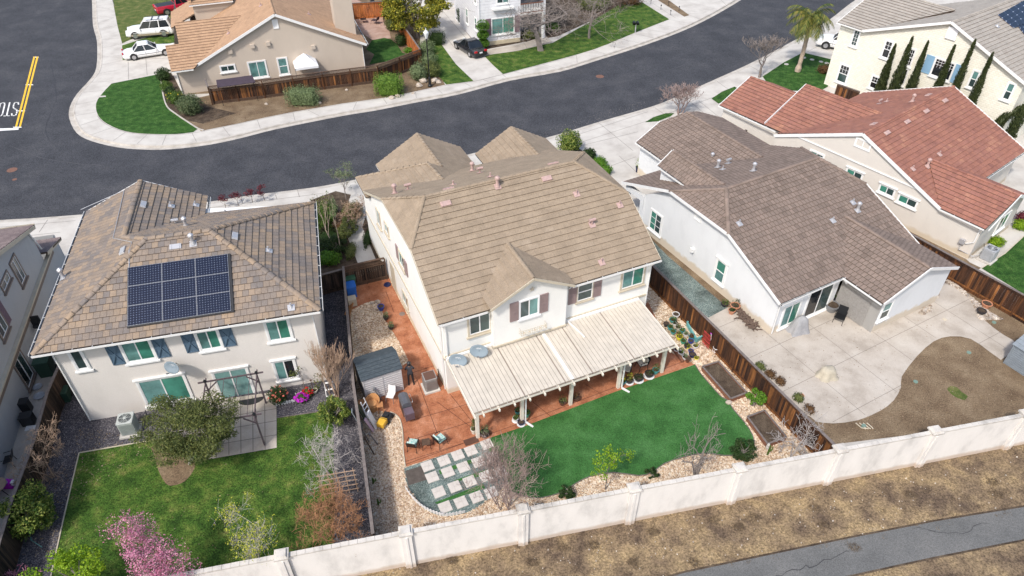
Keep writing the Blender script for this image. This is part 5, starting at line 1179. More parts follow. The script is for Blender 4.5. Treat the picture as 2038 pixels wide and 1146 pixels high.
# ---------------- timber fences ----------------
def fence(name,label,pts,h=1.8,mat='fence_wood',rail='rail_weathered',post_mat='fence_wood',side=1,lattice=0.0,spacing=2.4,z0=0.0,raily=True,cap=True,gravel=True,group=None):
    """pts: world points on the ground. boards, top cap, rails on the given side, posts"""
    c=pts[0]; root=T(name,label,'fence',(c.x,c.y,0),0,group)
    W=[p-Vector((c.x,c.y,0)) for p in pts]
    hb=h-lattice
    mb=MB(); mr=MB(); ml=MB(); mcp=MB()
    for a,b in zip(W[:-1],W[1:]):
        L_=(b-a).length; dd=(b-a)/L_; n=Vector((-dd.y,dd.x,0))*side; k=int(L_/.145); ang=math.atan2(dd.y,dd.x)
        for i in range(k):
            q=a+dd*((i+.5)*L_/k); j=rnd.uniform(-.006,.006)
            mb.box((q.x+n.x*j,q.y+n.y*j,hb/2+.03+z0),(L_/k-.006,.02,hb-.08+rnd.uniform(-.01,.01)),ang+rnd.uniform(-.01,.01))
        for zz in ((.25,hb-.12) if raily else ()):
            mr.bar(a+n*.045+Vector((0,0,zz)),b+n*.045+Vector((0,0,zz)),.045,.09)
        if gravel: mr.bar(a+n*.03+Vector((0,0,.09)),b+n*.03+Vector((0,0,.09)),.05,.16)
        if lattice:
            for sgn in (1,-1):
                m=int(L_/.13)
                for i in range(m):
                    p=a+dd*(i*L_/m); q=p+dd*(lattice-.06)*sgn
                    if (q-a).dot(dd)<0 or (q-a).dot(dd)>L_: continue
                    ml.bar(p+Vector((0,0,hb+.02)),q+Vector((0,0,h-.05)),.012,.03)
            mr.bar(a+Vector((0,0,hb)),b+Vector((0,0,hb)),.08,.06)
        if cap: mcp.bar(a+Vector((0,0,h)),b+Vector((0,0,h)),.15,.04)
        m=max(1,round(L_/spacing))
        for i in range(m+1):
            if i==m and b is not W[-1]: continue
            p=a+dd*(L_*i/m)+n*.06; mp=MB(); mp.box((p.x,p.y,h/2-.01),(.09,.09,h-.02),ang); mp.build('post',post_mat,root)
    mb.build('boards',mat,root)
    if mr.v: mr.build('rails',post_mat if rail=='rail_weathered' else rail,root)
    if ml.v: ml.build('lattice','rail_brown',root)
    if mcp.v: mcp.build('cap_rail',rail,root)
    return root
def tops(px,z=1.8): return [Vector((p.x,p.y,0)) for p in (P(x,y,z) for x,y in px)]
fR=[Vector((11.56,31.29,0)),Vector((15.78,22.29,0))]; dR=(fR[0]-fR[1]).normalized()
fence('wood_fence','dark stained board fence between the patio cover yard and the right hand concrete patio',[fR[1]-dR*.35,fR[0]+dR*9.5],1.72,side=1)
fence('wood_fence','weathered board fence between the dark gravel yard and the orange patio yard',tops([(683,530),(697,691),(703,764),(720,882),(742,1062)]),1.8,mat='fence_dark',post_mat='fence_dark',side=-1)
fence('wood_fence','dark stained board fence between the mauve roof house and the red roof house',tops([(1700,385),(1788,450),(2038,585),(2200,678)]),1.75,side=-1)
fence('wood_fence','black weathered board fence along the left edge beside the grey house',tops([(150,640),(118,725),(94,780),(66,880),(25,990),(0,1072),(-60,1290)],1.8),1.8,mat='fence_dark',post_mat='rail_brown',side=-1)
fence('lattice_fence','brown board fence with lattice top along the dirt bank across the street',tops([(413,172),(520,160),(640,143),(750,130),(836,98)],1.8),1.8,lattice=.32,rail='rail_brown',side=-1)
fence('wood_fence','orange red board fence behind the yellow green tree across the street',tops([(836,98),(815,68),(798,45),(770,-30)],1.8),1.8,mat='fence_red',post_mat='fence_red',side=1)
fence('wood_fence','tall orange brown fence behind the small patio across the street at the top edge',tops([(676,-8),(700,8),(760,4),(800,-12)],1.8),1.9,mat='fence_red',post_mat='fence_red',side=-1)
# side gate between the two yards
g0,g1=P(636,545,1.7),P(683,530,1.8); g2=P(764,512,1.8)
fence('side_gate','dark lattice topped gate beside the colourful bins at the head of the orange path',[Vector((g1.x,g1.y,0)),Vector((g2.x,g2.y,0))],1.75,mat='fence_dark',post_mat='rail_brown',lattice=.3,spacing=1.1,side=-1,rail='rail_brown')
fence('side_gate','black gate panel closing the gap beside the solar roof house',[Vector((g0.x,g0.y,0)),Vector((g1.x,g1.y,0))],1.6,mat='fence_dark',post_mat='fence_dark',side=-1,rail='rail_weathered')
fence('side_gate','small dark picket gate between the two right hand houses seen past the dish',tops([(1462,272),(1485,258)],1.6),1.6,mat='fence_dark',post_mat='rail_brown',side=-1,spacing=1.2)
fence('side_gate','reddish gate by the cream house wall above the red roof',tops([(1669,165),(1712,180)],1.7),1.6,mat='fence_wood',post_mat='rail_brown',side=-1,spacing=1.4)
fence('side_gate','short grey fence return beside the purple awning at the tan house corner',tops([(408,158),(414,173)],1.8),1.8,mat='fence_dark',post_mat='rail_brown',side=1,spacing=1.4)
fence('side_gate','weathered gate below the porch opening of the mauve roof house',[Vector((9.2,40.3,0)),Vector((8.2,39.9,0))],1.5,mat='fence_dark',post_mat='rail_weathered',side=1,spacing=1.0)

# ---------------- plants ----------------
def rdir(r): 
    z=r.uniform(-1,1); t=r.uniform(0,6.283); s=math.sqrt(1-z*z); return Vector((s*math.cos(t),s*math.sin(t),z))
def leafmesh(centers,n,size,seed,flat=0.0,asp=0.55):
    """n leaf quads scattered round the clump centres [(c,r)], r may be a 3-vector"""
    g=np.random.default_rng(seed); C=np.array([c for c,_ in centers]); Rr=np.array([r if hasattr(r,'__len__') else (r,r,r) for _,r in centers],float)
    wts=Rr.prod(1)**(2/3); wts/=wts.sum(); idx=g.choice(len(C),n,p=wts)
    dv=g.normal(size=(n,3)); dv/=np.linalg.norm(dv,axis=1)[:,None]; rad=g.uniform(.25,1,n)**.5*g.uniform(.85,1.12,n)
    pos=C[idx]+dv*Rr[idx]*rad[:,None]
    a=g.normal(size=(n,3)); a/=np.linalg.norm(a,axis=1)[:,None]
    up=dv*.6+np.array([0,0,.5+flat])+g.normal(size=(n,3))*.55; b=np.cross(up,a); b/=np.linalg.norm(b,axis=1)[:,None]+1e-9; a=np.cross(b,up); a/=np.linalg.norm(a,axis=1)[:,None]+1e-9
    s=size*g.uniform(.6,1.35,n)[:,None]
    V=np.empty((n,4,3)); V[:,0]=pos-a*s; V[:,1]=pos+b*s*asp; V[:,2]=pos+a*s; V[:,3]=pos-b*s*asp
    return V.reshape(-1,3),np.arange(4*n).reshape(n,4)
def fastmesh(name,V,F,mat,parent=None,loc=None):
    me=bpy.data.meshes.new(name); n=len(F); k=F.shape[1]
    me.vertices.add(len(V)); me.vertices.foreach_set('co',V.astype(np.float32).ravel())
    me.loops.add(n*k); me.loops.foreach_set('vertex_index',F.ravel().astype(np.int32))
    me.polygons.add(n); me.polygons.foreach_set('loop_start',np.arange(0,n*k,k,dtype=np.int32)); me.polygons.foreach_set('loop_total',np.full(n,k,dtype=np.int32))
    me.update(calc_edges=True); me.materials.append(MATS[mat]); o=bpy.data.objects.new(name,me); COL.objects.link(o)
    if parent: o.parent=parent
    if loc is not None: o.location=loc
    return o
def branch(mb,tips,r,p,d,L,rad,lev,maxl,spread=.6,up=.15,kids=(2,4),bend=.18,shrink=.68,rmin=.006,nodes=None):
    n=4 if lev<maxl else 3; pts=[p]; q=Vector(p); dd=Vector(d).normalized()
    for i in range(n):
        dd=(dd+rdir(r)*bend+Vector((0,0,up*.3))).normalized(); q=q+dd*(L/n); pts.append(q)
    r1=max(rmin,rad*.62); rads=[rad+(r1-rad)*i/n for i in range(n+1)]
    mb.tube(pts,rads,6 if lev==0 else (4 if lev<maxl-1 else 3),0,cap=lev<2)
    if nodes is not None and lev>=1: nodes.append((pts[2],L))
    if lev>=maxl: tips.append((pts[-1],dd)); return
    k=r.randint(*kids)
    for i in range(k):
        t=r.uniform(.45,1.0) if lev>0 else r.uniform(.7,1.0)
        if i==0: t=1.0
        s=pts[min(n,max(1,int(round(t*n))))]; nd=(dd*(1-spread)+rdir(r)*spread+Vector((0,0,up))).normalized()
        branch(mb,tips,r,s,nd,L*r.uniform(shrink*.8,shrink*1.15),max(rmin,r1*.8),lev+1,maxl,spread,up,kids,bend,shrink,rmin,nodes)
def ztop(p,py):
    lo,hi=0.,14.
    for _ in range(40):
        m=(lo+hi)/2; z=m-CAMH; f=p.y*math.cos(TH)-z*math.sin(TH); u=p.y*math.sin(TH)+z*math.cos(TH)
        if CY-FPX*u/f>py: lo=m
        else: hi=m
    return m
def bare_tree(name,label,px,h,seed,bark='bark_grey',maxl=5,spread=.62,up=.12,kids=(2,4),trunk=.25,rad=.09,leaf=None,stems=1,cat='tree',lean=(0,0),group=None,twig=.006,shrink=.68,z=0.0,at=None,bend=.13,tn=None,top=None,width=None,center=True):
    p=at or P(*px); root=T(name,label,cat,(p.x,p.y,z),0,group)
    if top is not None: h=ztop(p,top)
    H=h; 
    for it in (0,1):
        r=random.Random(seed); mb=MB(); tips=[]; nodes=[]
        for k in range(stems):
            d0=Vector((lean[0],lean[1],1)) if stems==1 else Vector((lean[0]+r.uniform(-.8,.8),lean[1]+r.uniform(-.8,.8),1))
            branch(mb,tips,r,Vector((r.uniform(-.05,.05)*stems,r.uniform(-.05,.05)*stems,-.05)),d0,H*trunk,rad,0,maxl,spread,up,kids,bend,shrink,twig,nodes)
        mz=max(v[2] for v in mb.v)
        if it==0: H*=h/mz
    kx=ky=1
    if width:
        n_=len(tips); mx=sum(t.x for t,_ in tips)/n_; my=sum(t.y for t,_ in tips)/n_; mz=sum(t.z for t,_ in tips)/n_; mx,my=(mx,my) if center else (0,0); sh_=lambda x,y,z:(x-mx*z/mz*.9,y-my*z/mz*.9,z)
        mb.v=[sh_(*v) for v in mb.v]; tips=[(Vector(sh_(t.x,t.y,t.z)),d_) for t,d_ in tips]
        xs=sorted(t.x for t,_ in tips); ys=sorted(t.y for t,_ in tips); n_=len(xs); wx=xs[int(n_*.97)]-xs[int(n_*.03)]; wy=ys[int(n_*.97)]-ys[int(n_*.03)]; kx=min(2.2,max(.35,width/wx)); ky=min(2.2,max(.35,width*.9/wy))
        mb.v=[(a*kx,b*ky,c) for a,b,c in mb.v]; tips=[(Vector((t.x*kx,t.y*ky,t.z)),d_) for t,d_ in tips]
    mb.build('trunk',bark,root)
    if leaf:
        for (mat,n,size,rr) in leaf:
            cs=[(tuple(t),rr) for t,_ in tips]
            if cs: V,F=leafmesh(cs,n,size,seed+1); fastmesh('crown',V,F,mat,root)
    return root
def leafy(name,label,px,h,crown,mat,n,size,seed,trunk_h=.4,rad=.08,bark='bark_grey',cat='tree',clumps=26,group=None,extra=None,at=None,stems=2,asp=.55,crad=.34,off=(0,0)):
    """crown=(rx,ry,rz) around height h"""
    p=at or P(*px); r=random.Random(seed); root=T(name,label,cat,(p.x,p.y,0),0,group); cs=[]; rx,ry,rz=crown
    for i in range(clumps):
        v=rdir(r); q=r.uniform(.35,.92)**.6; c=Vector((v.x*rx*q+off[0],v.y*ry*q+off[1],h+v.z*rz*q)); k=r.uniform(.6,1.25)*crad
        cs.append(((c.x,c.y,max(.15,c.z)),(rx*k,ry*k,rz*k)))
    mb=MB()
    for s in range(stems):
        b=Vector((r.uniform(-.08,.08),r.uniform(-.08,.08),-.03)); t=Vector((r.uniform(-.2,.2)*rx+off[0]*.7,r.uniform(-.2,.2)*ry+off[1]*.7,h-rz*.3)); mb.tube([b,(b+t)/2+rdir(r)*.06,t],[rad,rad*.8,rad*.5],6)
        for c,_ in cs[s::stems][:9]: mb.tube([t,(t+Vector(c))/2+rdir(r)*.08,c],[rad*.4,rad*.28,rad*.1],4)
    mb.build('trunk',bark,root)
    V,F=leafmesh(cs,n,size,seed,asp=asp); fastmesh('crown',V,F,mat,root)
    if extra:
        for m2,n2,s2_ in extra:
            V,F=leafmesh([(c,tuple(a*1.08 for a in rr)) for c,rr in cs],n2,s2_,seed+5); fastmesh('blossom',V,F,m2,root)
    return root
def shrub(name,label,px,size,mat,n,leaf,seed,shape='ball',group=None,cat='shrub',extra=None,at=None,rz=0.0,z=0.0,asp=.6):
    """dense clipped shrub: leaves over a filled form"""
    p=at or P(*px); sx,sy,sz=size; g=np.random.default_rng(seed); root=T(name,label,cat,(p.x,p.y,z),rz,group)
    dv=g.normal(size=(n,3)); dv/=np.linalg.norm(dv,axis=1)[:,None]
    if shape=='box': 
        m=np.abs(dv).max(axis=1)[:,None]; q=dv/m; q=q*.86+dv*.2
    else: q=dv*(1+.10*np.sin(dv[:,[0]]*5+seed)*np.cos(dv[:,[1]]*4))
    lump=np.sin(dv[:,0]*6+seed)*np.sin(dv[:,1]*5+seed*2)*np.sin(dv[:,2]*5+seed*3); rad=(g.uniform(.66,1.14,n)+(.24 if shape!='box' else .06)*lump)[:,None]; pos=q*rad*np.array([sx,sy,sz])/2+np.array([0,0,sz/2]); pos[:,2]=np.maximum(pos[:,2],.02)
    a=g.normal(size=(n,3)); up=q*.8+np.array([0,0,.3])+g.normal(size=(n,3))*.45; b=np.cross(up,a); b/=np.linalg.norm(b,axis=1)[:,None]; a=np.cross(b,up); a/=np.linalg.norm(a,axis=1)[:,None]
    s=leaf*g.uniform(.6,1.3,n)[:,None]; V=np.empty((n,4,3)); V[:,0]=pos-a*s; V[:,1]=pos+b*s*asp; V[:,2]=pos+a*s; V[:,3]=pos-b*s*asp
    fastmesh('foliage',V.reshape(-1,3),np.arange(4*n).reshape(n,4),mat,root)
    mb=MB()
    if shape=='box': mb.box((0,0,sz*.46),(sx*.72,sy*.72,sz*.75))
    else: mb.lathe([(.05,0.02)]+[(math.sin(math.pi*k/7)*.34,sz/2-math.cos(math.pi*k/7)*sz*.34) for k in range(1,7)]+[(.03,sz*.86)],(0,0,0),12,0,sx,sy)
    mb.build('inner_growth',mat,root)
    if extra:
        for m2,n2,s2_ in extra:
            dv=g.normal(size=(n2,3)); dv[:,2]=np.abs(dv[:,2])*.8; dv/=np.linalg.norm(dv,axis=1)[:,None]; ps=dv*np.array([sx,sy,sz])/2*1.03+np.array([0,0,sz/2]); cs=[(tuple(c),.06) for c in ps]
            V,F=leafmesh(cs,n2*7,s2_,seed+9); fastmesh('flowers',V,F,m2,root)
    return root
island('pebble_road',[(.09,.09,.095),(.15,.145,.145),(.22,.21,.20)],rough=.9)
L('leaf_lime2',[(.05,.12,.015),(.12,.22,.03),(.20,.31,.05)]); L('leaf_sage2',[(.05,.075,.035),(.10,.14,.06),(.17,.20,.10)])
# ---- left yard
leafy('tree','large drooping grey green tree growing through the patio slab edge by the arbour',(380,922),2.75,(2.65,2.0,1.45),'leaf_olive',32000,.054,11,rad=.07,bark='twig_white',clumps=46,stems=4,asp=.4,crad=.26,off=(.85,.25))
bare_tree('bare_tree','leafless pinkish tree arching over the fence at the left, above the round green shrub',(108,950),2.2,21,'twig_tan',5,.80,.03,(3,4),.20,.06,twig=.009,stems=2,top=850,width=2.3)
leafy('shrub','round glossy green citrus shrub by the left fence below the bare tree',(78,1045),1.25,(1.2,1.15,1.0),'leaf_citrus',8500,.055,31,cat='shrub',clumps=36)
leafy('tree','lime green young tree at the bottom left beside the pink blossom tree',(183,1205),2.3,(1.7,1.3,1.15),'leaf_lime',6500,.055,41,clumps=34,crad=.26)
bare_tree('blossom_tree','pink flowering tree at the bottom edge of the left lawn',(347,1183),2.6,52,'bark_grey',5,.68,.10,(3,4),.16,.05,top=1058,width=2.3,leaf=[('blossom_pink',9500,.036,.2)],cat='tree',stems=2,shrink=.74)
bare_tree('blossom_tree','small tree with yellow green buds by the boundary wall at the bottom',(515,1112),2.4,61,'twig_white',5,.72,.08,(3,4),.18,.04,leaf=[('blossom_yellow',2000,.036,.15)],cat='tree',shrink=.74,top=1012,width=2.2)
leafy('shrub','green and yellow dappled citrus shrub against the fence between the two yards',(674,845),1.2,(.85,.85,.95),'leaf_citrus',6000,.05,71,cat='shrub',clumps=30)
bare_tree('bare_tree','tall leafless brown tree beside the white step ladder at the fence',(673,790),3.4,81,'twig_tan',5,.42,.3,(2,4),.24,.06,stems=6,twig=.009,shrink=.78,top=672,width=1.9)
bare_tree('bare_tree','pale grey twiggy bush below the dappled citrus shrub',(664,952),1.9,91,'twig_white',4,.78,.04,(3,4),.2,.04,stems=4,twig=.007,cat='shrub',top=858,width=2.4)
bare_tree('bare_shrub','rust coloured twiggy shrub in the corner by the boundary wall',(672,1072),1.9,92,'twig_orange',5,.62,.12,(3,4),.28,.03,stems=5,twig=.007,leaf=[('leaf_rust',900,.03,.12)],cat='shrub',top=985,width=2.7)
bare_tree('bare_shrub','small pinkish bare shrub at the bottom left corner by the black fence',(45,1180),1.5,93,'blossom_pink',4,.5,.2,(2,4),.3,.03,stems=3,cat='shrub')
shrub('flower_bush','salmon flowered rose bush at the left end of the white picket edging',(557,800),(1.0,.9,1.1),'leaf_dark',1400,.05,101,extra=[('flower_salmon',26,.05)])
shrub('flower_bush','low magenta flower mound beside the red one',(602,797),(.75,.6,.45),'leaf_mid',500,.045,102,extra=[('flower_magenta',75,.05)])
shrub('flower_bush','small red flower clump next to the magenta mound',(614,788),(.5,.45,.6),'leaf_mid',350,.045,103,extra=[('flower_red',30,.05)])
bare_tree('rose_standard','thin small tree with sparse leaves under the lower right window of the beige house',(605,780),1.5,104,'bark_grey',3,.6,.1,(2,3),.45,.03,leaf=[('leaf_olive',260,.05,.16)])
# garden between the houses
bare_tree('birch','pale barked slender birch leaning left in the front garden',(673,502),4.6,111,'bark_pale',4,.35,.4,(2,3),.55,.05,lean=(-.55,.35),leaf=[('leaf_olive',300,.05,.2)],twig=.008,bend=.05,tn=0)
bare_tree('birch','pale barked slender birch standing upright beside the leaning one',(679,505),4.2,112,'bark_pale',4,.35,.4,(2,3),.55,.05,lean=(-.05,.35),leaf=[('leaf_sage',600,.045,.25)],twig=.008,bend=.05)
bare_tree('tree','silvery twiggy tree with a few pale leaves near the street kerb between the houses',(690,398),2.9,113,'bark_grey',5,.55,.15,(2,4),.28,.05,leaf=[('leaf_sage',1600,.04,.2)],top=325,width=2.0)
shrub('shrub','bright green low shrub by the dark fence corner between the houses',(657,522),(1.7,1.2,.8),'leaf_bright',2600,.05,114,at=P(655,522))
shrub('shrub','dark trailing shrub spreading under the birches',(655,480),(1.8,2.2,.7),'leaf_dark',3000,.05,115)
shrub('shrub','leafy green fern like shrub against the beige house front corner',(650,432),(1.4,1.8,1.2),'leaf_mid',2600,.06,116)
shrub('shrub','yellowish brown shrub by the pale garden path',(702,430),(1.5,2.0,1.0),'leaf_olive',2600,.05,117)
shrub('shrub','dark green ground shrub between the path and the white house wall',(733,478),(.7,2.2,.5),'leaf_dark',1500,.045,118)
shrub('shrub','dull brown green shrub left of the lower garden path',(700,505),(.7,1.8,.6),'leaf_olive',1200,.045,119)
shrub('shrub','red brown heathery shrub left of the path bend',(683,455),(1.3,1.2,.6),'leaf_rust',900,.04,120)
for i,(x,y,lab) in enumerate([(450,415,'leftmost dark red leaved shrub on the pavement behind the solar roof'),(475,410,'second dark red leaved shrub from the left behind the solar roof'),(503,402,'third dark red leaved shrub from the left behind the solar roof'),(527,398,'rightmost dark red leaved shrub behind the solar roof')]):
    bare_tree('red_shrub',lab,(x,y),1.2,130+i,'bark_brown',3,.55,.15,(2,3),.35,.025,leaf=[('leaf_purple',330,.05,.16)],cat='shrub',group='dark red shrubs behind the solar roof')
# centre yard
bare_tree('bare_tree','dense grey twiggy bush in front of the boundary wall beside the stepping pavers',(1003,1008),2.7,141,'twig_pinkish',5,.55,.2,(2,4),.22,.045,stems=9,twig=.008,shrink=.76,cat='shrub',top=886,width=2.7)
bare_tree('bare_tree','cut back grey tree with thick forked limbs by the wall below the turf',(1384,942),2.2,142,'bark_grey',4,.58,.14,(2,3),.28,.10,stems=3,twig=.012,shrink=.75,top=843,width=2.2)
bare_tree('bare_tree','pale leafless sapling by the right raised bed and fence end',(1575,908),1.9,143,'twig_white',4,.72,.1,(3,4),.22,.04,stems=2,twig=.008,top=838,width=2.2)
bare_tree('tree','small tree with fresh lime leaves in the gravel scallop near the wall',(1205,975),2.1,144,'bark_grey',4,.55,.12,(2,3),.34,.035,leaf=[('leaf_lime',900,.05,.2)],stems=1,top=902,width=1.9)
leafy('shrub','small dark green shrub at the turf edge left of the lime sapling',(1127,987),.36,(.42,.38,.32),'leaf_dark',1500,.045,145,cat='shrub',clumps=14,rad=.03)
leafy('shrub','small dark shrub in the gravel right of the lime sapling',(1297,950),.32,(.32,.3,.3),'leaf_dark',900,.04,146,cat='shrub',clumps=12,rad=.03)
leafy('shrub','spreading dark green shrub by the wall right of the cut back tree',(1478,907),.5,(.75,.6,.42),'leaf_dark',3000,.045,147,cat='shrub',clumps=22,rad=.03)
leafy('shrub','bright green bushy shrub between the two raised beds',(1498,808),.75,(.5,.5,.55),'leaf_bright',2200,.045,148,cat='shrub',clumps=20)
mb=MB(); 
def cactus(label,px,h,seed):
    p=P(*px); r=random.Random(seed); root=T('cactus',label,'cactus',(p.x,p.y,0)); mb=MB()
    mb.tube([(0,0,0),(0.02,0,h*.5),(0,0,h)],[.05,.06,.035],8); mb.tube([(0,0,h*.4),(.14,0,h*.5),(.16,.02,h*.85)],[.035,.04,.025],6); mb.build('stem','leaf_mid',root)
cactus('green cactus at the foot of the lower raised bed',(1527,905),.75,1); cactus('small upright green plant in the gravel beside the left fence, upper one',(743,962),.45,2); cactus('small upright green plant in the gravel beside the left fence, lower one',(753,1005),.5,3)
# right side
shrub('shrub','conical glossy green shrub with pale berries in front of the tan roofed gable',(1133,302),(1.9,1.9,1.9),'leaf_citrus',3800,.065,151)
shrub('shrub','dark blue green spiky shrub on the driveway edge',(1172,316),(1.1,1.1,.9),'leaf_dark',1500,.07,152)
shrub('shrub','upper of two bright green round shrubs by the driveway',(1193,330),(1.1,1.1,.8),'leaf_bright',1900,.05,153,group='pair of round green shrubs')
shrub('shrub','lower of two bright green round shrubs by the driveway',(1203,345),(1.1,1.1,.8),'leaf_bright',1900,.05,154,group='pair of round green shrubs')
bare_tree('bare_tree','small leafless tree with reddish tips behind the mauve roof ridge',(1352,226),3.2,161,'twig_pinkish',5,.58,.2,(2,4),.18,.06,stems=4,twig=.010,shrink=.78,top=163,width=3.2)
bare_tree('bare_tree','grey leafless street tree left of the palm',(1513,154),4.4,162,'bark_grey',6,.50,.24,(2,4),.16,.09,twig=.010,shrink=.78,top=58,width=4.6)
bare_tree('bare_tree','big grey leafless tree in front of the white sided house',(1076,101),6.6,163,'bark_grey',6,.70,.12,(2,4),.16,.20,twig=.010,shrink=.80,width=8.5,center=False)
bare_tree('bare_tree','leafless tree on the lawn right of the big bare tree',(1173,76),6.4,164,'bark_grey',6,.72,.10,(2,4),.18,.15,twig=.010,shrink=.80,width=7.0,center=False)
bare_tree('bare_tree','leafless brown tree crossing the top edge right of the white house',(1235,14),4.5,165,'bark_brown',5,.8,.05,(3,4),.16,.12,twig=.012,shrink=.80,width=5,center=False)
leafy('tree','big yellow green broadleaf tree over the fence at the top of the picture',(830,76),3.7,(4.1,3.6,2.6),'leaf_yellowgreen',17000,.12,171,rad=.18,clumps=70,stems=2,crad=.22)
# palm
def palm(label,px,h):
    p=P(*px); root=T('palm_tree',label,'palm tree',(p.x,p.y,0)); mb=MB(); r=random.Random(5)
    pts=[];rad=[]
    for i in range(16): z=h*i/15; pts.append((.10*math.sin(z*.6),.03*z,z)); rad.append((.30 if i<2 else .20)+(.02 if i%2 else 0)+(0.09 if i>12 else 0))
    mb.tube(pts,rad,10); mb.build('trunk','bark_pale',root)
    top=Vector(pts[-1]); V=[];F=[]
    for k in range(34):
        az=k*2.399+r.uniform(-.2,.2); el=r.uniform(-.35,1.25); L_=r.uniform(2.3,3.0); q=Vector(top); d=Vector((math.cos(az)*math.cos(el),math.sin(az)*math.cos(el),math.sin(el))); n=12
        for i in range(n):
            d=(d+Vector((0,0,-.07-.016*i))).normalized(); q2=q+d*(L_/n); sd=d.cross(Vector((0,0,1))); sd=sd.normalized() if sd.length>.01 else Vector((1,0,0)); u=sd.cross(d)
            b=len(V); V+= [tuple(q-sd*.015),tuple(q+sd*.015),tuple(q2+sd*.012),tuple(q2-sd*.012)]; F.append((b,b+1,b+2,b+3))
            ll=.52*math.sin(math.pi*(i+1.3)/(n+1.6))+.08
            for s in (-1,1):
                for hh in (0,.33,.66):
                    o=q.lerp(q2,hh); tip=o+(sd*s*.9+d*.75-Vector((0,0,.35+r.uniform(0,.3))))*ll; w=d*.035; b=len(V)
                    V+= [tuple(o-w),tuple(o+w),tuple(tip+w*.2),tuple(tip-w*.2)]; F.append((b,b+1,b+2,b+3))
            q=q2
    fastmesh('crown',np.array(V),np.array(F),'leaf_yellowgreen' if False else 'leaf_palm',root)
L('leaf_palm',[(.03,.055,.014),(.08,.115,.025),(.18,.20,.04),(.30,.24,.06)])
palm('feather palm with a pale ringed trunk on the lawn before the cream house',(1587,142),5.6)
# cypresses
def cypress(label,b,h,bend=0,seed=0,wid=.5,n=2600):
    root=T('cypress',label,'cypress',(b.x,b.y,0),0,'italian cypresses along the cream house'); g=np.random.default_rng(seed); t=g.uniform(0,1,n)**.85
    w=wid*np.sin(np.clip(t*1.15+.12,0,1)*math.pi*.62+.35)*(1-t)**.42*1.15*(1+.12*np.sin(t*23+seed)); ang=g.uniform(0,6.283,n); rr=w*g.uniform(.55,1.05,n)
    def axis(t): return np.stack([bend*t**2.2*h*.5, np.zeros_like(t), h*t-abs(bend)*.28*h*t**3],1)
    pos=axis(t)+np.stack([np.cos(ang)*rr,np.sin(ang)*rr,np.zeros(n)],1); up=np.stack([np.cos(ang)*.35,np.sin(ang)*.35,np.ones(n)],1)+g.normal(size=(n,3))*.22; up/=np.linalg.norm(up,axis=1)[:,None]
    sd=np.cross(up,g.normal(size=(n,3))); sd/=np.linalg.norm(sd,axis=1)[:,None]; s=(.16*(1-t*.5)*g.uniform(.6,1.3,n))[:,None]
    V=np.empty((n,4,3)); V[:,0]=pos-up*s*.6; V[:,1]=pos+sd*s*.30; V[:,2]=pos+up*s*1.2; V[:,3]=pos-sd*s*.30
    fastmesh('foliage',V.reshape(-1,3),np.arange(4*n).reshape(n,4),'leaf_cypress',root)
    mb=MB(); ax=axis(np.linspace(0,.93,12)); ww=[wid*.62*math.sin(min(1,x*1.15+.12)*math.pi*.62+.35)*(1-x)**.42 for x in np.linspace(0,.93,12)]; mb.tube([tuple(a) for a in ax],ww,7); mb.build('trunk','leaf_cypress',root)
for i,(tx,ty,lab) in enumerate([(1783,87,'leftmost and shortest cypress by the cream house wall'),(1817,73,'second cypress from the left, before the tall stair window'),(1848,81,'third cypress from the left, left of the blue shutters'),(1901,89,'fourth cypress from the left, between the blue shutters'),(1942,78,'fifth cypress from the left, right of the blue shutters'),(1977,104,'sixth cypress from the left, reaching the sloping roof edge')]):
    q=F4.on(tx,ty,u=-.75); g_=F4.o+F4.u*(-.75)+F4.v*q.y; cypress(lab,Vector((g_.x,g_.y,0)),q.z,0,i+1,.54 if i==1 else .46,3200)
for (bnd,sd,lab,base) in [(1.1,7,'cypress bent right over in an arch at the right edge',(1980,238)),(.12,8,'cypress at the right edge behind the arched one',(2012,262))]:
    q=F4.on(base[0],base[1],u=-.75); g_=F4.o+F4.u*(-.75)+F4.v*q.y; cypress(lab,Vector((g_.x,g_.y,0)),6.6,bnd,sd,.5)
# clipped shrubs across the street
shrub('shrub','large clipped box shaped bush in front of the lattice fence, left one',(606,206),(2.9,1.7,1.6),'leaf_sage',4200,.06,181,'box')
shrub('shrub','large clipped box shaped bush in front of the lattice fence, right one',(776,186),(2.5,1.8,1.9),'leaf_lime2',4800,.06,182,'box')
shrub('shrub','round clipped bush beside the base of the street lamp',(834,158),(1.7,1.7,1.7),'leaf_sage',3000,.06,183)
shrub('shrub','rounded olive bush right of the street lamp',(862,152),(1.7,1.7,1.5),'leaf_olive',2600,.06,184)
shrub('shrub','flat topped sage bush by the red fence corner, lower one',(852,128),(1.9,1.7,1.3),'leaf_sage',2600,.06,185); shrub('shrub','flat topped sage bush by the red fence corner, upper one',(848,108),(1.9,1.8,1.5),'leaf_sage',2600,.06,186)
shrub('shrub','dark green box bush at the driveway edge',(870,87),(1.6,1.3,1.3),'leaf_dark',2200,.06,187,'box')
shrub('shrub','round grey green bush at the corner of the lattice fence',(382,225),(2.3,2.1,1.8),'leaf_sage2',4200,.06,188)
shrub('shrub','small round dark shrub by the tan garage corner, topmost of the row',(328,160),(1.4,1.4,1.3),'leaf_dark',2200,.06,189); shrub('shrub','small dark shrub second in the row by the tan house',(333,180),(1.1,1.1,.9),'leaf_mid',1500,.06,190)
shrub('shrub','small dark shrub third in the row by the tan house',(341,190),(.9,.9,.9),'leaf_dark',1500,.06,191)
shrub('shrub','shrub with yellow flowers between the lawn edging and the grey green bush',(352,205),(1.6,1.4,1.2),'leaf_mid',2200,.06,192,extra=[('flower_yellow',8,.05)])
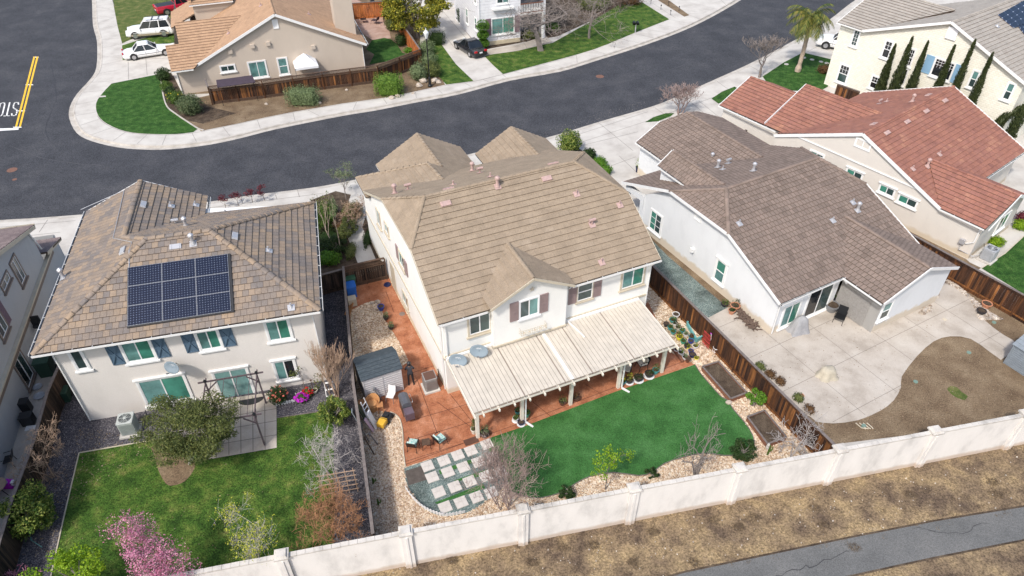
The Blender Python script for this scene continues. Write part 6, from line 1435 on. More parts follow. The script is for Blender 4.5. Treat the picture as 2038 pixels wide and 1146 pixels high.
# topiary by the white sided house
tp=P(962,95); tr_=T('topiary','three tiered bright green topiary at the white house corner','topiary',(tp.x,tp.y,0)); 
for i,(zz,w_) in enumerate(((.55,1.2),(1.45,1.15),(2.45,1.3))):
    g=np.random.default_rng(i); n=1600; dv=g.normal(size=(n,3)); dv/=np.linalg.norm(dv,axis=1)[:,None]; pos=dv*np.array([w_/2*1.1,w_/2*1.1,.42 if i<2 else .6])+np.array([0,0,zz]); V,F=leafmesh([(tuple(q),.05) for q in pos],n,.05,i); fastmesh('foliage_tier',V,F,'leaf_bright',tr_)
mb=MB(); mb.tube([(0,0,0),(0,0,2.6)],.08,6); 
for zz,w_ in ((.55,.5),(1.45,.48),(2.45,.52)): mb.lathe([(.05,-.35),(w_,-.2),(w_,.2),(.05,.35)],(0,0,zz),10)
mb.build('trunk','leaf_dark',tr_)
shrub('shrub','dark green hedge bush between the driveway and the white house wall',(920,45),(1.3,1.6,2.2),'leaf_dark',2600,.06,193)
shrub('shrub','dark round bush right of the big white house window, back one',(1038,58),(1.5,1.3,1.3),'leaf_dark',2000,.06,194); shrub('shrub','low dark bush below the white house porch',(1055,76),(2.2,1.5,.9),'leaf_olive',2000,.06,195)
shrub('shrub','dark green bush under the big bare tree',(1098,62),(1.8,1.5,1.0),'leaf_mid',1800,.06,196)
shrub('shrub','pinkish brown ground cover thicket at the top of the green lawn',(1255,8),(3.0,2.0,.9),'leaf_rust',1600,.06,197); shrub('shrub','dark leafy thicket right of the white sided house',(1180,18),(4.0,3.0,1.6),'leaf_olive',3600,.07,198)
shrub('shrub','dark leafy shrub on the yard side of the red fence, nearer the lawn',(799,88),(1.3,2.2,1.2),'leaf_dark',2200,.06,199); shrub('shrub','dusty green shrub by the outdoor chairs against the red fence',(783,58),(1.8,2.0,1.3),'leaf_olive',2400,.06,200)
shrub('shrub','bright low plant in the corner of the red fence',(814,104),(1.1,.9,.5),'leaf_bright',900,.06,201)
shrub('shrub','small brownish shrub on the lawn beside the cream house',(1640,145),(1.4,1.2,.9),'leaf_rust',1200,.06,202)
shrub('shrub','yellow green shrub beside the air conditioner of the red roof house',(1980,488),(1.1,.9,.7),'leaf_lime',1300,.05,203); shrub('shrub','yellow green shrub further along the sand coloured wall',(2028,455),(1.1,.9,.7),'leaf_lime',1300,.05,204)
shrub('shrub','purple leaved plant at the right edge above the lime shrub',(2032,441),(1.2,.9,.9),'leaf_purple',900,.05,205)
for i,(x,y,m,lab) in enumerate([(1512,732,'leaf_olive','topmost scruffy plant along the foot of the fence on the concrete patio'),(1532,748,'leaf_rust','second scruffy plant along the fence foot on the concrete patio'),(1552,762,'leaf_rust','third scruffy plant along the fence foot on the concrete patio'),(1588,795,'leaf_olive','fourth scruffy plant along the fence foot, with yellow green leaves'),(1610,818,'leaf_rust','lowest scruffy brown plant along the fence foot on the concrete patio')]):
    shrub('patio_plant',lab,(x,y),(.6,.7,.35),m,420,.04,210+i,group='scruffy plants along the fence foot')
# dry tufts and stones on the strip outside the wall: uncountable
g=np.random.default_rng(3); cs=[]
for k in range(420):
    x=g.uniform(560,2200); y=g.uniform(0,1); yy=1150+ (x-560)*(-.19)+y*150
    p=P(x,yy,-.8); cs.append(((p.x,p.y,-.78),(g.uniform(.08,.32),g.uniform(.08,.3),.05)))
cs+=[((P(x_,y_,-.8).x,P(x_,y_,-.8).y,-.74),(.34,.26,.07)) for x_,y_ in [(1555,965),(1500,985),(1700,1090),(1640,1045),(1975,960),(1985,985),(1470,1050),(1420,1035),(1300,1060),(1380,1120),(1260,1120),(1060,1120),(1180,1085),(1620,1010),(1810,985),(900,1115),(1500,1030),(1120,1090)] for _ in range(5)]
V,F=leafmesh(cs,15000,.05,4,asp=.14); L('dry_leaf',[(.07,.05,.04),(.15,.11,.075),(.24,.18,.11)]); tag(fastmesh('dry_grass',V,F,'dry_leaf'),'scattered dry weeds and tufts on the bare strip outside the wall','dry grass',kind='stuff')
def pebbles(name,label,area,n,size,mat,seed,z):
    g=np.random.default_rng(seed); mb=MB(); poly=[P(x,y,max(z,-.8) if z<-.1 else 0) for x,y in area]; xs=[p.x for p in poly]; ys=[p.y for p in poly]; k=0
    def inside(x,y):
        c=False
        for i in range(len(poly)):
            a,b=poly[i],poly[i-1]
            if (a.y>y)!=(b.y>y) and x<(b.x-a.x)*(y-a.y)/(b.y-a.y)+a.x: c=not c
        return c
    tries=0
    while k<n and tries<n*20:
        tries+=1; x=g.uniform(min(xs),max(xs)); y=g.uniform(min(ys),max(ys))
        if not inside(x,y): continue
        s=size*g.uniform(.5,1.5); mb.box((x,y,z+s*.2),(s,s*g.uniform(.5,1),s*.6),g.uniform(0,3),0,.6); k+=1
    o=mb.build(name,mat); tag(o,label,'stones',kind='stuff'); return o
island('pebble_pale',[(.40,.27,.17),(.58,.45,.33),(.72,.63,.52),(.30,.19,.12)],rough=.85); island('pebble_dark',[(.05,.05,.055),(.14,.13,.13),(.25,.24,.23)],rough=.9); island('pebble_river',[(.22,.17,.13),(.40,.34,.28),(.55,.5,.44),(.30,.27,.25)],rough=.8)
pebbles('gravel','loose pale pebbles of the gravel bed left of the orange patio',[(805,931),(801,864),(790,828),(735,812),(722,884),(744,1070),(1038,1011),(985,985),(926,1024),(890,1030),(850,1020),(811,968)],5200,.06,'pebble_pale',5,.012)
pebbles('gravel','loose pale pebbles between the turf and the boundary wall',[(1014,980),(1080,992),(1117,983),(1144,966),(1174,951),(1220,943),(1270,949),(1297,943),(1357,913),(1401,904),(1441,909),(1474,906),(1500,892),(1500,868),(1450,798),(1395,745),(1383,724),(1330,640),(1500,790),(1620,895),(1467,928),(1260,968),(1040,1008)],5200,.06,'pebble_pale',6,.012)
pebbles('gravel','loose pale pebbles of the bed behind the small shed',[(698,620),(751,600),(764,634),(794,680),(812,716),(725,740)],1800,.06,'pebble_pale',7,.036)
pebbles('gravel','river stones along the fence beside the concrete patio',[(1875,550),(1886,553),(1968,622),(1990,636),(1950,636),(1932,596),(1905,575)],900,.12,'pebble_river',8,.026)
pebbles('loose_stones','pale stones lying on the dry strip outside the wall',[(600,1150),(1000,1100),(1500,1005),(2038,905),(2038,1000),(1500,1105),(1100,1200),(600,1300)],300,.05,'pebble_river',9,-.79)

pebbles('road_grit','pale grit washed along the kerb in front of the centre house',[(1010,292),(1090,272),(1190,241),(1290,209),(1280,200),(1180,228),(1080,262)],260,.04,'pebble_road',41,-.146)

def litter(label,area,n,size,mat,seed,z):
    g=np.random.default_rng(seed); poly=[P(x,y) for x,y in area]; xs=[p.x for p in poly]; ys=[p.y for p in poly]; c=[]
    while len(c)<n:
        x=g.uniform(min(xs),max(xs)); y=g.uniform(min(ys),max(ys)); ins=False
        for i in range(len(poly)):
            a,b=poly[i],poly[i-1]
            if (a.y>y)!=(b.y>y) and x<(b.x-a.x)*(y-a.y)/(b.y-a.y)+a.x: ins=not ins
        if ins: c.append((x,y))
    c=np.array(c); t=g.uniform(0,6.28,n); s_=size*g.uniform(.5,1.5,n); V=np.zeros((n,4,3)); 
    for k in range(4): V[:,k,0]=c[:,0]+np.cos(t+k*1.571)*s_*(1 if k%2==0 else .5); V[:,k,1]=c[:,1]+np.sin(t+k*1.571)*s_*(1 if k%2==0 else .5); V[:,k,2]=z+g.uniform(0,.02,n)
    tag(fastmesh('fallen_leaves',V.reshape(-1,3),np.arange(4*n).reshape(n,4),mat),label,'fallen leaves',kind='stuff')
island('litter_brown',[(.08,.05,.03),(.16,.10,.055),(.25,.18,.10)],rough=.9); island('litter_pale',[(.12,.08,.045),(.24,.18,.11),(.34,.28,.2)],rough=.9)
litter('small dry leaves scattered over the orange patio and path',[(806,925),(800,850),(720,800),(700,600),(768,535),(892,784),(945,870),(935,885)],260,.028,'litter_pale',1,.032)
litter('dry leaf bits on the left lawn',[(158,902),(307,876),(404,916),(551,891),(640,822),(664,1080),(560,1100),(110,1140)],160,.03,'litter_pale',2,.03)
litter('dry bits on the dirt bank across the street',[(407,255),(467,245),(680,204),(886,166),(860,125),(770,150),(430,210)],900,.07,'litter_brown',3,.016)
litter('dry bits over the bare dirt of the right yard',[(1665,882),(1700,845),(1790,790),(1830,715),(1890,672),(1990,720),(2030,800)],1200,.03,'litter_pale',4,.012)
litter('leaf bits on the concrete patio of the right yard',[(1412,634),(1570,790),(1650,838),(1780,790),(1860,690),(1930,610),(1800,640)],260,.03,'litter_brown',5,.026)
litter('leaf bits on the dark gravel of the left yard',[(160,850),(300,870),(400,830),(130,1010),(100,1140),(30,1140)],500,.04,'litter_pale',6,.02)
litter('leaf bits along the lawns across the street',[(1000,147),(1180,99),(1330,40),(1280,10),(1100,90),(970,112)],250,.06,'litter_brown',7,.03)

leafy('shrub','tall leafy shrub behind the leaning birch in the front garden',(648,455),1.1,(.8,1.0,.9),'leaf_mid',3800,.055,301,cat='shrub',clumps=24)
leafy('shrub','loose brownish shrub between the upright birch and the path',(694,470),.7,(.7,1.2,.6),'leaf_olive',3200,.05,302,cat='shrub',clumps=24)
leafy('shrub','dense dark shrub filling the garden corner above the bright green one',(668,500),.6,(1.0,.9,.55),'leaf_dark',3200,.05,303,cat='shrub',clumps=22)
bare_tree('bare_tree','leafless reddish tangle of twigs right of the front garden birches',(705,445),2.2,304,'twig_tan',5,.7,.1,(2,4),.2,.04,stems=3,width=2.4,leaf=[('leaf_rust',700,.045,.2)])
plain('valve_green',(.16,.24,.20),.6)
# ---------------- vehicles ----------------
def paint(name,c): 
    m=plain(name,c,.25,spec=.6); m.node_tree.nodes['Principled BSDF'].inputs['Coat Weight'].default_value=.6; return name
paint('paint_white',(.78,.78,.78)); paint('paint_black',(.018,.02,.025)); paint('paint_red',(.42,.008,.03)); plain('tyre',(.02,.02,.02),.8); plain('rim',(.5,.5,.52),.3,metal=.8)
plain('lamp_red',(.45,.01,.02),.2); plain('lamp_clear',(.7,.72,.72),.15); plain('trim_gold',(.33,.28,.20),.4)
def vehicle(name,label,rear,front,kind,col,L_,W_,H_,lower=None,group=None,cat=None):
    """rear/front: ground points; kind: sedan, suv, pickup"""
    a=Vector(rear); b=Vector(front); d=(b-a).normalized(); c=(a+b)/2; root=T(name,label,cat or 'car',(c.x,c.y,c.z+0.02),math.atan2(d.y,d.x),group)
    h=L_/2; w=W_/2; belt=H_*.60 if kind=='sedan' else H_*.60; zl=.22 if kind=='sedan' else .32
    hood=belt*.90; 
    if kind=='sedan': st=[(-h,.55,.62,.80),(-h+.12,.72,zl,.93),(-h+.55,belt*.97,zl,1),(-h*.45,belt,zl,1),(h*.30,belt,zl,1),(h*.55,hood,zl,.98),(h-.35,hood*.88,zl,.95),(h-.08,.60,zl+.05,.86),(h,.50,.34,.78)]
    else: st=[(-h,belt*.9,.5,.90),(-h+.1,belt,zl,.97),(-h*.3,belt,zl,1),(h*.28,belt,zl,1),(h*.40,belt*.98,zl,1),(h*.75,belt*.94,zl,.98),(h-.12,belt*.82,zl,.94),(h,belt*.70,.45,.88)]
    if kind=='sedan': st[0]=(-h,.80,.40,.84)
    mb=MB(); rings=[]
    for x,zt,zb,k in st:
        ww=w*k; zm=zb+(zt-zb)*.55; rings.append([(x,ww*.93,zb),(x,ww,zb+(zt-zb)*.25),(x,ww,zm),(x,ww*.90,zt-.03),(x,ww*.80,zt),(x,-ww*.80,zt),(x,-ww*.90,zt-.03),(x,-ww,zm),(x,-ww,zb+(zt-zb)*.25),(x,-ww*.93,zb)])
    n=10; k0=len(mb.v)
    for r_ in rings: mb.v+=r_
    for i in range(len(rings)-1):
        for j in range(n):
            A=k0+i*n+j; B=k0+i*n+(j+1)%n; mb.f.append((A,A+n,B+n,B)); mb.mi.append(0); mb.uv.append([(0,0)]*4)
    mb.f.append(tuple(k0+j for j in range(n))); mb.mi.append(0); mb.uv.append([(0,0)]*n); mb.f.append(tuple(k0+(len(rings)-1)*n+j for j in reversed(range(n)))); mb.mi.append(0); mb.uv.append([(0,0)]*n)
    body=mb.build('body',col,root,bevel=.02)
    if lower:
        mb=MB(); 
        for s in (-1,1): mb.box((-.05,s*(w+.004),zl+.14),(L_*.80,.03,.22))
        mb.build('lower_trim',lower,root)
    # greenhouse: base x0..x1, roof x2..x3
    if kind=='sedan': x0,x1,x2,x3=-h*.58,h*.34,-h*.34,h*.04
    elif kind=='suv': x0,x1,x2,x3=-h*.96,h*.40,-h*.86,h*.14
    else: x0,x1,x2,x3=-h*.16,h*.44,-h*.10,h*.16
    wb=w*.86; wr=w*.70; zt=H_; zb=belt-.02
    Q=lambda x,y,z:(x,y,z)
    b4=[Q(x0,-wb,zb),Q(x1,-wb,zb),Q(x1,wb,zb),Q(x0,wb,zb)]; t4=[Q(x2,-wr,zt),Q(x3,-wr,zt),Q(x3,wr,zt),Q(x2,wr,zt)]
    mb=MB(); 
    for i in range(4): mb.quad([b4[i],b4[(i+1)%4],t4[(i+1)%4],t4[i]])
    mb.quad(t4); mb.build('windows','glass_car',root)
    mb=MB(); e=.02
    rt=[(x2-.05,-wr-.03,zt-.02),(x3+.05,-wr-.03,zt-.02),(x3+.05,wr+.03,zt-.02),(x2-.05,wr+.03,zt-.02)]; r2=[(x2+.08,-wr+.08,zt+.05),(x3-.1,-wr+.08,zt+.05),(x3-.1,wr-.08,zt+.05),(x2+.08,wr-.08,zt+.05)]
    for i in range(4): mb.quad([rt[i],rt[(i+1)%4],r2[(i+1)%4],r2[i]])
    mb.quad(r2); mb.build('roof_panel',col,root,bevel=.015)
    for s in (-1,1):
        bars=[((x0,s*wb,zb),(x2,s*wr,zt),.10 if kind!='suv' else .2,.06),((x1,s*wb,zb),(x3,s*wr,zt),.07,.05)]
        for q in ((.52,) if kind!='suv' else (.36,.68)): bars.append(((x0+(x1-x0)*q,s*(wb+.005),zb),(x2+(x3-x2)*q,s*(wr+.005),zt),.08,.04))
        for b_ in bars: mb=MB(); mb.bar(*b_); mb.build('window_pillar',col,root)
        mb=MB(); mb.box((-.03*h,s*(w+.004),belt*.62),(L_*.72,.015,.04)); mb.build('side_trim','plastic_black' if kind!='suv' else col,root)
        mb=MB()
        for xd in (x1-.15,(x0+x1)/2,x0+.25): mb.box((xd,s*(w*.985),belt*.66),(.012,.05,belt*.5))
        mb.build('door_seams','plastic_black',root)
    if kind=='suv':
        mb=MB()
        for s in (-1,1): mb.bar((x2+.3,s*(wr-.02),zt+.1),(x3-.3,s*(wr-.02),zt+.1),.04,.04)
        for xx in (x2+.9,x3-.9): mb.bar((xx,-wr,zt+.12),(xx,wr,zt+.12),.06,.04)
        mb.build('roof_rack','plastic_black',root)
    if kind=='pickup':
        mb=MB(); mb.box(((x0-h)/2+.05,0,belt+.005),(x0+h-.25,W_*.74,.02)); mb.build('truck_bed','plastic_black',root)
    wr_=.33 if kind=='sedan' else .39
    for sx in (-h*.60,h*.62):
        for s in (-1,1):
            mb=MB(); mb.tube([(sx,s*(w-.20),wr_),(sx,s*(w+.01),wr_)],wr_,20); wo=mb.build('wheel','tyre',root); mb=MB(); mb.tube([(sx,s*(w-.05),wr_),(sx,s*(w+.02),wr_)],wr_*.62,14); mb.build('rim','rim',wo)
            mb=MB(); mb.tube([(sx,s*(w-.1),wr_+.02),(sx,s*(w+.005),wr_+.02)],wr_*1.17,20); mb.build('wheel_arch','plastic_black',root)
    for s in (-1,1):
        mb=MB(); mb.box((h-.10,s*w*.62,.62 if kind=='sedan' else .85),(.16,w*.36,.14)); mb.build('headlight','lamp_clear',root)
        mb=MB(); mb.box((-h+.045,s*w*.66,.76 if kind=='sedan' else .95),(.14,w*.34,.16 if kind=='sedan' else .32)); mb.build('tail_light','lamp_red',root)
        mb=MB(); mb.box((x1-.1,s*(w+.06),belt+.05),(.10,.18,.13)); mb.build('mirror',col,root)
    mb=MB(); mb.box((-h-.005,0,.62),(.03,.36,.16)); mb.build('number_plate','plastic_white',root)
    mb=MB(); mb.box((h*1.0,0,.42),(.08,W_*.8,.16)); mb.box((-h,0,.42),(.08,W_*.82,.2)); mb.build('bumper','plastic_black' if col!='paint_white' else 'vent_grey',root)
    return root
vehicle('parked_car','black sedan parked on the driveway with its red tail lights towards the street',P(959,117),P(913,88.5),'sedan','paint_black',4.7,1.85,1.42)
vehicle('parked_car','white sport utility vehicle with beige lower trim and roof bars on the driveway',P(343,67,.0),P(262,74,.0),'suv','paint_white',5.0,1.95,1.85,lower='trim_gold')
vehicle('parked_car','old white square sedan nose to the tan garage',P(252,117),P(345,103),'sedan','paint_white',5.2,1.85,1.42)
vehicle('pickup_truck','red pickup truck with black bed cover behind the white sport utility vehicle',P(315,30),P(400,14),'pickup','paint_red',5.5,2.0,1.85,cat='pickup truck')
vehicle('pickup_truck','white pickup truck half hidden behind the cream house corner by the palm',P(1722,105),P(1632,90),'pickup','paint_white',5.6,2.0,1.9,cat='pickup truck')

# ---------------- street things ----------------
p=P(856,172); sl_=T('street_lamp','black street lamp post with white lantern on the dirt bank','street lamp',(p.x,p.y,0)); mb=MB()
mb.lathe([(.22,0),(.22,.15),(.15,.25),(.13,.9),(.08,1.0),(.06,1.1),(.055,4.7),(.09,4.75),(.06,4.85)],(0,0,0),12); mb.build('pole','iron_black',sl_)
plain('lantern_white',(.72,.74,.74),.3); mb=MB(); mb.lathe([(.10,4.85),(.23,5.3),(.25,5.42)],(0,0,0),8); mb.build('lantern','lantern_white',sl_); mb=MB(); mb.lathe([(.27,5.42),(.15,5.58),(.05,5.65),(.03,5.85)],(0,0,0),8); mb.build('lantern_cap','lantern_white',sl_)
p=P(1264,65); mbx=T('mailbox','black twin mailbox on a pale post beside the lawn and pavement','mailbox',(p.x,p.y,0)); mb=MB(); mb.box((0,0,.5),(.1,.1,1.0)); mb.build('post','vent_grey',mbx)
for s in (-.28,.12):
    mb=MB(); mb.lathe([(.16,-.27),(.17,0),(.16,.27)],(0,0,0),10); mb.v=[(s+x+.05,z,1.14+y*1.0) for x,y,z in mb.v]; mb.box((s+.05,0,1.06),(.33,.54,.16)); mb.build('box','iron_black',mbx)
p=P(228,12); sg=T('sign_post','thin grey sign post on the verge at the top left beside the pavement','post',(p.x,p.y,0)); mb=MB(); mb.tube([(0,0,0),(0,0,2.6)],.035,6); mb.build('pole','metal_grey',sg)
for i,(x,y,l_) in enumerate([(1295,8,'topmost small black path light by the paved path'),(1315,19,'second black path light on the lawn side of the paved path'),(1334,30,'lowest black path light on the lawn side of the paved path'),(1330,12,'upper black path light on the driveway side of the paved path'),(1351,22,'lower black path light on the driveway side of the paved path')]):
    p=P(x,y); mb=MB(); mb.tube([(0,0,0),(0,0,.5)],.025,5); mb.lathe([(.10,.48),(.03,.62)],(0,0,0),6); tag(mb.build('path_light','iron_black',loc=(p.x,p.y,.01)),l_,'path light','path lights along the paved path')
def rock(mb,c,s,seed):
    r=random.Random(seed); pts=[]; n=8
    k0=len(mb.v)
    prof=[(.55,0),(1,.25),(.9,.6),(.45,.9)]
    for rr,zz in prof:
        for j in range(n): t=6.283*j/n; q=rr*r.uniform(.75,1.15); mb.v.append((c[0]+s*.5*q*math.cos(t),c[1]+s*.5*q*math.sin(t)*.8,c[2]+s*.55*zz*r.uniform(.9,1.1)))
    for i in range(3):
        for j in range(n): A=k0+i*n+j;B=k0+i*n+(j+1)%n; mb.f.append((A,B,B+n,A+n)); mb.mi.append(0); mb.uv.append([(0,0)]*4)
    mb.f.append(tuple(k0+3*n+j for j in range(n))); mb.mi.append(0); mb.uv.append([(0,0)]*n)
plain('rock_pale',(.42,.36,.30),.9,var=.3,scale=6,bump=.6,bscale=12)
for i,(x,y,s,l_) in enumerate([(834,172,.75,'leftmost big pale rock at the foot of the street lamp'),(843,164,.9,'big pale rock left of the street lamp'),(866,163,.8,'pale rock just right of the street lamp'),(873,165,.6,'rightmost pale rock by the street lamp'),(780,196,.6,'rough pale rock at the pavement edge below the box bush'),(792,192,.55,'second rough rock at the pavement edge below the box bush'),(822,186,.35,'small pale rock between box bush and lamp'),(530,208,.4,'small pale rock at the fence foot left of the box bush'),(636,206,.45,'small pale rock right of the left box bush'),(690,180,.4,'small pale rock below the fence between the box bushes')]):
    p=P(x,y); mb=MB(); rock(mb,(0,0,-.02),s,i); tag(mb.build('rock','rock_pale',loc=(p.x,p.y,0)),l_,'rock','rocks on the dirt bank')
for i,(x,y,l_) in enumerate([(1565,128,'lowest white stepping stone on the lawn by the palm'),(1600,115,'stepping stone right of the palm trunk'),(1616,119,'second stepping stone right of the palm trunk'),(1634,123,'third stepping stone right of the palm'),(1645,126,'rightmost stepping stone by the cream house')]):
    p=P(x,y); mb=MB(); mb.lathe([(.24,0),(.22,.04)],(0,0,0),9); tag(mb.build('stepping_stone','concrete',loc=(p.x,p.y,.02)),l_,'stone','stepping stones by the palm')

# ---------------- generic garden things ----------------
for nm,c in (('pot_terracotta',(.48,.22,.13)),('pot_teal',(.05,.28,.27)),('pot_white',(.68,.68,.68)),('pot_black',(.02,.02,.025)),('pot_blue',(.02,.05,.30)),('pot_yellow',(.65,.60,.03)),('pot_cream',(.60,.56,.48)),('pot_navy',(.01,.015,.06)),('pot_green',(.05,.30,.20)),('pot_brown',(.10,.05,.035)),('pot_pink',(.60,.42,.48))): plain(nm,c,.35,var=.08)
def pot(label,px,r=.17,h=.28,mat='pot_terracotta',plant='leaf_mid',ph=.25,pn=90,group=None,z=0.02,seed=0,at=None,saucer=None,pr=None,fl=None,name='plant_pot'):
    p=at or P(*px); root=T(name,label,'plant pot',(p.x,p.y,z),0,group); mb=MB(); mb.lathe([(r*.68,0),(r*.95,h*.8),(r*1.08,h*.82),(r*1.08,h),(r*.9,h),(r*.86,h*.9)],(0,0,0),14); mb.build('pot',mat,root)
    if saucer: mb=MB(); mb.lathe([(r*1.15,0),(r*1.3,.035)],(0,0,0),14); mb.build('saucer',saucer,root)
    mb=MB(); mb.lathe([(r*.88,h*.86),(r*.86,h*.92)],(0,0,0),12); mb.build('soil','dark_soil',root)
    if plant:
        q=pr or r*1.2; V,F=leafmesh([((0,0,h+ph*.45),(q,q,ph*.6)),((q*.3,0,h+ph*.7),(q*.6,q*.6,ph*.4))],pn,.05,seed,asp=.4); fastmesh('plant',V,F,plant,root)
        if fl: V,F=leafmesh([((0,0,h+ph*.9),(q*.7,q*.7,ph*.25))],24,.05,seed+1); fastmesh('flowers',V,F,fl,root)
    return root
PG='flower pots of the centre yard'
for i,a in enumerate([
 ('small terracotta pot with tall plant at the near patio post',(943,862),.16,.34,'pot_cream','leaf_olive',.45),('dark rounded pot with cactus plant right of the near patio post',(965,868),.24,.3,'pot_black','leaf_sage',.5),('brown pot behind the near patio post',(945,846),.14,.3,'pot_brown','leaf_olive',.25),
 ('white pot with green plant left of the second patio post',(1026,838),.16,.26,'pot_white','leaf_mid',.22),('teal pot behind the second patio post',(1030,824),.15,.28,'pot_teal','leaf_olive',.2),('green pot right of the second patio post',(1048,829),.18,.3,'pot_green','leaf_mid',.2),('dark blue pot on a white saucer in front of the second patio post',(1037,845),.18,.22,'pot_navy',None,.1),
 ('brown pot with dark bronze plant left of the third patio post',(1119,805),.2,.26,'pot_brown','leaf_olive',.4),('terracotta pot with bronze plant right of the third patio post',(1147,797),.2,.26,'pot_brown','leaf_rust',.35),
 ('pot with bright yellow flowers right of the fourth patio post',(1239,764),.17,.24,'pot_teal','leaf_yellowgreen',.28),('black pot with tall yellow green plant near the fourth patio post',(1252,762),.2,.26,'pot_black','leaf_yellowgreen',.55),('wide black pot on a pale saucer, left one of the pair',(1270,757),.25,.26,'pot_black','leaf_dark',.2),('wide black pot on a pale saucer, right one of the pair',(1291,749),.25,.26,'pot_black','leaf_dark',.2),('teal and white pot with spiky plant by the fifth patio post',(1304,743),.19,.3,'pot_teal','leaf_olive',.45)]):
    pot(a[0],a[1],a[2],a[3],a[4],a[5],a[6],seed=i,group=PG,saucer='pot_white' if i in (6,11,12,3,10) else None,fl='flower_yellow' if i==9 else None,pr=.26 if i in (7,8,13,10) else None)
for i,a in enumerate([
 ('royal blue ball shaped pot on the gravel edge by the shed path',(759,617),.21,.32,'pot_blue',None,.1),('pot with spiky green plant on the gravel edge, upper one',(769,636),.17,.22,'pot_black','leaf_sage',.35),('black pot with spiky green plant on the gravel edge, lower one',(779,655),.18,.24,'pot_black','leaf_sage',.3)]):
    pot(a[0],a[1],a[2],a[3],a[4],a[5],a[6],seed=40+i,group=PG,z=.035)
# the crowd of pots in the bed east of the cover
bed=[('white speckled pot at the top of the pot bed',(1344,632),.22,.3,'pot_white',None,.1),('teal pot with cushion plant near the top of the pot bed',(1338,641),.2,.22,'pot_teal','leaf_mid',.2),('black pot at the upper left of the pot bed',(1325,649),.17,.24,'pot_black',None,.1),('teal pot second from the upper left',(1333,656),.16,.24,'pot_teal','leaf_mid',.15),('white cream pot with round plant in the pot bed',(1348,657),.17,.24,'pot_cream','leaf_olive',.25),('white pot under the round plant',(1342,648),.14,.2,'pot_white','leaf_dark',.2),('pale teal pot beside the cream one',(1357,662),.16,.22,'pot_teal','leaf_mid',.12),('teal pot with low plant at the bed edge',(1339,664),.17,.2,'pot_teal','leaf_mid',.2),('terracotta dish pot in the middle of the pot bed',(1350,667),.15,.16,'pot_terracotta','leaf_olive',.1),('lemon yellow pot in the pot bed',(1351,675),.19,.24,'pot_yellow','leaf_yellowgreen',.2),('grey white round pot right of the yellow pot',(1364,669),.15,.2,'pot_white','leaf_sage',.15),('dark teal pot with bronze plant near the green raised bed',(1375,675),.17,.22,'pot_teal','leaf_rust',.2),('green pot below the yellow pot',(1359,683),.17,.2,'pot_green','leaf_mid',.2),('bright blue glazed pot near the raised bed end',(1374,683),.17,.22,'pot_blue',None,.1),('navy glossy pot beside the pile of stones',(1366,692),.16,.2,'pot_navy','leaf_dark',.15),('small yellow green pot beneath the blue pot',(1369,694),.12,.16,'pot_yellow','leaf_yellowgreen',.2),('white pot with yellow flowers by the pile of stones',(1383,693),.17,.2,'pot_white','leaf_yellowgreen',.2),('blue glazed pot low in the bed among pale stones',(1374,702),.15,.2,'pot_blue',None,.1),('black glossy round pot among the pale stones',(1377,710),.2,.22,'pot_navy',None,.1),('red leaved plant in a white pot outside the bed edge',(1345,701),.15,.24,'pot_white','leaf_purple',.25),('white pot with tall green plant outside the bed edge',(1354,707),.17,.26,'pot_white','leaf_mid',.35),('small white pot with wispy plant near the turf corner',(1362,715),.15,.2,'pot_white','leaf_sage',.2),('dark brown urn nearest to the turf corner',(1368,720),.16,.3,'pot_brown',None,.1),('yellow pot on the pale stones',(1385,716),.13,.16,'pot_yellow','leaf_yellowgreen',.12)]
for i,a in enumerate(bed): pot(a[0],a[1],a[2],a[3],a[4],a[5],a[6],seed=60+i,group='pots crowded in the bed beyond the patio cover',z=.02,pr=a[2]*1.15,pn=60)
pebbles('gravel','heap of pale stones at the end of the crowded pot bed',[(1380,702),(1398,690),(1412,700),(1420,712),(1405,722),(1393,735),(1385,726)],330,.13,'pebble_pale',21,.02)
pot('big terracotta pot with upright dark plant by the white wall corner',(1461,617),.3,.4,'pot_terracotta','leaf_dark',.45,z=.03,seed=90); pot('empty terracotta pot beside the black bowl',(1455,624),.22,.3,'pot_terracotta','leaf_dark',.1,z=.03,seed=91); pot('black bowl with a small green plant by the gravel end',(1441,609),.22,.2,'pot_black','leaf_mid',.3,z=.03,seed=92)
pot('terracotta pot at the curve of the stone strip',(1960,612),.3,.36,'pot_terracotta',None,.1,z=.03,seed=93); pot('glossy black round pot in front of the terracotta one',(1950,625),.27,.3,'pot_black',None,.1,z=.03,seed=94)
pot('grey stacked round planter with black basins in the recess corner',(1653,618),.42,.5,'metal_grey',None,.1,z=.03,seed=95); pot('tall black pot behind the grey planter in the recess',(1653,604),.2,.6,'pot_black','leaf_dark',.1,z=.03,seed=96)
pot('cream potted topiary by the white garage wall of the mauve roof house',(1268,342),.16,.5,'pot_navy','leaf_lime',.8,z=.01,seed=97,pr=.35)
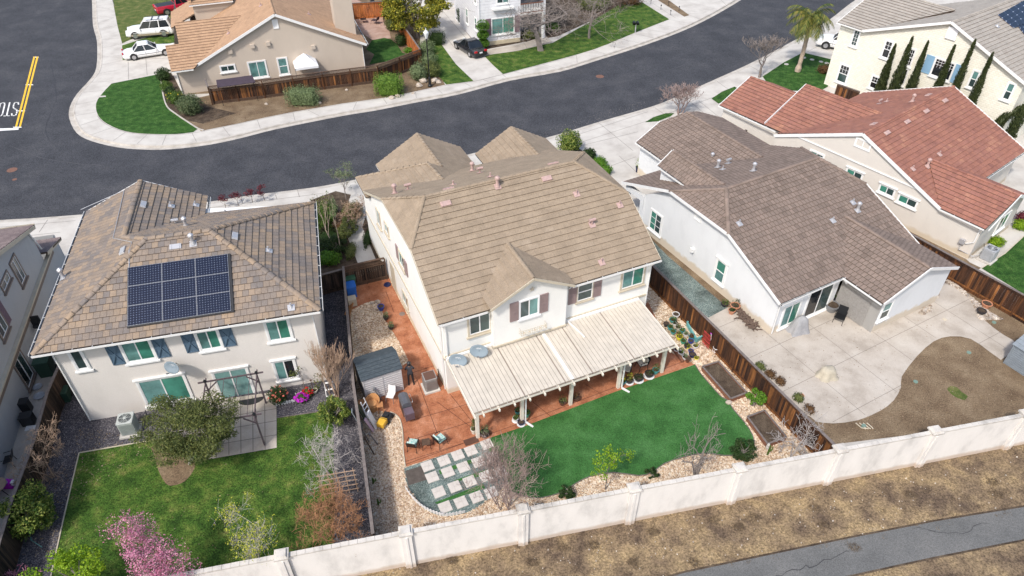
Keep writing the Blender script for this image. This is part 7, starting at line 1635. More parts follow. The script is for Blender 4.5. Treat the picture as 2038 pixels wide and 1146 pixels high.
# stones edging the pot bed on the patio side
p0,p1=P(1326,676),P(1358,722); bdr=T('bed_border','low brown timber edging with gaps along the patio side of the pot bed','edging',(p0.x,p0.y,0)); mb=MB(); mb.bar((0,0,.1),tuple(p1-p0+Vector((0,0,.1))),.16,.2); mb.build('timber','wood_planter',bdr)
def planter(label,px,h=.32,soil='dark_soil',mat='wood_planter',cap='rail_weathered'):
    c=[P(*q) for q in px]; o=c[0]; root=T('raised_bed',label,'raised bed',(o.x,o.y,0)); W=[q-o for q in c]
    mb=MB(); mc=MB()
    for i in range(4):
        a,b=W[i],W[(i+1)%4]; mb.bar((a.x,a.y,h/2),(b.x,b.y,h/2),.05,h); mc.bar((a.x,a.y,h+.012),(b.x,b.y,h+.012),.10,.025)
    mb.build('frame',mat,root); mc.build('cap_board',cap,root)
    mb=MB(); mb.quad([(q.x,q.y,h-.10) for q in W] if (W[1]-W[0]).cross(W[2]-W[0]).z>0 else [(q.x,q.y,h-.10) for q in W][::-1]); mb.build('soil',soil,root)
planter('upper wooden raised bed filled with dark soil beside the turf',[(1396,737),(1428,727),(1484,789),(1452,801)]); planter('lower wooden raised bed filled with dark soil near the boundary wall',[(1485,837),(1519,824),(1562,877),(1525,891)])
plain('paint_aqua',(.13,.36,.36),.6,var=.2); planter('pale aqua painted raised bed against the fence by the pots',[(1366,648),(1379,642),(1398,674),(1385,682)],.3,'pale_gravel','paint_aqua','paint_aqua')
# pavers
rows=[[(513,492),(610,460),(693,427),(772,400),(866,362)],[(540,558),(634,528),(726,498),(815,468),(903,440)],[(580,647),(675,615),(765,583),(858,552),(948,527)],[(618,737),(712,708),(805,677),(892,650)]]
ordn=['leftmost','second','third','fourth','fifth']; rown=['in the row touching the orange patio','in the second row from the patio','in the third row from the patio','in the row nearest the picket edging']
stucco('paver_stone',(.55,.51,.47),.12,streak=False); ax=(P(680+866/3,764+362/3)-P(680+513/3,764+492/3)).normalized()
for i,rw in enumerate(rows):
    for j,(x,y) in enumerate(rw):
        p=P(680+x/2.997,764+y/2.997); root=T('paver',f"{ordn[j]+' from the left' if j else ordn[j]} square cream stepping paver {rown[i]}",'paver',(p.x,p.y,.02),math.atan2(ax.y,ax.x),'square stepping pavers'); mb=MB(); s=.585
        # one slab scored into random flags
        g_=.012; k=(i*5+j)%3
        cuts=[[(-1,-1,0,0),(0,-1,1,-.2),(-1,0,.3,1),(.3,-.2,1,1),(0,-.2,.3,0)],[(-1,-1,.2,.1),(.2,-1,1,.5),(-1,.1,-.2,1),(-.2,.1,.2,1),(.2,.5,1,1)],[(-1,-1,-.1,1),(-.1,-1,1,-.1),(-.1,-.1,.5,1),(.5,-.1,1,1)]][k]
        for a,b,c,d_ in cuts: mb.box(((a+c)*s/4,(b+d_)*s/4,.025),((c-a)*s/2-g_,(d_-b)*s/2-g_,.03))
        mb.box((0,0,.012),(s,s,.022)); mb.build('slab','paver_stone',root)
# picket edging
def picket(label,px,h=.28,step=.13,r=.02):
    pts=[P(*q) for q in px]; o=pts[0]; root=T('picket_edging',label,'garden edging',(o.x,o.y,0)); mb=MB(); mr=MB(); 
    for a,b in zip(pts[:-1],pts[1:]):
        a=a-o;b=b-o; n=max(1,int((b-a).length/step)); ang=math.atan2((b-a).y,(b-a).x)
        for i in range(n): q=a.lerp(b,i/n); mb.box((q.x,q.y,h/2),(.055,.02,h),ang)
        for z in (h*.35,h*.72): mr.bar((a.x,a.y,z),(b.x,b.y,z),.015,.04)
    mb.build('pickets','plastic_white',root); mr.build('rail','plastic_white',root)
picket('white plastic picket edging curving round the paver bed',smoothpx([(808,974),(820,991),(835,1006),(852,1017),(870,1024),(890,1028),(926,1021)],3)); picket('white plastic picket edging by the magenta flowers at the beige house',[(551,808),(588,800)],.25)
picket('short broken bit of white picket edging behind the magenta flowers',[(590,788),(606,783)],.25)
# ---------------- furniture ----------------
def chair(label,px,yaw,seat='iron_black',cush=None,frame='iron_black',z=.022,w=.5,back=.85,group=None,arms=True,name='patio_chair',at=None):
    p=at or P(*px); root=T(name,label,'chair',(p.x,p.y,z),yaw,group); h=.42; q=w/2
    mb=MB(); mb.box((0,0,h),(w,w,.04)); mb.build('seat',seat,root,bevel=.01); mb=MB(); mb.bar((-q+.02,0,h+.05),(-q-.12,0,back),w*.92,.03,up=(1,0,0)) if False else mb.quad([(-q,-q,h),(-q,q,h),(-q-.13,q,back),(-q-.13,-q,back)]); mb.quad([(-q-.03,-q,h),(-q-.16,-q,back),(-q-.16,q,back),(-q-.03,q,h)]); mb.quad([(-q-.13,-q,back),(-q-.13,q,back),(-q-.16,q,back),(-q-.16,-q,back)]); mb.build('backrest',seat,root)
    for a in (-1,1):
        for b in (-1,1): mb=MB(); mb.tube([(a*q*.9,b*q*.95,h),(a*q*1.15,b*q*1.05,0)],.016,5); mb.build('leg',frame,root)
        if arms: mb=MB(); mb.tube([(q*.9,a*q*1.05,h),(q*.8,a*q*1.08,h+.22),(-q*1.1,a*q*1.08,h+.25)],.018,5); mb.build('armrest',frame,root)
    if cush: mb=MB(); mb.box((0,0,h+.06),(w*.95,w*.95,.09)); mb.bar((-q*.75,0,h+.1),(-q*1.05,0,back-.05),.09,w*.9,up=(0,1,0)); mb.build('cushion',cush,root,bevel=.02)
    return root
multi('cushion_teal',[(.55,.60,.56),(.10,.42,.36),(.60,.62,.60)],[.42,.5,.58],scale=9,fscale=30,rough=.9,bump=0); plain('cushion_cream',(.58,.53,.45),.9,var=.12,scale=20)
chair('patio chair with teal patterned cushion left of the small square stool',(823,893),R(80),'iron_black','cushion_teal',w=.48); chair('patio chair with teal patterned cushion right of the small square stool',(877,884),R(45),'iron_black','cushion_teal',w=.50)
p=P(849,890); st_=T('side_table','small square wire topped stool between the two teal chairs','table',(p.x,p.y,.022),R(12)); mb=MB(); mb.box((0,0,.42),(.42,.42,.025)); mb.build('tabletop','rail_brown',st_)
for a in (-1,1):
    for b in (-1,1): mb=MB(); mb.tube([(a*.19,b*.19,.42),(a*.22,b*.22,0)],.014,5); mb.build('leg','iron_black',st_)
chair('cream cushioned chair under the cover at the right',(1276,733),R(200),'iron_black','cushion_cream',w=.5); chair('cream cushioned chair deeper under the cover beside it',(1245,745),R(250),'iron_black','cushion_cream',w=.5)
chair('black rocking chair on the concrete patio by the recess',(1668,640),R(235),'iron_black',None,w=.55,back=.98,name='rocking_chair'); chair('white folding chair leaning by the small shed wall',(779,797),R(258),'pot_white',None,'metal_grey',w=.42,arms=False,name='folding_chair')
chair('dark chair at the white table on the path of the grey house',(20,925),R(200),'plastic_black',None,w=.5,z=.016)
chair('black outdoor chair nearest the tan house on the far patio',(724,45),R(20),'plastic_black',None,w=.65,group=None)
plain('wicker_dark',(.06,.035,.04),.8,var=.2,scale=20); chair('brown wicker chair on the far patio beside the black one',(747,47),R(160),'wicker_dark',None,w=.7); chair('black chair under the yellow green tree edge on the far patio',(769,42),R(190),'plastic_black',None,w=.65)
p=P(722,32); lg=T('lounger','dark blue folded lounger with pale frame on the far patio','lounger',(p.x,p.y,.02),R(110)); mb=MB(); mb.bar((-.8,0,.35),(.5,0,.35),.6,.08); mb.bar((.5,0,.35),(1.0,0,.95),.6,.08); mb.build('sling','plastic_black',lg)
for a in (-.7,.5):
    for b in (-.27,.27): mb=MB(); mb.tube([(a,b,.35),(a,b,0)],.02,5); mb.build('leg','metal_grey',lg)
p=P(743,17); kb=T('kettle_grill','black kettle grill by the orange fence at the top','grill',(p.x,p.y,.02)); mb=MB(); mb.lathe([(.05,.55),(.25,.65),(.32,.82),(.25,1.0),(.05,1.08)],(0,0,0),14); mb.build('bowl','iron_black',kb)
for k in range(3): t=k*2.09; mb=MB(); mb.tube([(.18*math.cos(t),.18*math.sin(t),.65),(.3*math.cos(t),.3*math.sin(t),0)],.014,5); mb.build('leg','metal_grey',kb)
# wicker armchair and timber table by the shed
plain('wicker_orange',(.50,.25,.10),.7,var=.25,scale=30,bump=.4); p=P(743,814); wk=T('wicker_chair','honey coloured round wicker armchair by the fence beside the shed','chair',(p.x,p.y,.022),R(255)); mb=MB(); mb.lathe([(.28,0),(.31,.35),(.33,.42)],(0,0,0),16); mb.build('seat','wicker_orange',wk)
mb=MB(); n=12
for k in range(n):
    t0=math.pi*.5+math.pi*(k/n-.0); t1=math.pi*.5+math.pi*((k+1)/n); h0=.85-.22*abs(k/n-.5)*2; h1=.85-.22*abs((k+1)/n-.5)*2
    mb.quad([(.34*math.cos(t0),.34*math.sin(t0),.38),(.34*math.cos(t1),.34*math.sin(t1),.38),(.42*math.cos(t1),.42*math.sin(t1),h1),(.42*math.cos(t0),.42*math.sin(t0),h0)]); mb.quad([(.31*math.cos(t0),.31*math.sin(t0),.38),(.39*math.cos(t0),.39*math.sin(t0),h0),(.39*math.cos(t1),.39*math.sin(t1),h1),(.31*math.cos(t1),.31*math.sin(t1),.38)]); mb.quad([(.42*math.cos(t0),.42*math.sin(t0),h0),(.42*math.cos(t1),.42*math.sin(t1),h1),(.39*math.cos(t1),.39*math.sin(t1),h1),(.39*math.cos(t0),.39*math.sin(t0),h0)])
mb.build('backrest','wicker_orange',wk); mb=MB(); mb.lathe([(.27,.42),(.28,.50),(.2,.52)],(0,0,0),14); mb.build('cushion','wicker_orange',wk)
for (px_,lab,dx) in (((723,812),'small honey coloured timber side table against the fence by the wicker chair',.42),((758,818),'narrow honey coloured timber bench end in front of the wicker chair',.34)):
    p=P(*px_); tb=T('side_table',lab,'table',(p.x,p.y,.022),R(14)); mb=MB(); mb.box((0,0,.5),(dx,.38,.03)); mb.build('tabletop','wood_orange',tb)
    for a in (-1,1):
        for b in (-1,1): mb=MB(); mb.box((a*dx*.42,b*.15,.25),(.04,.04,.48)); mb.build('leg','wood_orange',tb)
# grill with side shelf
p=P(810,822); bq=T('barbecue_grill','dark grey lidded barbecue grill standing on the orange patio','grill',(p.x,p.y,.022),R(-68)); plain('grill_grey',(.12,.125,.14),.4,metal=.3,var=.15); mb=MB(); mb.box((-.1,0,.45),(.85,.5,.7)); mb.build('cabinet','plastic_black',bq,bevel=.01); mb=MB()
pr=[(-.26,.8),(-.27,1.0),(-.15,1.14),(.08,1.14),(.25,1.0),(.27,.8)]
for s,(x0,x1) in enumerate([(-.52,.32)]):
    k0=len(mb.v)
    for x in (x0,x1):
        for y,z in pr: mb.v.append((x,y,z))
    for i in range(6): a=k0+i;b=k0+(i+1)%6; mb.f.append((a,b,b+6,a+6)); mb.mi.append(0); mb.uv.append([(0,0)]*4)
    mb.f.append(tuple(k0+i for i in range(6))[::-1]); mb.mi.append(0); mb.uv.append([(0,0)]*6); mb.f.append(tuple(k0+6+i for i in range(6))); mb.mi.append(0); mb.uv.append([(0,0)]*6)
mb.build('lid','grill_grey',bq,bevel=.01); mb=MB(); mb.tube([(-.4,.3,.95),(-.4,.36,.97),(.2,.36,.97),(.2,.3,.95)],.016,6); mb.build('handle','rim',bq)
plain('grill_plum',(.11,.08,.10),.4,var=.2); mb=MB(); mb.box((.62,0,.6),(.5,.5,.5)); mb.build('side_shelf','grill_plum',bq,bevel=.01)
# small storage sheds
def shed(label,a,b,c,h,hr,wall,roofm,name='storage_shed',lap=True):
    """a,b: ground corners of the front wall (left,right), c: depth vector length"""
    a=Vector(a);b=Vector(b); d=(b-a); L_=d.length; root=T(name,label,'shed',(a.x,a.y,.02),math.atan2(d.y,d.x)); mb=MB(); D=c
    mb.quad([(0,0,0),(L_,0,0),(L_,0,h),(0,0,h)]); mb.quad([(L_,0,0),(L_,D,0),(L_,D,h),(L_,D/2,hr),(L_,0,h)]); mb.quad([(L_,D,0),(0,D,0),(0,D,h),(L_,D,h)]); mb.quad([(0,D,0),(0,0,0),(0,0,h),(0,D/2,hr),(0,D,h)]); mb.build('walls',wall,root)
    if lap:
        mb=MB()
        for k in range(10): mb.box((L_/2,-.012,.12+k*(h-.15)/10),(L_-.1,.02,.022))
        for x in (.03,L_/2,L_-.03): mb.box((x,-.02,h/2),(.05,.03,h)); 
        mb.build('siding_ribs',wall,root)
    mb=MB(); o=.08; 
    for s,(y0,z0) in enumerate(((-o,h-.04),(D+o,h-.04))):
        n_=5
        for k in range(n_):
            f0,f1=k/n_,(k+1)/n_; q=lambda f,dz:(y0+(D/2-y0)*f, z0+(hr+.03-z0)*f+dz)
            ya,za=q(f0,.045);yb,zb=q(f1,.015); pts=[(-o,ya,za),(L_+o,ya,za),(L_+o,yb,zb),(-o,yb,zb)]; mb.quad(pts if s==0 else pts[::-1]); y2,z2=q(f0,.0); mb.quad([(-o,y2,z2),(L_+o,y2,z2),(L_+o,ya,za),(-o,ya,za)] if s==0 else [(-o,ya,za),(L_+o,ya,za),(L_+o,y2,z2),(-o,y2,z2)])
    mb.quad([(-o,-o,h-.04),(-o,D/2,hr+.04),(-o,D/2,hr-.04),(-o,-o,h-.12)]); mb.quad([(L_+o,-o,h-.12),(L_+o,D/2,hr-.04),(L_+o,D/2,hr+.04),(L_+o,-o,h-.04)]); mb.quad([(-o,D+o,h-.12),(-o,D/2,hr-.04),(-o,D/2,hr+.04),(-o,D+o,h-.04)]); mb.quad([(L_+o,D+o,h-.04),(L_+o,D/2,hr+.04),(L_+o,D/2,hr-.04),(L_+o,D+o,h-.12)])
    mb.build('roof',roofm,root)
    return root
multi('shingle_slate',[(.04,.053,.064),(.056,.072,.086),(.078,.095,.108)],[.3,.5,.7],scale=5,fscale=30,rough=.9,bump=.5,stretch=(1,1,6)); plain('shed_wall',(.50,.485,.49),.6,var=.06,scale=6)
shed('small grey resin shed with slate coloured gable roof beside the orange path',P(729,800),P(804,775),1.75,1.75,2.15,'shed_wall','shingle_slate')
plain('shed_blue',(.20,.23,.26),.7,var=.12); shed('blue grey storage shed cut off by the right edge of the picture',P(1996,722),P(2100,790),2.2,1.5,2.0,'shed_blue','shed_blue')
# air conditioners
def ac(label,px,yaw,w=.75,h=.9,col='metal_green',z=.02,fan_dark=False,pad=True,at=None):
    p=at or P(*px); root=T('air_conditioner',label,'air conditioner',(p.x,p.y,z),yaw); mb=MB(); mb.box((0,0,.11+h/2),(w*.95,w*.95,h)); mb.build('cabinet',col,root,bevel=.04)
    mb=MB(); n=11
    for s in range(4):
        M_=Matrix.Rotation(s*math.pi/2,3,'Z')
        for k in range(n): v=M_@Vector(((k-(n-1)/2)*w*.075,-w*.485,.11+h*.47)); mb.box(tuple(v),(.02,.03,h*.84),s*math.pi/2)
    mb.build('side_louvres',col,root); mb=MB(); mb.box((0,0,.11+h+.02),(w,w,.05)); mb.build('top_panel',col,root,bevel=.03)
    mb=MB(); 
    if fan_dark: mb.box((0,0,.11+h+.05),(w*.85,w*.85,.015)); mb.build('fan_grille','pot_brown',root)
    else:
        mb.lathe([(w*.40,h+.155),(w*.38,h+.16)],(0,0,0),24); o=mb.build('fan_grille','gutter_dark',root); mb=MB()
        for r_ in (.12,.2,.28,.36): 
            k=20; pts=[(w*r_*math.cos(6.283*i/k),w*r_*math.sin(6.283*i/k),h+.175) for i in range(k+1)]; mb.tube(pts,.008,4,cap=False)
        for i in range(6): t=i*1.047; mb.tube([(0,0,h+.18),(w*.4*math.cos(t),w*.4*math.sin(t),h+.17)],.008,4)
        mb.lathe([(.09,h+.16),(.07,h+.2)],(0,0,0),10); mb.build('fan_guard',col,o)
    if pad: mb=MB(); mb.box((0,0,.05),(w*1.25,w*1.25,.1)); mb.build('pad','concrete',root)
    mb=MB(); mb.tube([(w*.45,w*.3,.3),(w*.7,w*.5,.1),(w*.95,w*.8,.3),(w*.95,w*.95,.6)],.025,5); mb.build('hose','plastic_black',root)
    return root
plain('metal_green',(.46,.49,.475),.5,metal=.2,var=.08); plain('metal_silver',(.42,.44,.47),.45,metal=.3,var=.08); plain('metal_taupe',(.28,.27,.26),.5,metal=.2,var=.08)
ac('grey green air conditioner beside the lower left wall of the beige house',(262,858),R(14),.8,.9); ac('square air conditioner with brown top on feet by the orange path and the white house',(857,772),R(22),.72,.85,'metal_taupe',fan_dark=True)
ac('round topped grey air conditioner at the sand coloured house corner by the lawn',(1963,517),R(38),.8,.85,'metal_silver')
# person
def person():
    p=P(819,765); root=T('person','person in dark jacket, black trousers and cap standing with back turned on the orange path','person',(p.x,p.y,.022),R(100))
    me=bpy.data.meshes.new('body'); # local x forward
    J={'pel':(0,0,.92,.125),'wst':(0,0,1.05,.12),'chs':(.01,0,1.28,.145),'nck':(.0,0,1.45,.06),'hd1':(.02,0,1.53,.075),'hd2':(.03,0,1.62,.095),'hd3':(.02,0,1.70,.07),
       'lh':(0,.10,.88,.095),'lk':(.03,.12,.48,.062),'la':(-.01,.13,.09,.042),'lt':(.13,.15,.04,.035),'rh':(0,-.10,.88,.095),'rk':(.04,-.12,.48,.062),'ra':(-.0,-.13,.09,.042),'rt':(.14,-.15,.04,.035),
       'ls':(0,.19,1.37,.062),'le':(.08,.235,1.12,.045),'lw':(.30,.10,1.24,.032),'rs':(0,-.19,1.37,.062),'re':(.08,-.235,1.12,.045),'rw':(.30,-.08,1.24,.032)}
    E_=[('pel','wst'),('wst','chs'),('chs','nck'),('nck','hd1'),('hd1','hd2'),('hd2','hd3'),('pel','lh'),('lh','lk'),('lk','la'),('la','lt'),('pel','rh'),('rh','rk'),('rk','ra'),('ra','rt'),('chs','ls'),('ls','le'),('le','lw'),('chs','rs'),('rs','re'),('re','rw')]
    for s,w_ in ((1,'lw'),(-1,'rw')):
        x,y,z,_=J[w_]; J[w_+'p']=(x+.06,y-s*.02,z+.01,.030); E_.append((w_,w_+'p'))
        for f,(dy,ln) in enumerate(((-.03,.065),(-.01,.075),(.01,.07),(.03,.055))):
            J[w_+'f%d'%f]=(x+.06+ln*.6,y-s*.02+dy,z+.005,.0095); J[w_+'g%d'%f]=(x+.06+ln,y-s*.02+dy,z-.025,.008); E_+=[(w_+'p',w_+'f%d'%f),(w_+'f%d'%f,w_+'g%d'%f)]
        J[w_+'t']=(x+.06,y-s*.065,z+.03,.010); E_.append((w_+'p',w_+'t'))
    ks=list(J); me.from_pydata([J[k][:3] for k in ks],[(ks.index(a),ks.index(b)) for a,b in E_],[]); plain('skin',(.45,.27,.19),.6); plain('jacket_dark',(.028,.030,.038),.85,var=.2); plain('trousers_black',(.012,.012,.016),.85)
    m,n,l,b=newmat('person_cloth'); b.inputs['Roughness'].default_value=.85; tc=n.new('ShaderNodeTexCoord'); s=n.new('ShaderNodeSeparateXYZ'); l.new(tc.outputs['Object'],s.inputs[0]); r=ramp(n,[(.012,.012,.016),(.035,.038,.048),(.45,.27,.19),(.45,.27,.19)],[0,.905/1.8,1.46/1.8,1]); r.color_ramp.interpolation='CONSTANT'; mt=n.new('ShaderNodeMath'); mt.operation='DIVIDE'; mt.inputs[1].default_value=1.8; l.new(s.outputs[2],mt.inputs[0]); l.new(mt.outputs[0],r.inputs[0]); l.new(r.outputs[0],b.inputs[0])
    me.materials.append(m); o=bpy.data.objects.new('body',me); COL.objects.link(o); o.parent=root; sk=o.modifiers.new('skin','SKIN'); 
    for i,k in enumerate(ks): rr=J[k][3]; me.skin_vertices[0].data[i].radius=(rr,rr)
    me.skin_vertices[0].data[0].use_root=True; ss=o.modifiers.new('sub','SUBSURF'); ss.levels=2; ss.render_levels=2
    mb=MB(); mb.lathe([(.108,1.62),(.112,1.66),(.10,1.73),(.05,1.775),(.01,1.78)],(.02,0,0),14); mb.box((.14,0,1.64),(.10,.14,.015)); mb.build('cap','plastic_black',root,smooth=False)
    mb=MB(); mb.lathe([(.10,1.53),(.108,1.57),(.109,1.63)],(.005,0,0),12); mb.build('hair','plastic_black',root)
    mb=MB()
    for s_ in (-1,1): mb.box((.115,s_*.035,1.60),(.012,.02,.012))
    mb.build('eyes','plastic_black',root); mb=MB(); mb.box((.125,0,1.575),(.03,.022,.035)); mb.box((.112,0,1.545),(.01,.045,.010)); mb.build('face','skin',root)
    mb=MB()
    for s_ in (-1,1): mb.box((.05,s_*.14,.035),(.27,.09,.07)); 
    mb.build('shoes','plastic_black',root,bevel=.02)
    c=T('remote_controller','small dark handheld controller held by the person on the path','controller',(p.x,p.y,.022),R(100)); mb=MB(); mb.box((.42,.0,1.22),(.12,.2,.04)); mb.build('case','plastic_black',c)
person()
# bins by the gate
def bin_(name,label,px,col,w,d,h,yaw=R(20),lid=None,z=.022):
    p=P(*px); root=T(name,label,'bin',(p.x,p.y,z),yaw); mb=MB(); mb.box((0,0,h/2),(w,d,h),0,0,1.12); mb.build('bin_body',col,root,bevel=.02); mb=MB(); mb.box((0,0,h+.03),(w*1.2,d*1.2,.06)); mb.box((0,d*.62,h+.03),(w*.9,.06,.05)); mb.build('lid',lid or col,root,bevel=.02)
    for s in (-1,1): mb=MB(); mb.tube([(s*w*.48,d*.45,.12),(s*w*.56,d*.45,.12)],.12,10); mb.build('wheel','tyre',root)
plain('bin_green',(.04,.12,.07),.6,var=.12); plain('bin_blue',(.02,.13,.50),.5,var=.08); plain('bin_dark_green',(.02,.055,.035),.6,var=.12)
bin_('wheeled_bin','green lidded wheeled bin furthest in the corner by the dark gate',(700,572),'bin_green',.55,.6,.9); bin_('wheeled_bin','bright blue lidded wheeled bin in front of the green one',(701,588),'bin_blue',.55,.6,.85)
bin_('wheeled_bin','large dark green bin in the gap below the corner of the solar roof',(98,742),'bin_dark_green',.7,.75,1.1,R(16)); bin_('wheeled_bin','dark green bin in the shade beyond the black fence by the beige wall',(133,795),'bin_dark_green',.5,.55,.7,R(16))
p=P(702,606); bx=T('cardboard_box','tan box sitting in front of the blue bin','box',(p.x,p.y,.022),R(18)); mb=MB(); mb.box((0,0,.28),(.55,.5,.55)); mb.build('carton','trim_tan',bx,bevel=.01)
p=P(694,624); fw=T('plank_pile','short broken planks leaning at the fence below the bins','planks',(p.x,p.y,.022)); mb=MB()
for k in range(4): mb.bar((-.2+.1*k,-.2,.05),(.0+.1*k,.35,.3+.1*k),.1,.03)
mb.build('planks','wood_orange',fw)
p=P(771,567); dm=T('doormat','small dark dome shaped mat by the side door of the white house','mat',(p.x,p.y,.024)); mb=MB(); mb.lathe([(.25,0),(.22,.06),(.05,.09)],(0,0,0),14); mb.build('mat','pot_navy',dm)
p=P(800.5,625); dr=T('drain_cover','round bronze drain cover in the orange path','cover',(p.x,p.y,.024)); mb=MB(); mb.lathe([(.19,0),(.18,.012)],(0,0,0),16); mb.build('cover','trim_brown',dr)
# tools pile at left fence
def leaning(name,label,px,h,w,mat,yaw,kind,cat,lean=.35):
    p=P(*px); root=T(name,label,cat,(p.x,p.y,.02),yaw); mb=MB()
    if kind=='ladder':
        for s in (-1,1): mb.bar((s*w/2,0,0),(s*w/2*.8,lean,h),.05,.03)
        for k in range(1,int(h/.28)): z=k*.28; mb.bar((-w/2,lean*z/h,z),(w/2,lean*z/h,z),.04,.03)
    elif kind=='board': mb.bar((0,0,h/2),(.001,lean,h),w,.05) if False else mb.quad([(-w/2,0,0),(w/2,0,0),(w/2,lean,h),(-w/2,lean,h)]); mb.quad([(-w/2,.05,0),(-w/2,lean+.05,h),(w/2,lean+.05,h),(w/2,.05,0)]); mb.quad([(-w/2,0,0),(-w/2,lean,h),(-w/2,lean+.05,h),(-w/2,.05,0)]); mb.quad([(w/2,0,0),(w/2,.05,0),(w/2,lean+.05,h),(w/2,lean,h)]); mb.quad([(-w/2,lean,h),(w/2,lean,h),(w/2,lean+.05,h),(-w/2,lean+.05,h)])
    elif kind=='pole': mb.tube([(0,0,0),(0,lean,h)],w,6); mb.box((0,lean,h),(w*5,w*3,w*3))
    mb.build(name+'_frame',mat,root); return root
leaning('ladder','white step ladder leaning among the tools at the fence',(741,842),1.7,.42,'plastic_white',R(70),'ladder','ladder'); leaning('panel','white plastic panel leaning next to the yellow mower',(751,850),1.1,.35,'plastic_white',R(80),'board','panel'); leaning('panel','white and red long box leaning by the ladder foot',(744,858),.9,.2,'pot_pink',R(80),'board','panel')
leaning('panel','dark green board leaning on the fence behind the ladder',(729,835),1.5,.4,'bin_dark_green',R(100),'board','panel'); leaning('panel','blue grey sheet leaning on the fence below the timber table',(722,850),1.4,.3,'shed_blue',R(100),'board','panel')
for i,(x,y,m,l_) in enumerate([(745,905,'rail_brown','long dark post leaning at the fence, lowest of the tools'),(735,880,'rail_weathered','grey pole leaning on the fence behind the long dark post'),(752,885,'rail_weathered','short grey stake in the gravel by the tools'),(759,795,'metal_grey','steel garden tool standing behind the wicker chair')]): leaning('pole',l_,(x,y),1.4 if i<2 else .9,.035,m,R(100),'pole','pole',.3)
p=P(767,840); mw=T('lawn_mower','yellow lawn mower parked at the gravel edge by the ladder','lawn mower',(p.x,p.y,.02),R(70)); plain('mower_yellow',(.72,.42,.04),.4); mb=MB(); mb.box((-.3,0,.28),(.5,.42,.3)); mb.build('grass_box','mower_yellow',mw,bevel=.03); mb=MB(); mb.box((.2,0,.22),(.55,.48,.16)); mb.lathe([(.14,.3),(.13,.42)],(.2,0,0),10); mb.build('deck','plastic_black',mw,bevel=.02)
for a in (-.05,.42):
    for b in (-.26,.26): mb=MB(); mb.tube([(a,b-.02,.1),(a,b+.02,.1)],.1,10); mb.build('wheel','tyre',mw)
mb=MB(); mb.tube([(-.05,-.2,.3),(-.5,-.2,.95),(-.5,.2,.95),(-.05,.2,.3)],.015,5); mb.build('handle','plastic_black',mw)
p=P(698,985); tl=T('trellis','weathered wooden trellis standing behind the fence by the rust shrub','trellis',(p.x-.45,p.y,0),R(12)); mb=MB()
for k in range(5): mb.bar((-.9,0,.3+k*.36),(.9,0,.3+k*.36),.03,.04)
for k in range(5): mb.bar((-.8+k*.4,.03,0),(-.8+k*.4,.03,1.9),.03,.04)
mb.build('lattice','twig_tan',tl)
p=P(735,920) 
mt_=P(928,880); m_=T('doormat','rust brown mat at the patio corner by the near post','mat',(mt_.x+.25,mt_.y+.05,.03),R(24)); mb=MB(); mb.box((0,0,.01),(.75,.4,.02)); mb.build('mat','pot_brown',m_)
# arbour of the left yard
aq=[P(484,735,0),P(530,803),P(527,886)]
A1=P(530,803);A2=P(527,886); u=(A1-A2); 
ab=T('arbour','dark timber swing arbour with crossed beams at the edge of the pale patio slab','arbour',(A2.x,A2.y,.02)); e1=F0.u*-1; 
C=[Vector((0,0,0)),Vector((A1.x-A2.x,A1.y-A2.y,0)),Vector((A1.x-A2.x,A1.y-A2.y,0))+e1*2.6,e1*2.6]
plain('arbour_wood',(.10,.075,.085),.8,var=.25,scale=6)
H_=2.35
for c in C: mb=MB(); mb.box((c.x,c.y,H_/2),(.075,.075,H_),F0.a); mb.build('post','arbour_wood',ab)
for i in range(4):
    a,b=C[i],C[(i+1)%4]; dd=(b-a).normalized(); z=H_-.05+(.09 if i%2 else 0); mb=MB(); mb.bar((a.x-dd.x*.35,a.y-dd.y*.35,z),(b.x+dd.x*.35,b.y+dd.y*.35,z),.05,.09); mb.build('beam','arbour_wood',ab)
    for (o_,s_) in ((a,1),(b,-1)): mb=MB(); q=o_+dd*s_*.55; mb.bar((o_.x,o_.y,H_-.6),(q.x,q.y,H_-.08),.05,.06); mb.build('brace','arbour_wood',ab)
for k in range(4):
    f=(k+.5)/4; a=C[1].lerp(C[2],f); b=C[0].lerp(C[3],f); mb=MB(); mb.bar((a.x,a.y,H_+.10),(b.x,b.y,H_+.10),.02,.035); mb.build('slat','arbour_wood',ab)
for c in C: mb=MB(); mb.lathe([(.07,0),(.09,.06),(.04,.14)],(c.x,c.y,H_+.05),8); mb.build('finial','iron_black',ab)
p=P(500,797); dm=T('doormat','black half round doormat below the sliding door of the beige house','mat',(p.x,p.y,.04),F0.a); mb=MB(); mb.prism([(-.7,.1)]+[(.7*math.cos(math.pi+math.pi*k/14),.1+.45*math.sin(math.pi+math.pi*k/14)) for k in range(15)],0,.02); mb.build('mat','plastic_black',dm)
p=P(658,783); sl2=T('step_stool','white folding step frame standing on the dark gravel by the tall bare tree','step stool',(p.x,p.y,.01),R(14)); mb=MB()
for s in (-1,1): mb.bar((s*.24,-.2,0),(s*.22,.12,.75),.035,.035); mb.bar((s*.24,.3,0),(s*.22,.12,.75),.03,.03)
for z in (.02,.37,.75): mb.bar((-.24,-.2+.32*z/.75,z),(.24,-.2+.32*z/.75,z),.1 if z>.1 else .03,.03)
mb.build('step_frame','plastic_white',sl2)
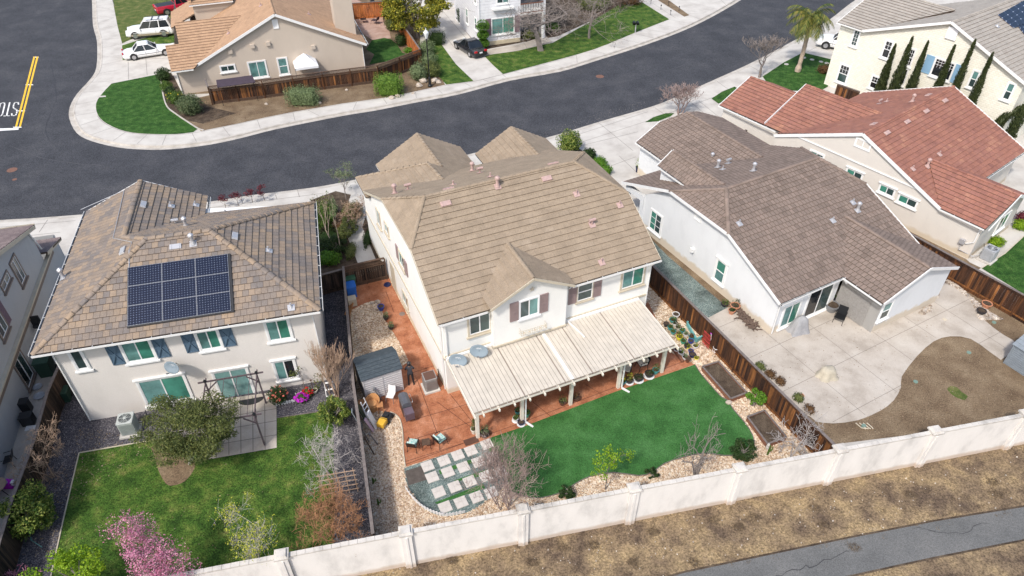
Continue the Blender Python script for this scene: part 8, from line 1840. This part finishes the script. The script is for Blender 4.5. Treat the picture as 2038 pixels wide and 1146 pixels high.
for i,(x,y,h_,l_) in enumerate([(623,775,.75,'rusty garden stake lamp right of the small rose tree'),(631,775,.55,'second rusty garden stake beside the stake lamp'),(617,785,.5,'white shepherd hook in the red flowers')]):
    p=P(x,y); g=T('garden_stake',l_,'garden stake',(p.x,p.y,.01)); mb=MB(); mb.tube([(0,0,0),(0,0,h_)],.02,5); mb.lathe([(.03,h_-.04),(.07,h_),(.02,h_+.06)],(0,0,0),8); mb.build('stake','rail_brown' if i<2 else 'plastic_white',g)
for i,(x,y,l_,m) in enumerate([(627,781,'tan boulder shaped pot near the garden stakes','pot_cream')]): pot(l_,(x,y),.16,.2,m,None,.1,z=.012,seed=120+i)
# far left path things
for i,(x,y,w,h,l_) in enumerate([(55,818,.55,.75,'black storage box on the side path of the grey house, taller back one'),(60,842,.6,.6,'black storage box on the side path of the grey house, lower front one')]):
    p=P(x,y); b_=T('storage_box',l_,'storage box',(p.x,p.y,.018),R(16)); mb=MB(); mb.box((0,0,h/2),(w,w*.8,h)); mb.build('box_body','plastic_black',b_,bevel=.02); mb=MB(); mb.box((0,0,h+.03),(w*1.06,w*.88,.06)); mb.build('lid','plastic_black',b_,bevel=.02)
p=P(62,853); pl=T('plastic_tray','white tray on the path in front of the black boxes','tray',(p.x,p.y,.018),R(10)); mb=MB(); mb.box((0,0,.04),(.5,.3,.06)); mb.build('tray','plastic_white',pl)
for i,(x,y,r_,l_) in enumerate([(80,790,.3,'pale round paddling tub on the side path, front one'),(76,772,.26,'pale round tub on the side path, back one')]):
    p=P(x,y); t_=T('tub',l_,'tub',(p.x,p.y,.018)); mb=MB(); mb.lathe([(r_*.8,0),(r_,.12),(r_*.93,.12),(r_*.75,.04)],(0,0,0),18); mb.build('basin','metal_silver',t_)
p=P(20,968); pk=T('toy_basket','magenta and white toy basket at the left edge path','basket',(p.x,p.y,.018)); mb=MB(); mb.box((0,0,.2),(.5,.35,.4)); mb.build('basket','flower_magenta',pk,bevel=.03); mb=MB(); mb.box((-.05,-.1,.5),(.3,.12,.3)); mb.box((.3,0,.3),(.16,.2,.2)); mb.build('toy','plastic_white',pk)
p=P(2,985); tb=T('round_table','small round brown table at the left edge','table',(p.x,p.y,.018)); mb=MB(); mb.lathe([(.5,.68),(.52,.7),(.5,.73)],(0,0,0),20); mb.build('tabletop','twig_tan',tb)
for k in range(3): t=k*2.09; mb=MB(); mb.tube([(.1*math.cos(t),.1*math.sin(t),.68),(.35*math.cos(t),.35*math.sin(t),0)],.02,5); mb.build('leg','iron_black',tb)
for i,(x,y,l_) in enumerate([(62,1065,'teal garden hose stake lying on the dark gravel, upper one'),(75,1085,'teal stake lying on the dark gravel, lower one')]):
    p=P(x,y); g=T('garden_stake',l_,'garden stake',(p.x,p.y,.02),R(-50+i*20)); mb=MB(); mb.tube([(-.5,0,.03),(.5,0,.25)],.018,5); mb.build('stake','paint_aqua',g)
# right yard
plain('fabric_grey',(.30,.30,.31),.95,var=.12,scale=5,bump=.4,bscale=8); plain('fabric_beige',(.42,.38,.30),.95,var=.12,scale=5,bump=.4,bscale=8)
def draped(label,px,prof,mat,seed,yaw=0,sx=1,sy=.7):
    p=P(*px); root=T('covered_item',label,'cover',(p.x,p.y,.022),yaw); r=random.Random(seed); mb=MB(); n=28; k0=0; ph=[r.uniform(0,6) for _ in range(4)]
    for rr,z in prof:
        for j in range(n):
            t=6.283*j/n; sq=1/max(abs(math.cos(t)),abs(math.sin(t)))**.5; f=1+ (.10*math.sin(5*t+ph[0])+.07*math.sin(9*t+ph[1]))*(1-z/prof[-1][1]); q=rr*sq*f; mb.v.append((q*math.cos(t)*sx,q*math.sin(t)*sy,z+(.03*math.sin(3*t+ph[2]) if z>.05 else 0)))
    for i in range(len(prof)-1):
        for j in range(n): A=i*n+j;B=i*n+(j+1)%n; mb.f.append((A,B,B+n,A+n)); mb.mi.append(0); mb.uv.append([(0,0)]*4)
    mb.f.append(tuple((len(prof)-1)*n+j for j in range(n))); mb.mi.append(0); mb.uv.append([(0,0)]*n); mb.build('cloth_cover',mat,root,smooth=True)
draped('grey cloth draped over a barbecue by the white corner window',(1588,657),[(.72,0),(.62,.15),(.5,.5),(.42,.85),(.30,1.0),(.1,1.12)],'fabric_grey',1,R(20)); draped('beige cloth draped over a low fire bowl on the concrete patio',(1645,748),[(.62,0),(.5,.15),(.42,.4),(.36,.55),(.2,.62)],'fabric_beige',2,R(10),1,.8)
g=np.random.default_rng(5); a=P(1470,622);b=P(1502,656); wpl=T('firewood_pile','heap of dark split branches lying along the white wall on the patio','firewood',(a.x,a.y,.022)); mb=MB(); d_=b-a
for k in range(90): c=d_*g.uniform(0,1)+Vector((g.normal()*.16,g.normal()*.16,g.uniform(.03,.22))); t=g.uniform(0,3.14); v=Vector((math.cos(t),math.sin(t),g.uniform(-.2,.2)))*g.uniform(.15,.32); mb.bar(tuple(c-v),tuple(c+v),.045,.045)
mb.build('branches','bark_brown',wpl)
pebbles('gravel','loose stone heap at the foot of the white wing wall',[(1828,622),(1850,607),(1856,612),(1852,622),(1832,628)],60,.14,'pebble_river',31,.03); pebbles('gravel','small stone heap under the eave at the wing corner',[(1858,590),(1868,580),(1868,590),(1861,597)],30,.12,'pebble_river',32,.03)
for i,(x,y,l_) in enumerate([(1928,702,'small green irrigation lid on the dirt below the path',),(1978,642,'small green irrigation lid on the dirt beside the stone strip'),(1822,760,'small green irrigation lid on the dirt by the patio curve')]):
    p=P(x,y); v=T('valve_box',l_,'valve box',(p.x,p.y,.01)); mb=MB(); mb.lathe([(.13,0),(.12,.05)],(0,0,0),12); mb.build('lid','valve_green',v)
p=P(1717,846); v=T('irrigation_valve','exposed white irrigation pipes and valve at the patio edge near the wall','valve',(p.x,p.y,.01)); mb=MB()
for q in range(4): mb.tube([(-.35+q*.2,.1,.05),(-.2+q*.2,-.25,.08),(.05+q*.12,-.3,.05)],.028,6)
mb.build('pipes','trim_tan',v); mb=MB(); mb.lathe([(.13,0),(.12,.1)],(0,-.1,0),12); mb.build('valve_lid','valve_green',v)
p=P(1880,636); v=T('paver','small pinkish square tile lying on the concrete patio','tile',(p.x,p.y,.03)); mb=MB(); mb.box((0,0,0),(.22,.22,.03),.4); mb.build('tile','trim_tan',v)
p=P(1596,787); v=T('paver','small pale square tile on the patio by the fence plants','tile',(p.x,p.y,.03)); mb=MB(); mb.box((0,0,0),(.22,.22,.03),.2); mb.build('tile','pot_terracotta',v)
# red trellis and shovel by the aqua bed
p=P(1403,690); rt=T('garden_trellis','red metal lattice stake standing at the fence end of the pot bed','trellis',(p.x,p.y,.02),R(115)); plain('paint_coral',(.55,.06,.06),.5); mb=MB()
for k in range(7): mb.tube([(-.3+k*.1,0,0),(-.3+k*.1,.03,1.1)],.014,4)
for k in range(4): mb.tube([(-.3,.02,.2+k*.28),(.3,.02,.2+k*.28)],.012,4)
mb.build('lattice','paint_coral',rt)
p=P(1414,690); sv=T('shovel','pale shovel with pink handle leaning on the dark fence','shovel',(p.x,p.y,.02),R(115)); mb=MB(); mb.tube([(0,0,.1),(0,.2,1.15)],.02,6); mb.box((0,0,.12),(.2,.03,.26)); mb.build('shaft','plastic_white',sv); mb=MB(); mb.tube([(-.07,.2,1.15),(.07,.2,1.15),(0,.17,1.02),(-.07,.2,1.15)],.014,5); mb.build('handle','flower_magenta',sv)
p=P(1425,700); wr2=T('wire_basket','white wire ring basket by the fence next to the stones','basket',(p.x,p.y,.02)); mb=MB()
for z in (.1,.35): pts=[(.22*math.cos(6.283*i/16),.22*math.sin(6.283*i/16),z) for i in range(17)]; mb.tube(pts,.014,4,cap=False)
for i in range(8): t=i*.785; mb.tube([(.22*math.cos(t),.22*math.sin(t),.0),(.22*math.cos(t),.22*math.sin(t),.35)],.01,4)
mb.build('wire','plastic_white',wr2)
p=P(1527,893); owl=T('garden_figure','small pale stone owl figure at the lower raised bed corner','figure',(p.x,p.y,.02)); mb=MB(); mb.lathe([(.09,0),(.11,.12),(.08,.24),(.09,.3),(.05,.38)],(0,0,0),10); mb.build('figure','concrete',owl)
p=P(1449,803); rk_=MB(); rock(rk_,(0,0,0),.4,77); tag(rk_.build('rock','rock_pale',loc=(p.x,p.y,.02)),'round pale rock at the corner of the upper raised bed and turf','rock')
p=P(752,603); rk_=MB(); rock(rk_,(0,0,0),.4,78); rock(rk_,(-.35,-.1,0),.3,79); tag(rk_.build('rock','rock_pale',loc=(p.x,p.y,.03)),'pale rocks at the head of the gravel bed on the orange path','rock')
# tan house yard things
p=P(469,164,2.0); aw=T('awning','dark plum fabric awning on posts against the tan stucco wall','awning',(p.x,p.y,0),R(20.3)); plain('fabric_plum',(.05,.035,.05),.8,var=.2); mb=MB(); a_=[(-1.7,-.3,1.9),(1.75,-.3,1.9),(1.6,1.0,2.1),(-1.7,1.0,2.1)]; mb.quad(a_); mb.quad([(x,y,z-.05) for x,y,z in a_][::-1])
for i in range(4): p1,p2=a_[i],a_[(i+1)%4]; mb.quad([(p1[0],p1[1],p1[2]-.05),(p2[0],p2[1],p2[2]-.05),p2,p1])
mb.build('canopy','fabric_plum',aw)
for x,y in ((-1.6,-.25),(1.6,-.25),(1.5,.9),(-1.6,.9)): mb=MB(); mb.tube([(x,y,0),(x,y,1.95)],.03,6); mb.build('post','iron_black',aw)
p=P(614,158); tn=T('gazebo_tent','white pop up canopy tent between the tan wall and the lattice fence','tent',(p.x,p.y,0),R(20.3)); w=1.15; z0=1.75; mb=MB(); pk=(0,0,2.75); c4=[(-w,-w,z0),(w,-w,z0),(w,w,z0),(-w,w,z0)]
for i in range(4): a,b=c4[i],c4[(i+1)%4]; m_=((a[0]+b[0])/2*.92,(a[1]+b[1])/2*.92,z0+.22); q=((pk[0]+m_[0])/2,(pk[1]+m_[1])/2,(pk[2]+m_[2])/2-.12); mb.quad([a,m_,q]); mb.quad([m_,b,q]); mb.quad([a,q,pk]); mb.quad([b,pk,q]); mb.quad([a,b,(b[0],b[1],z0-.22),(a[0],a[1],z0-.22)][::-1]); mb.quad([a,b,m_])
mb.build('canopy','stucco_white_plain',tn)
for x,y,_ in c4: mb=MB(); mb.tube([(x,y,0),(x,y,z0)],.025,5); mb.build('pole','metal_grey',tn)
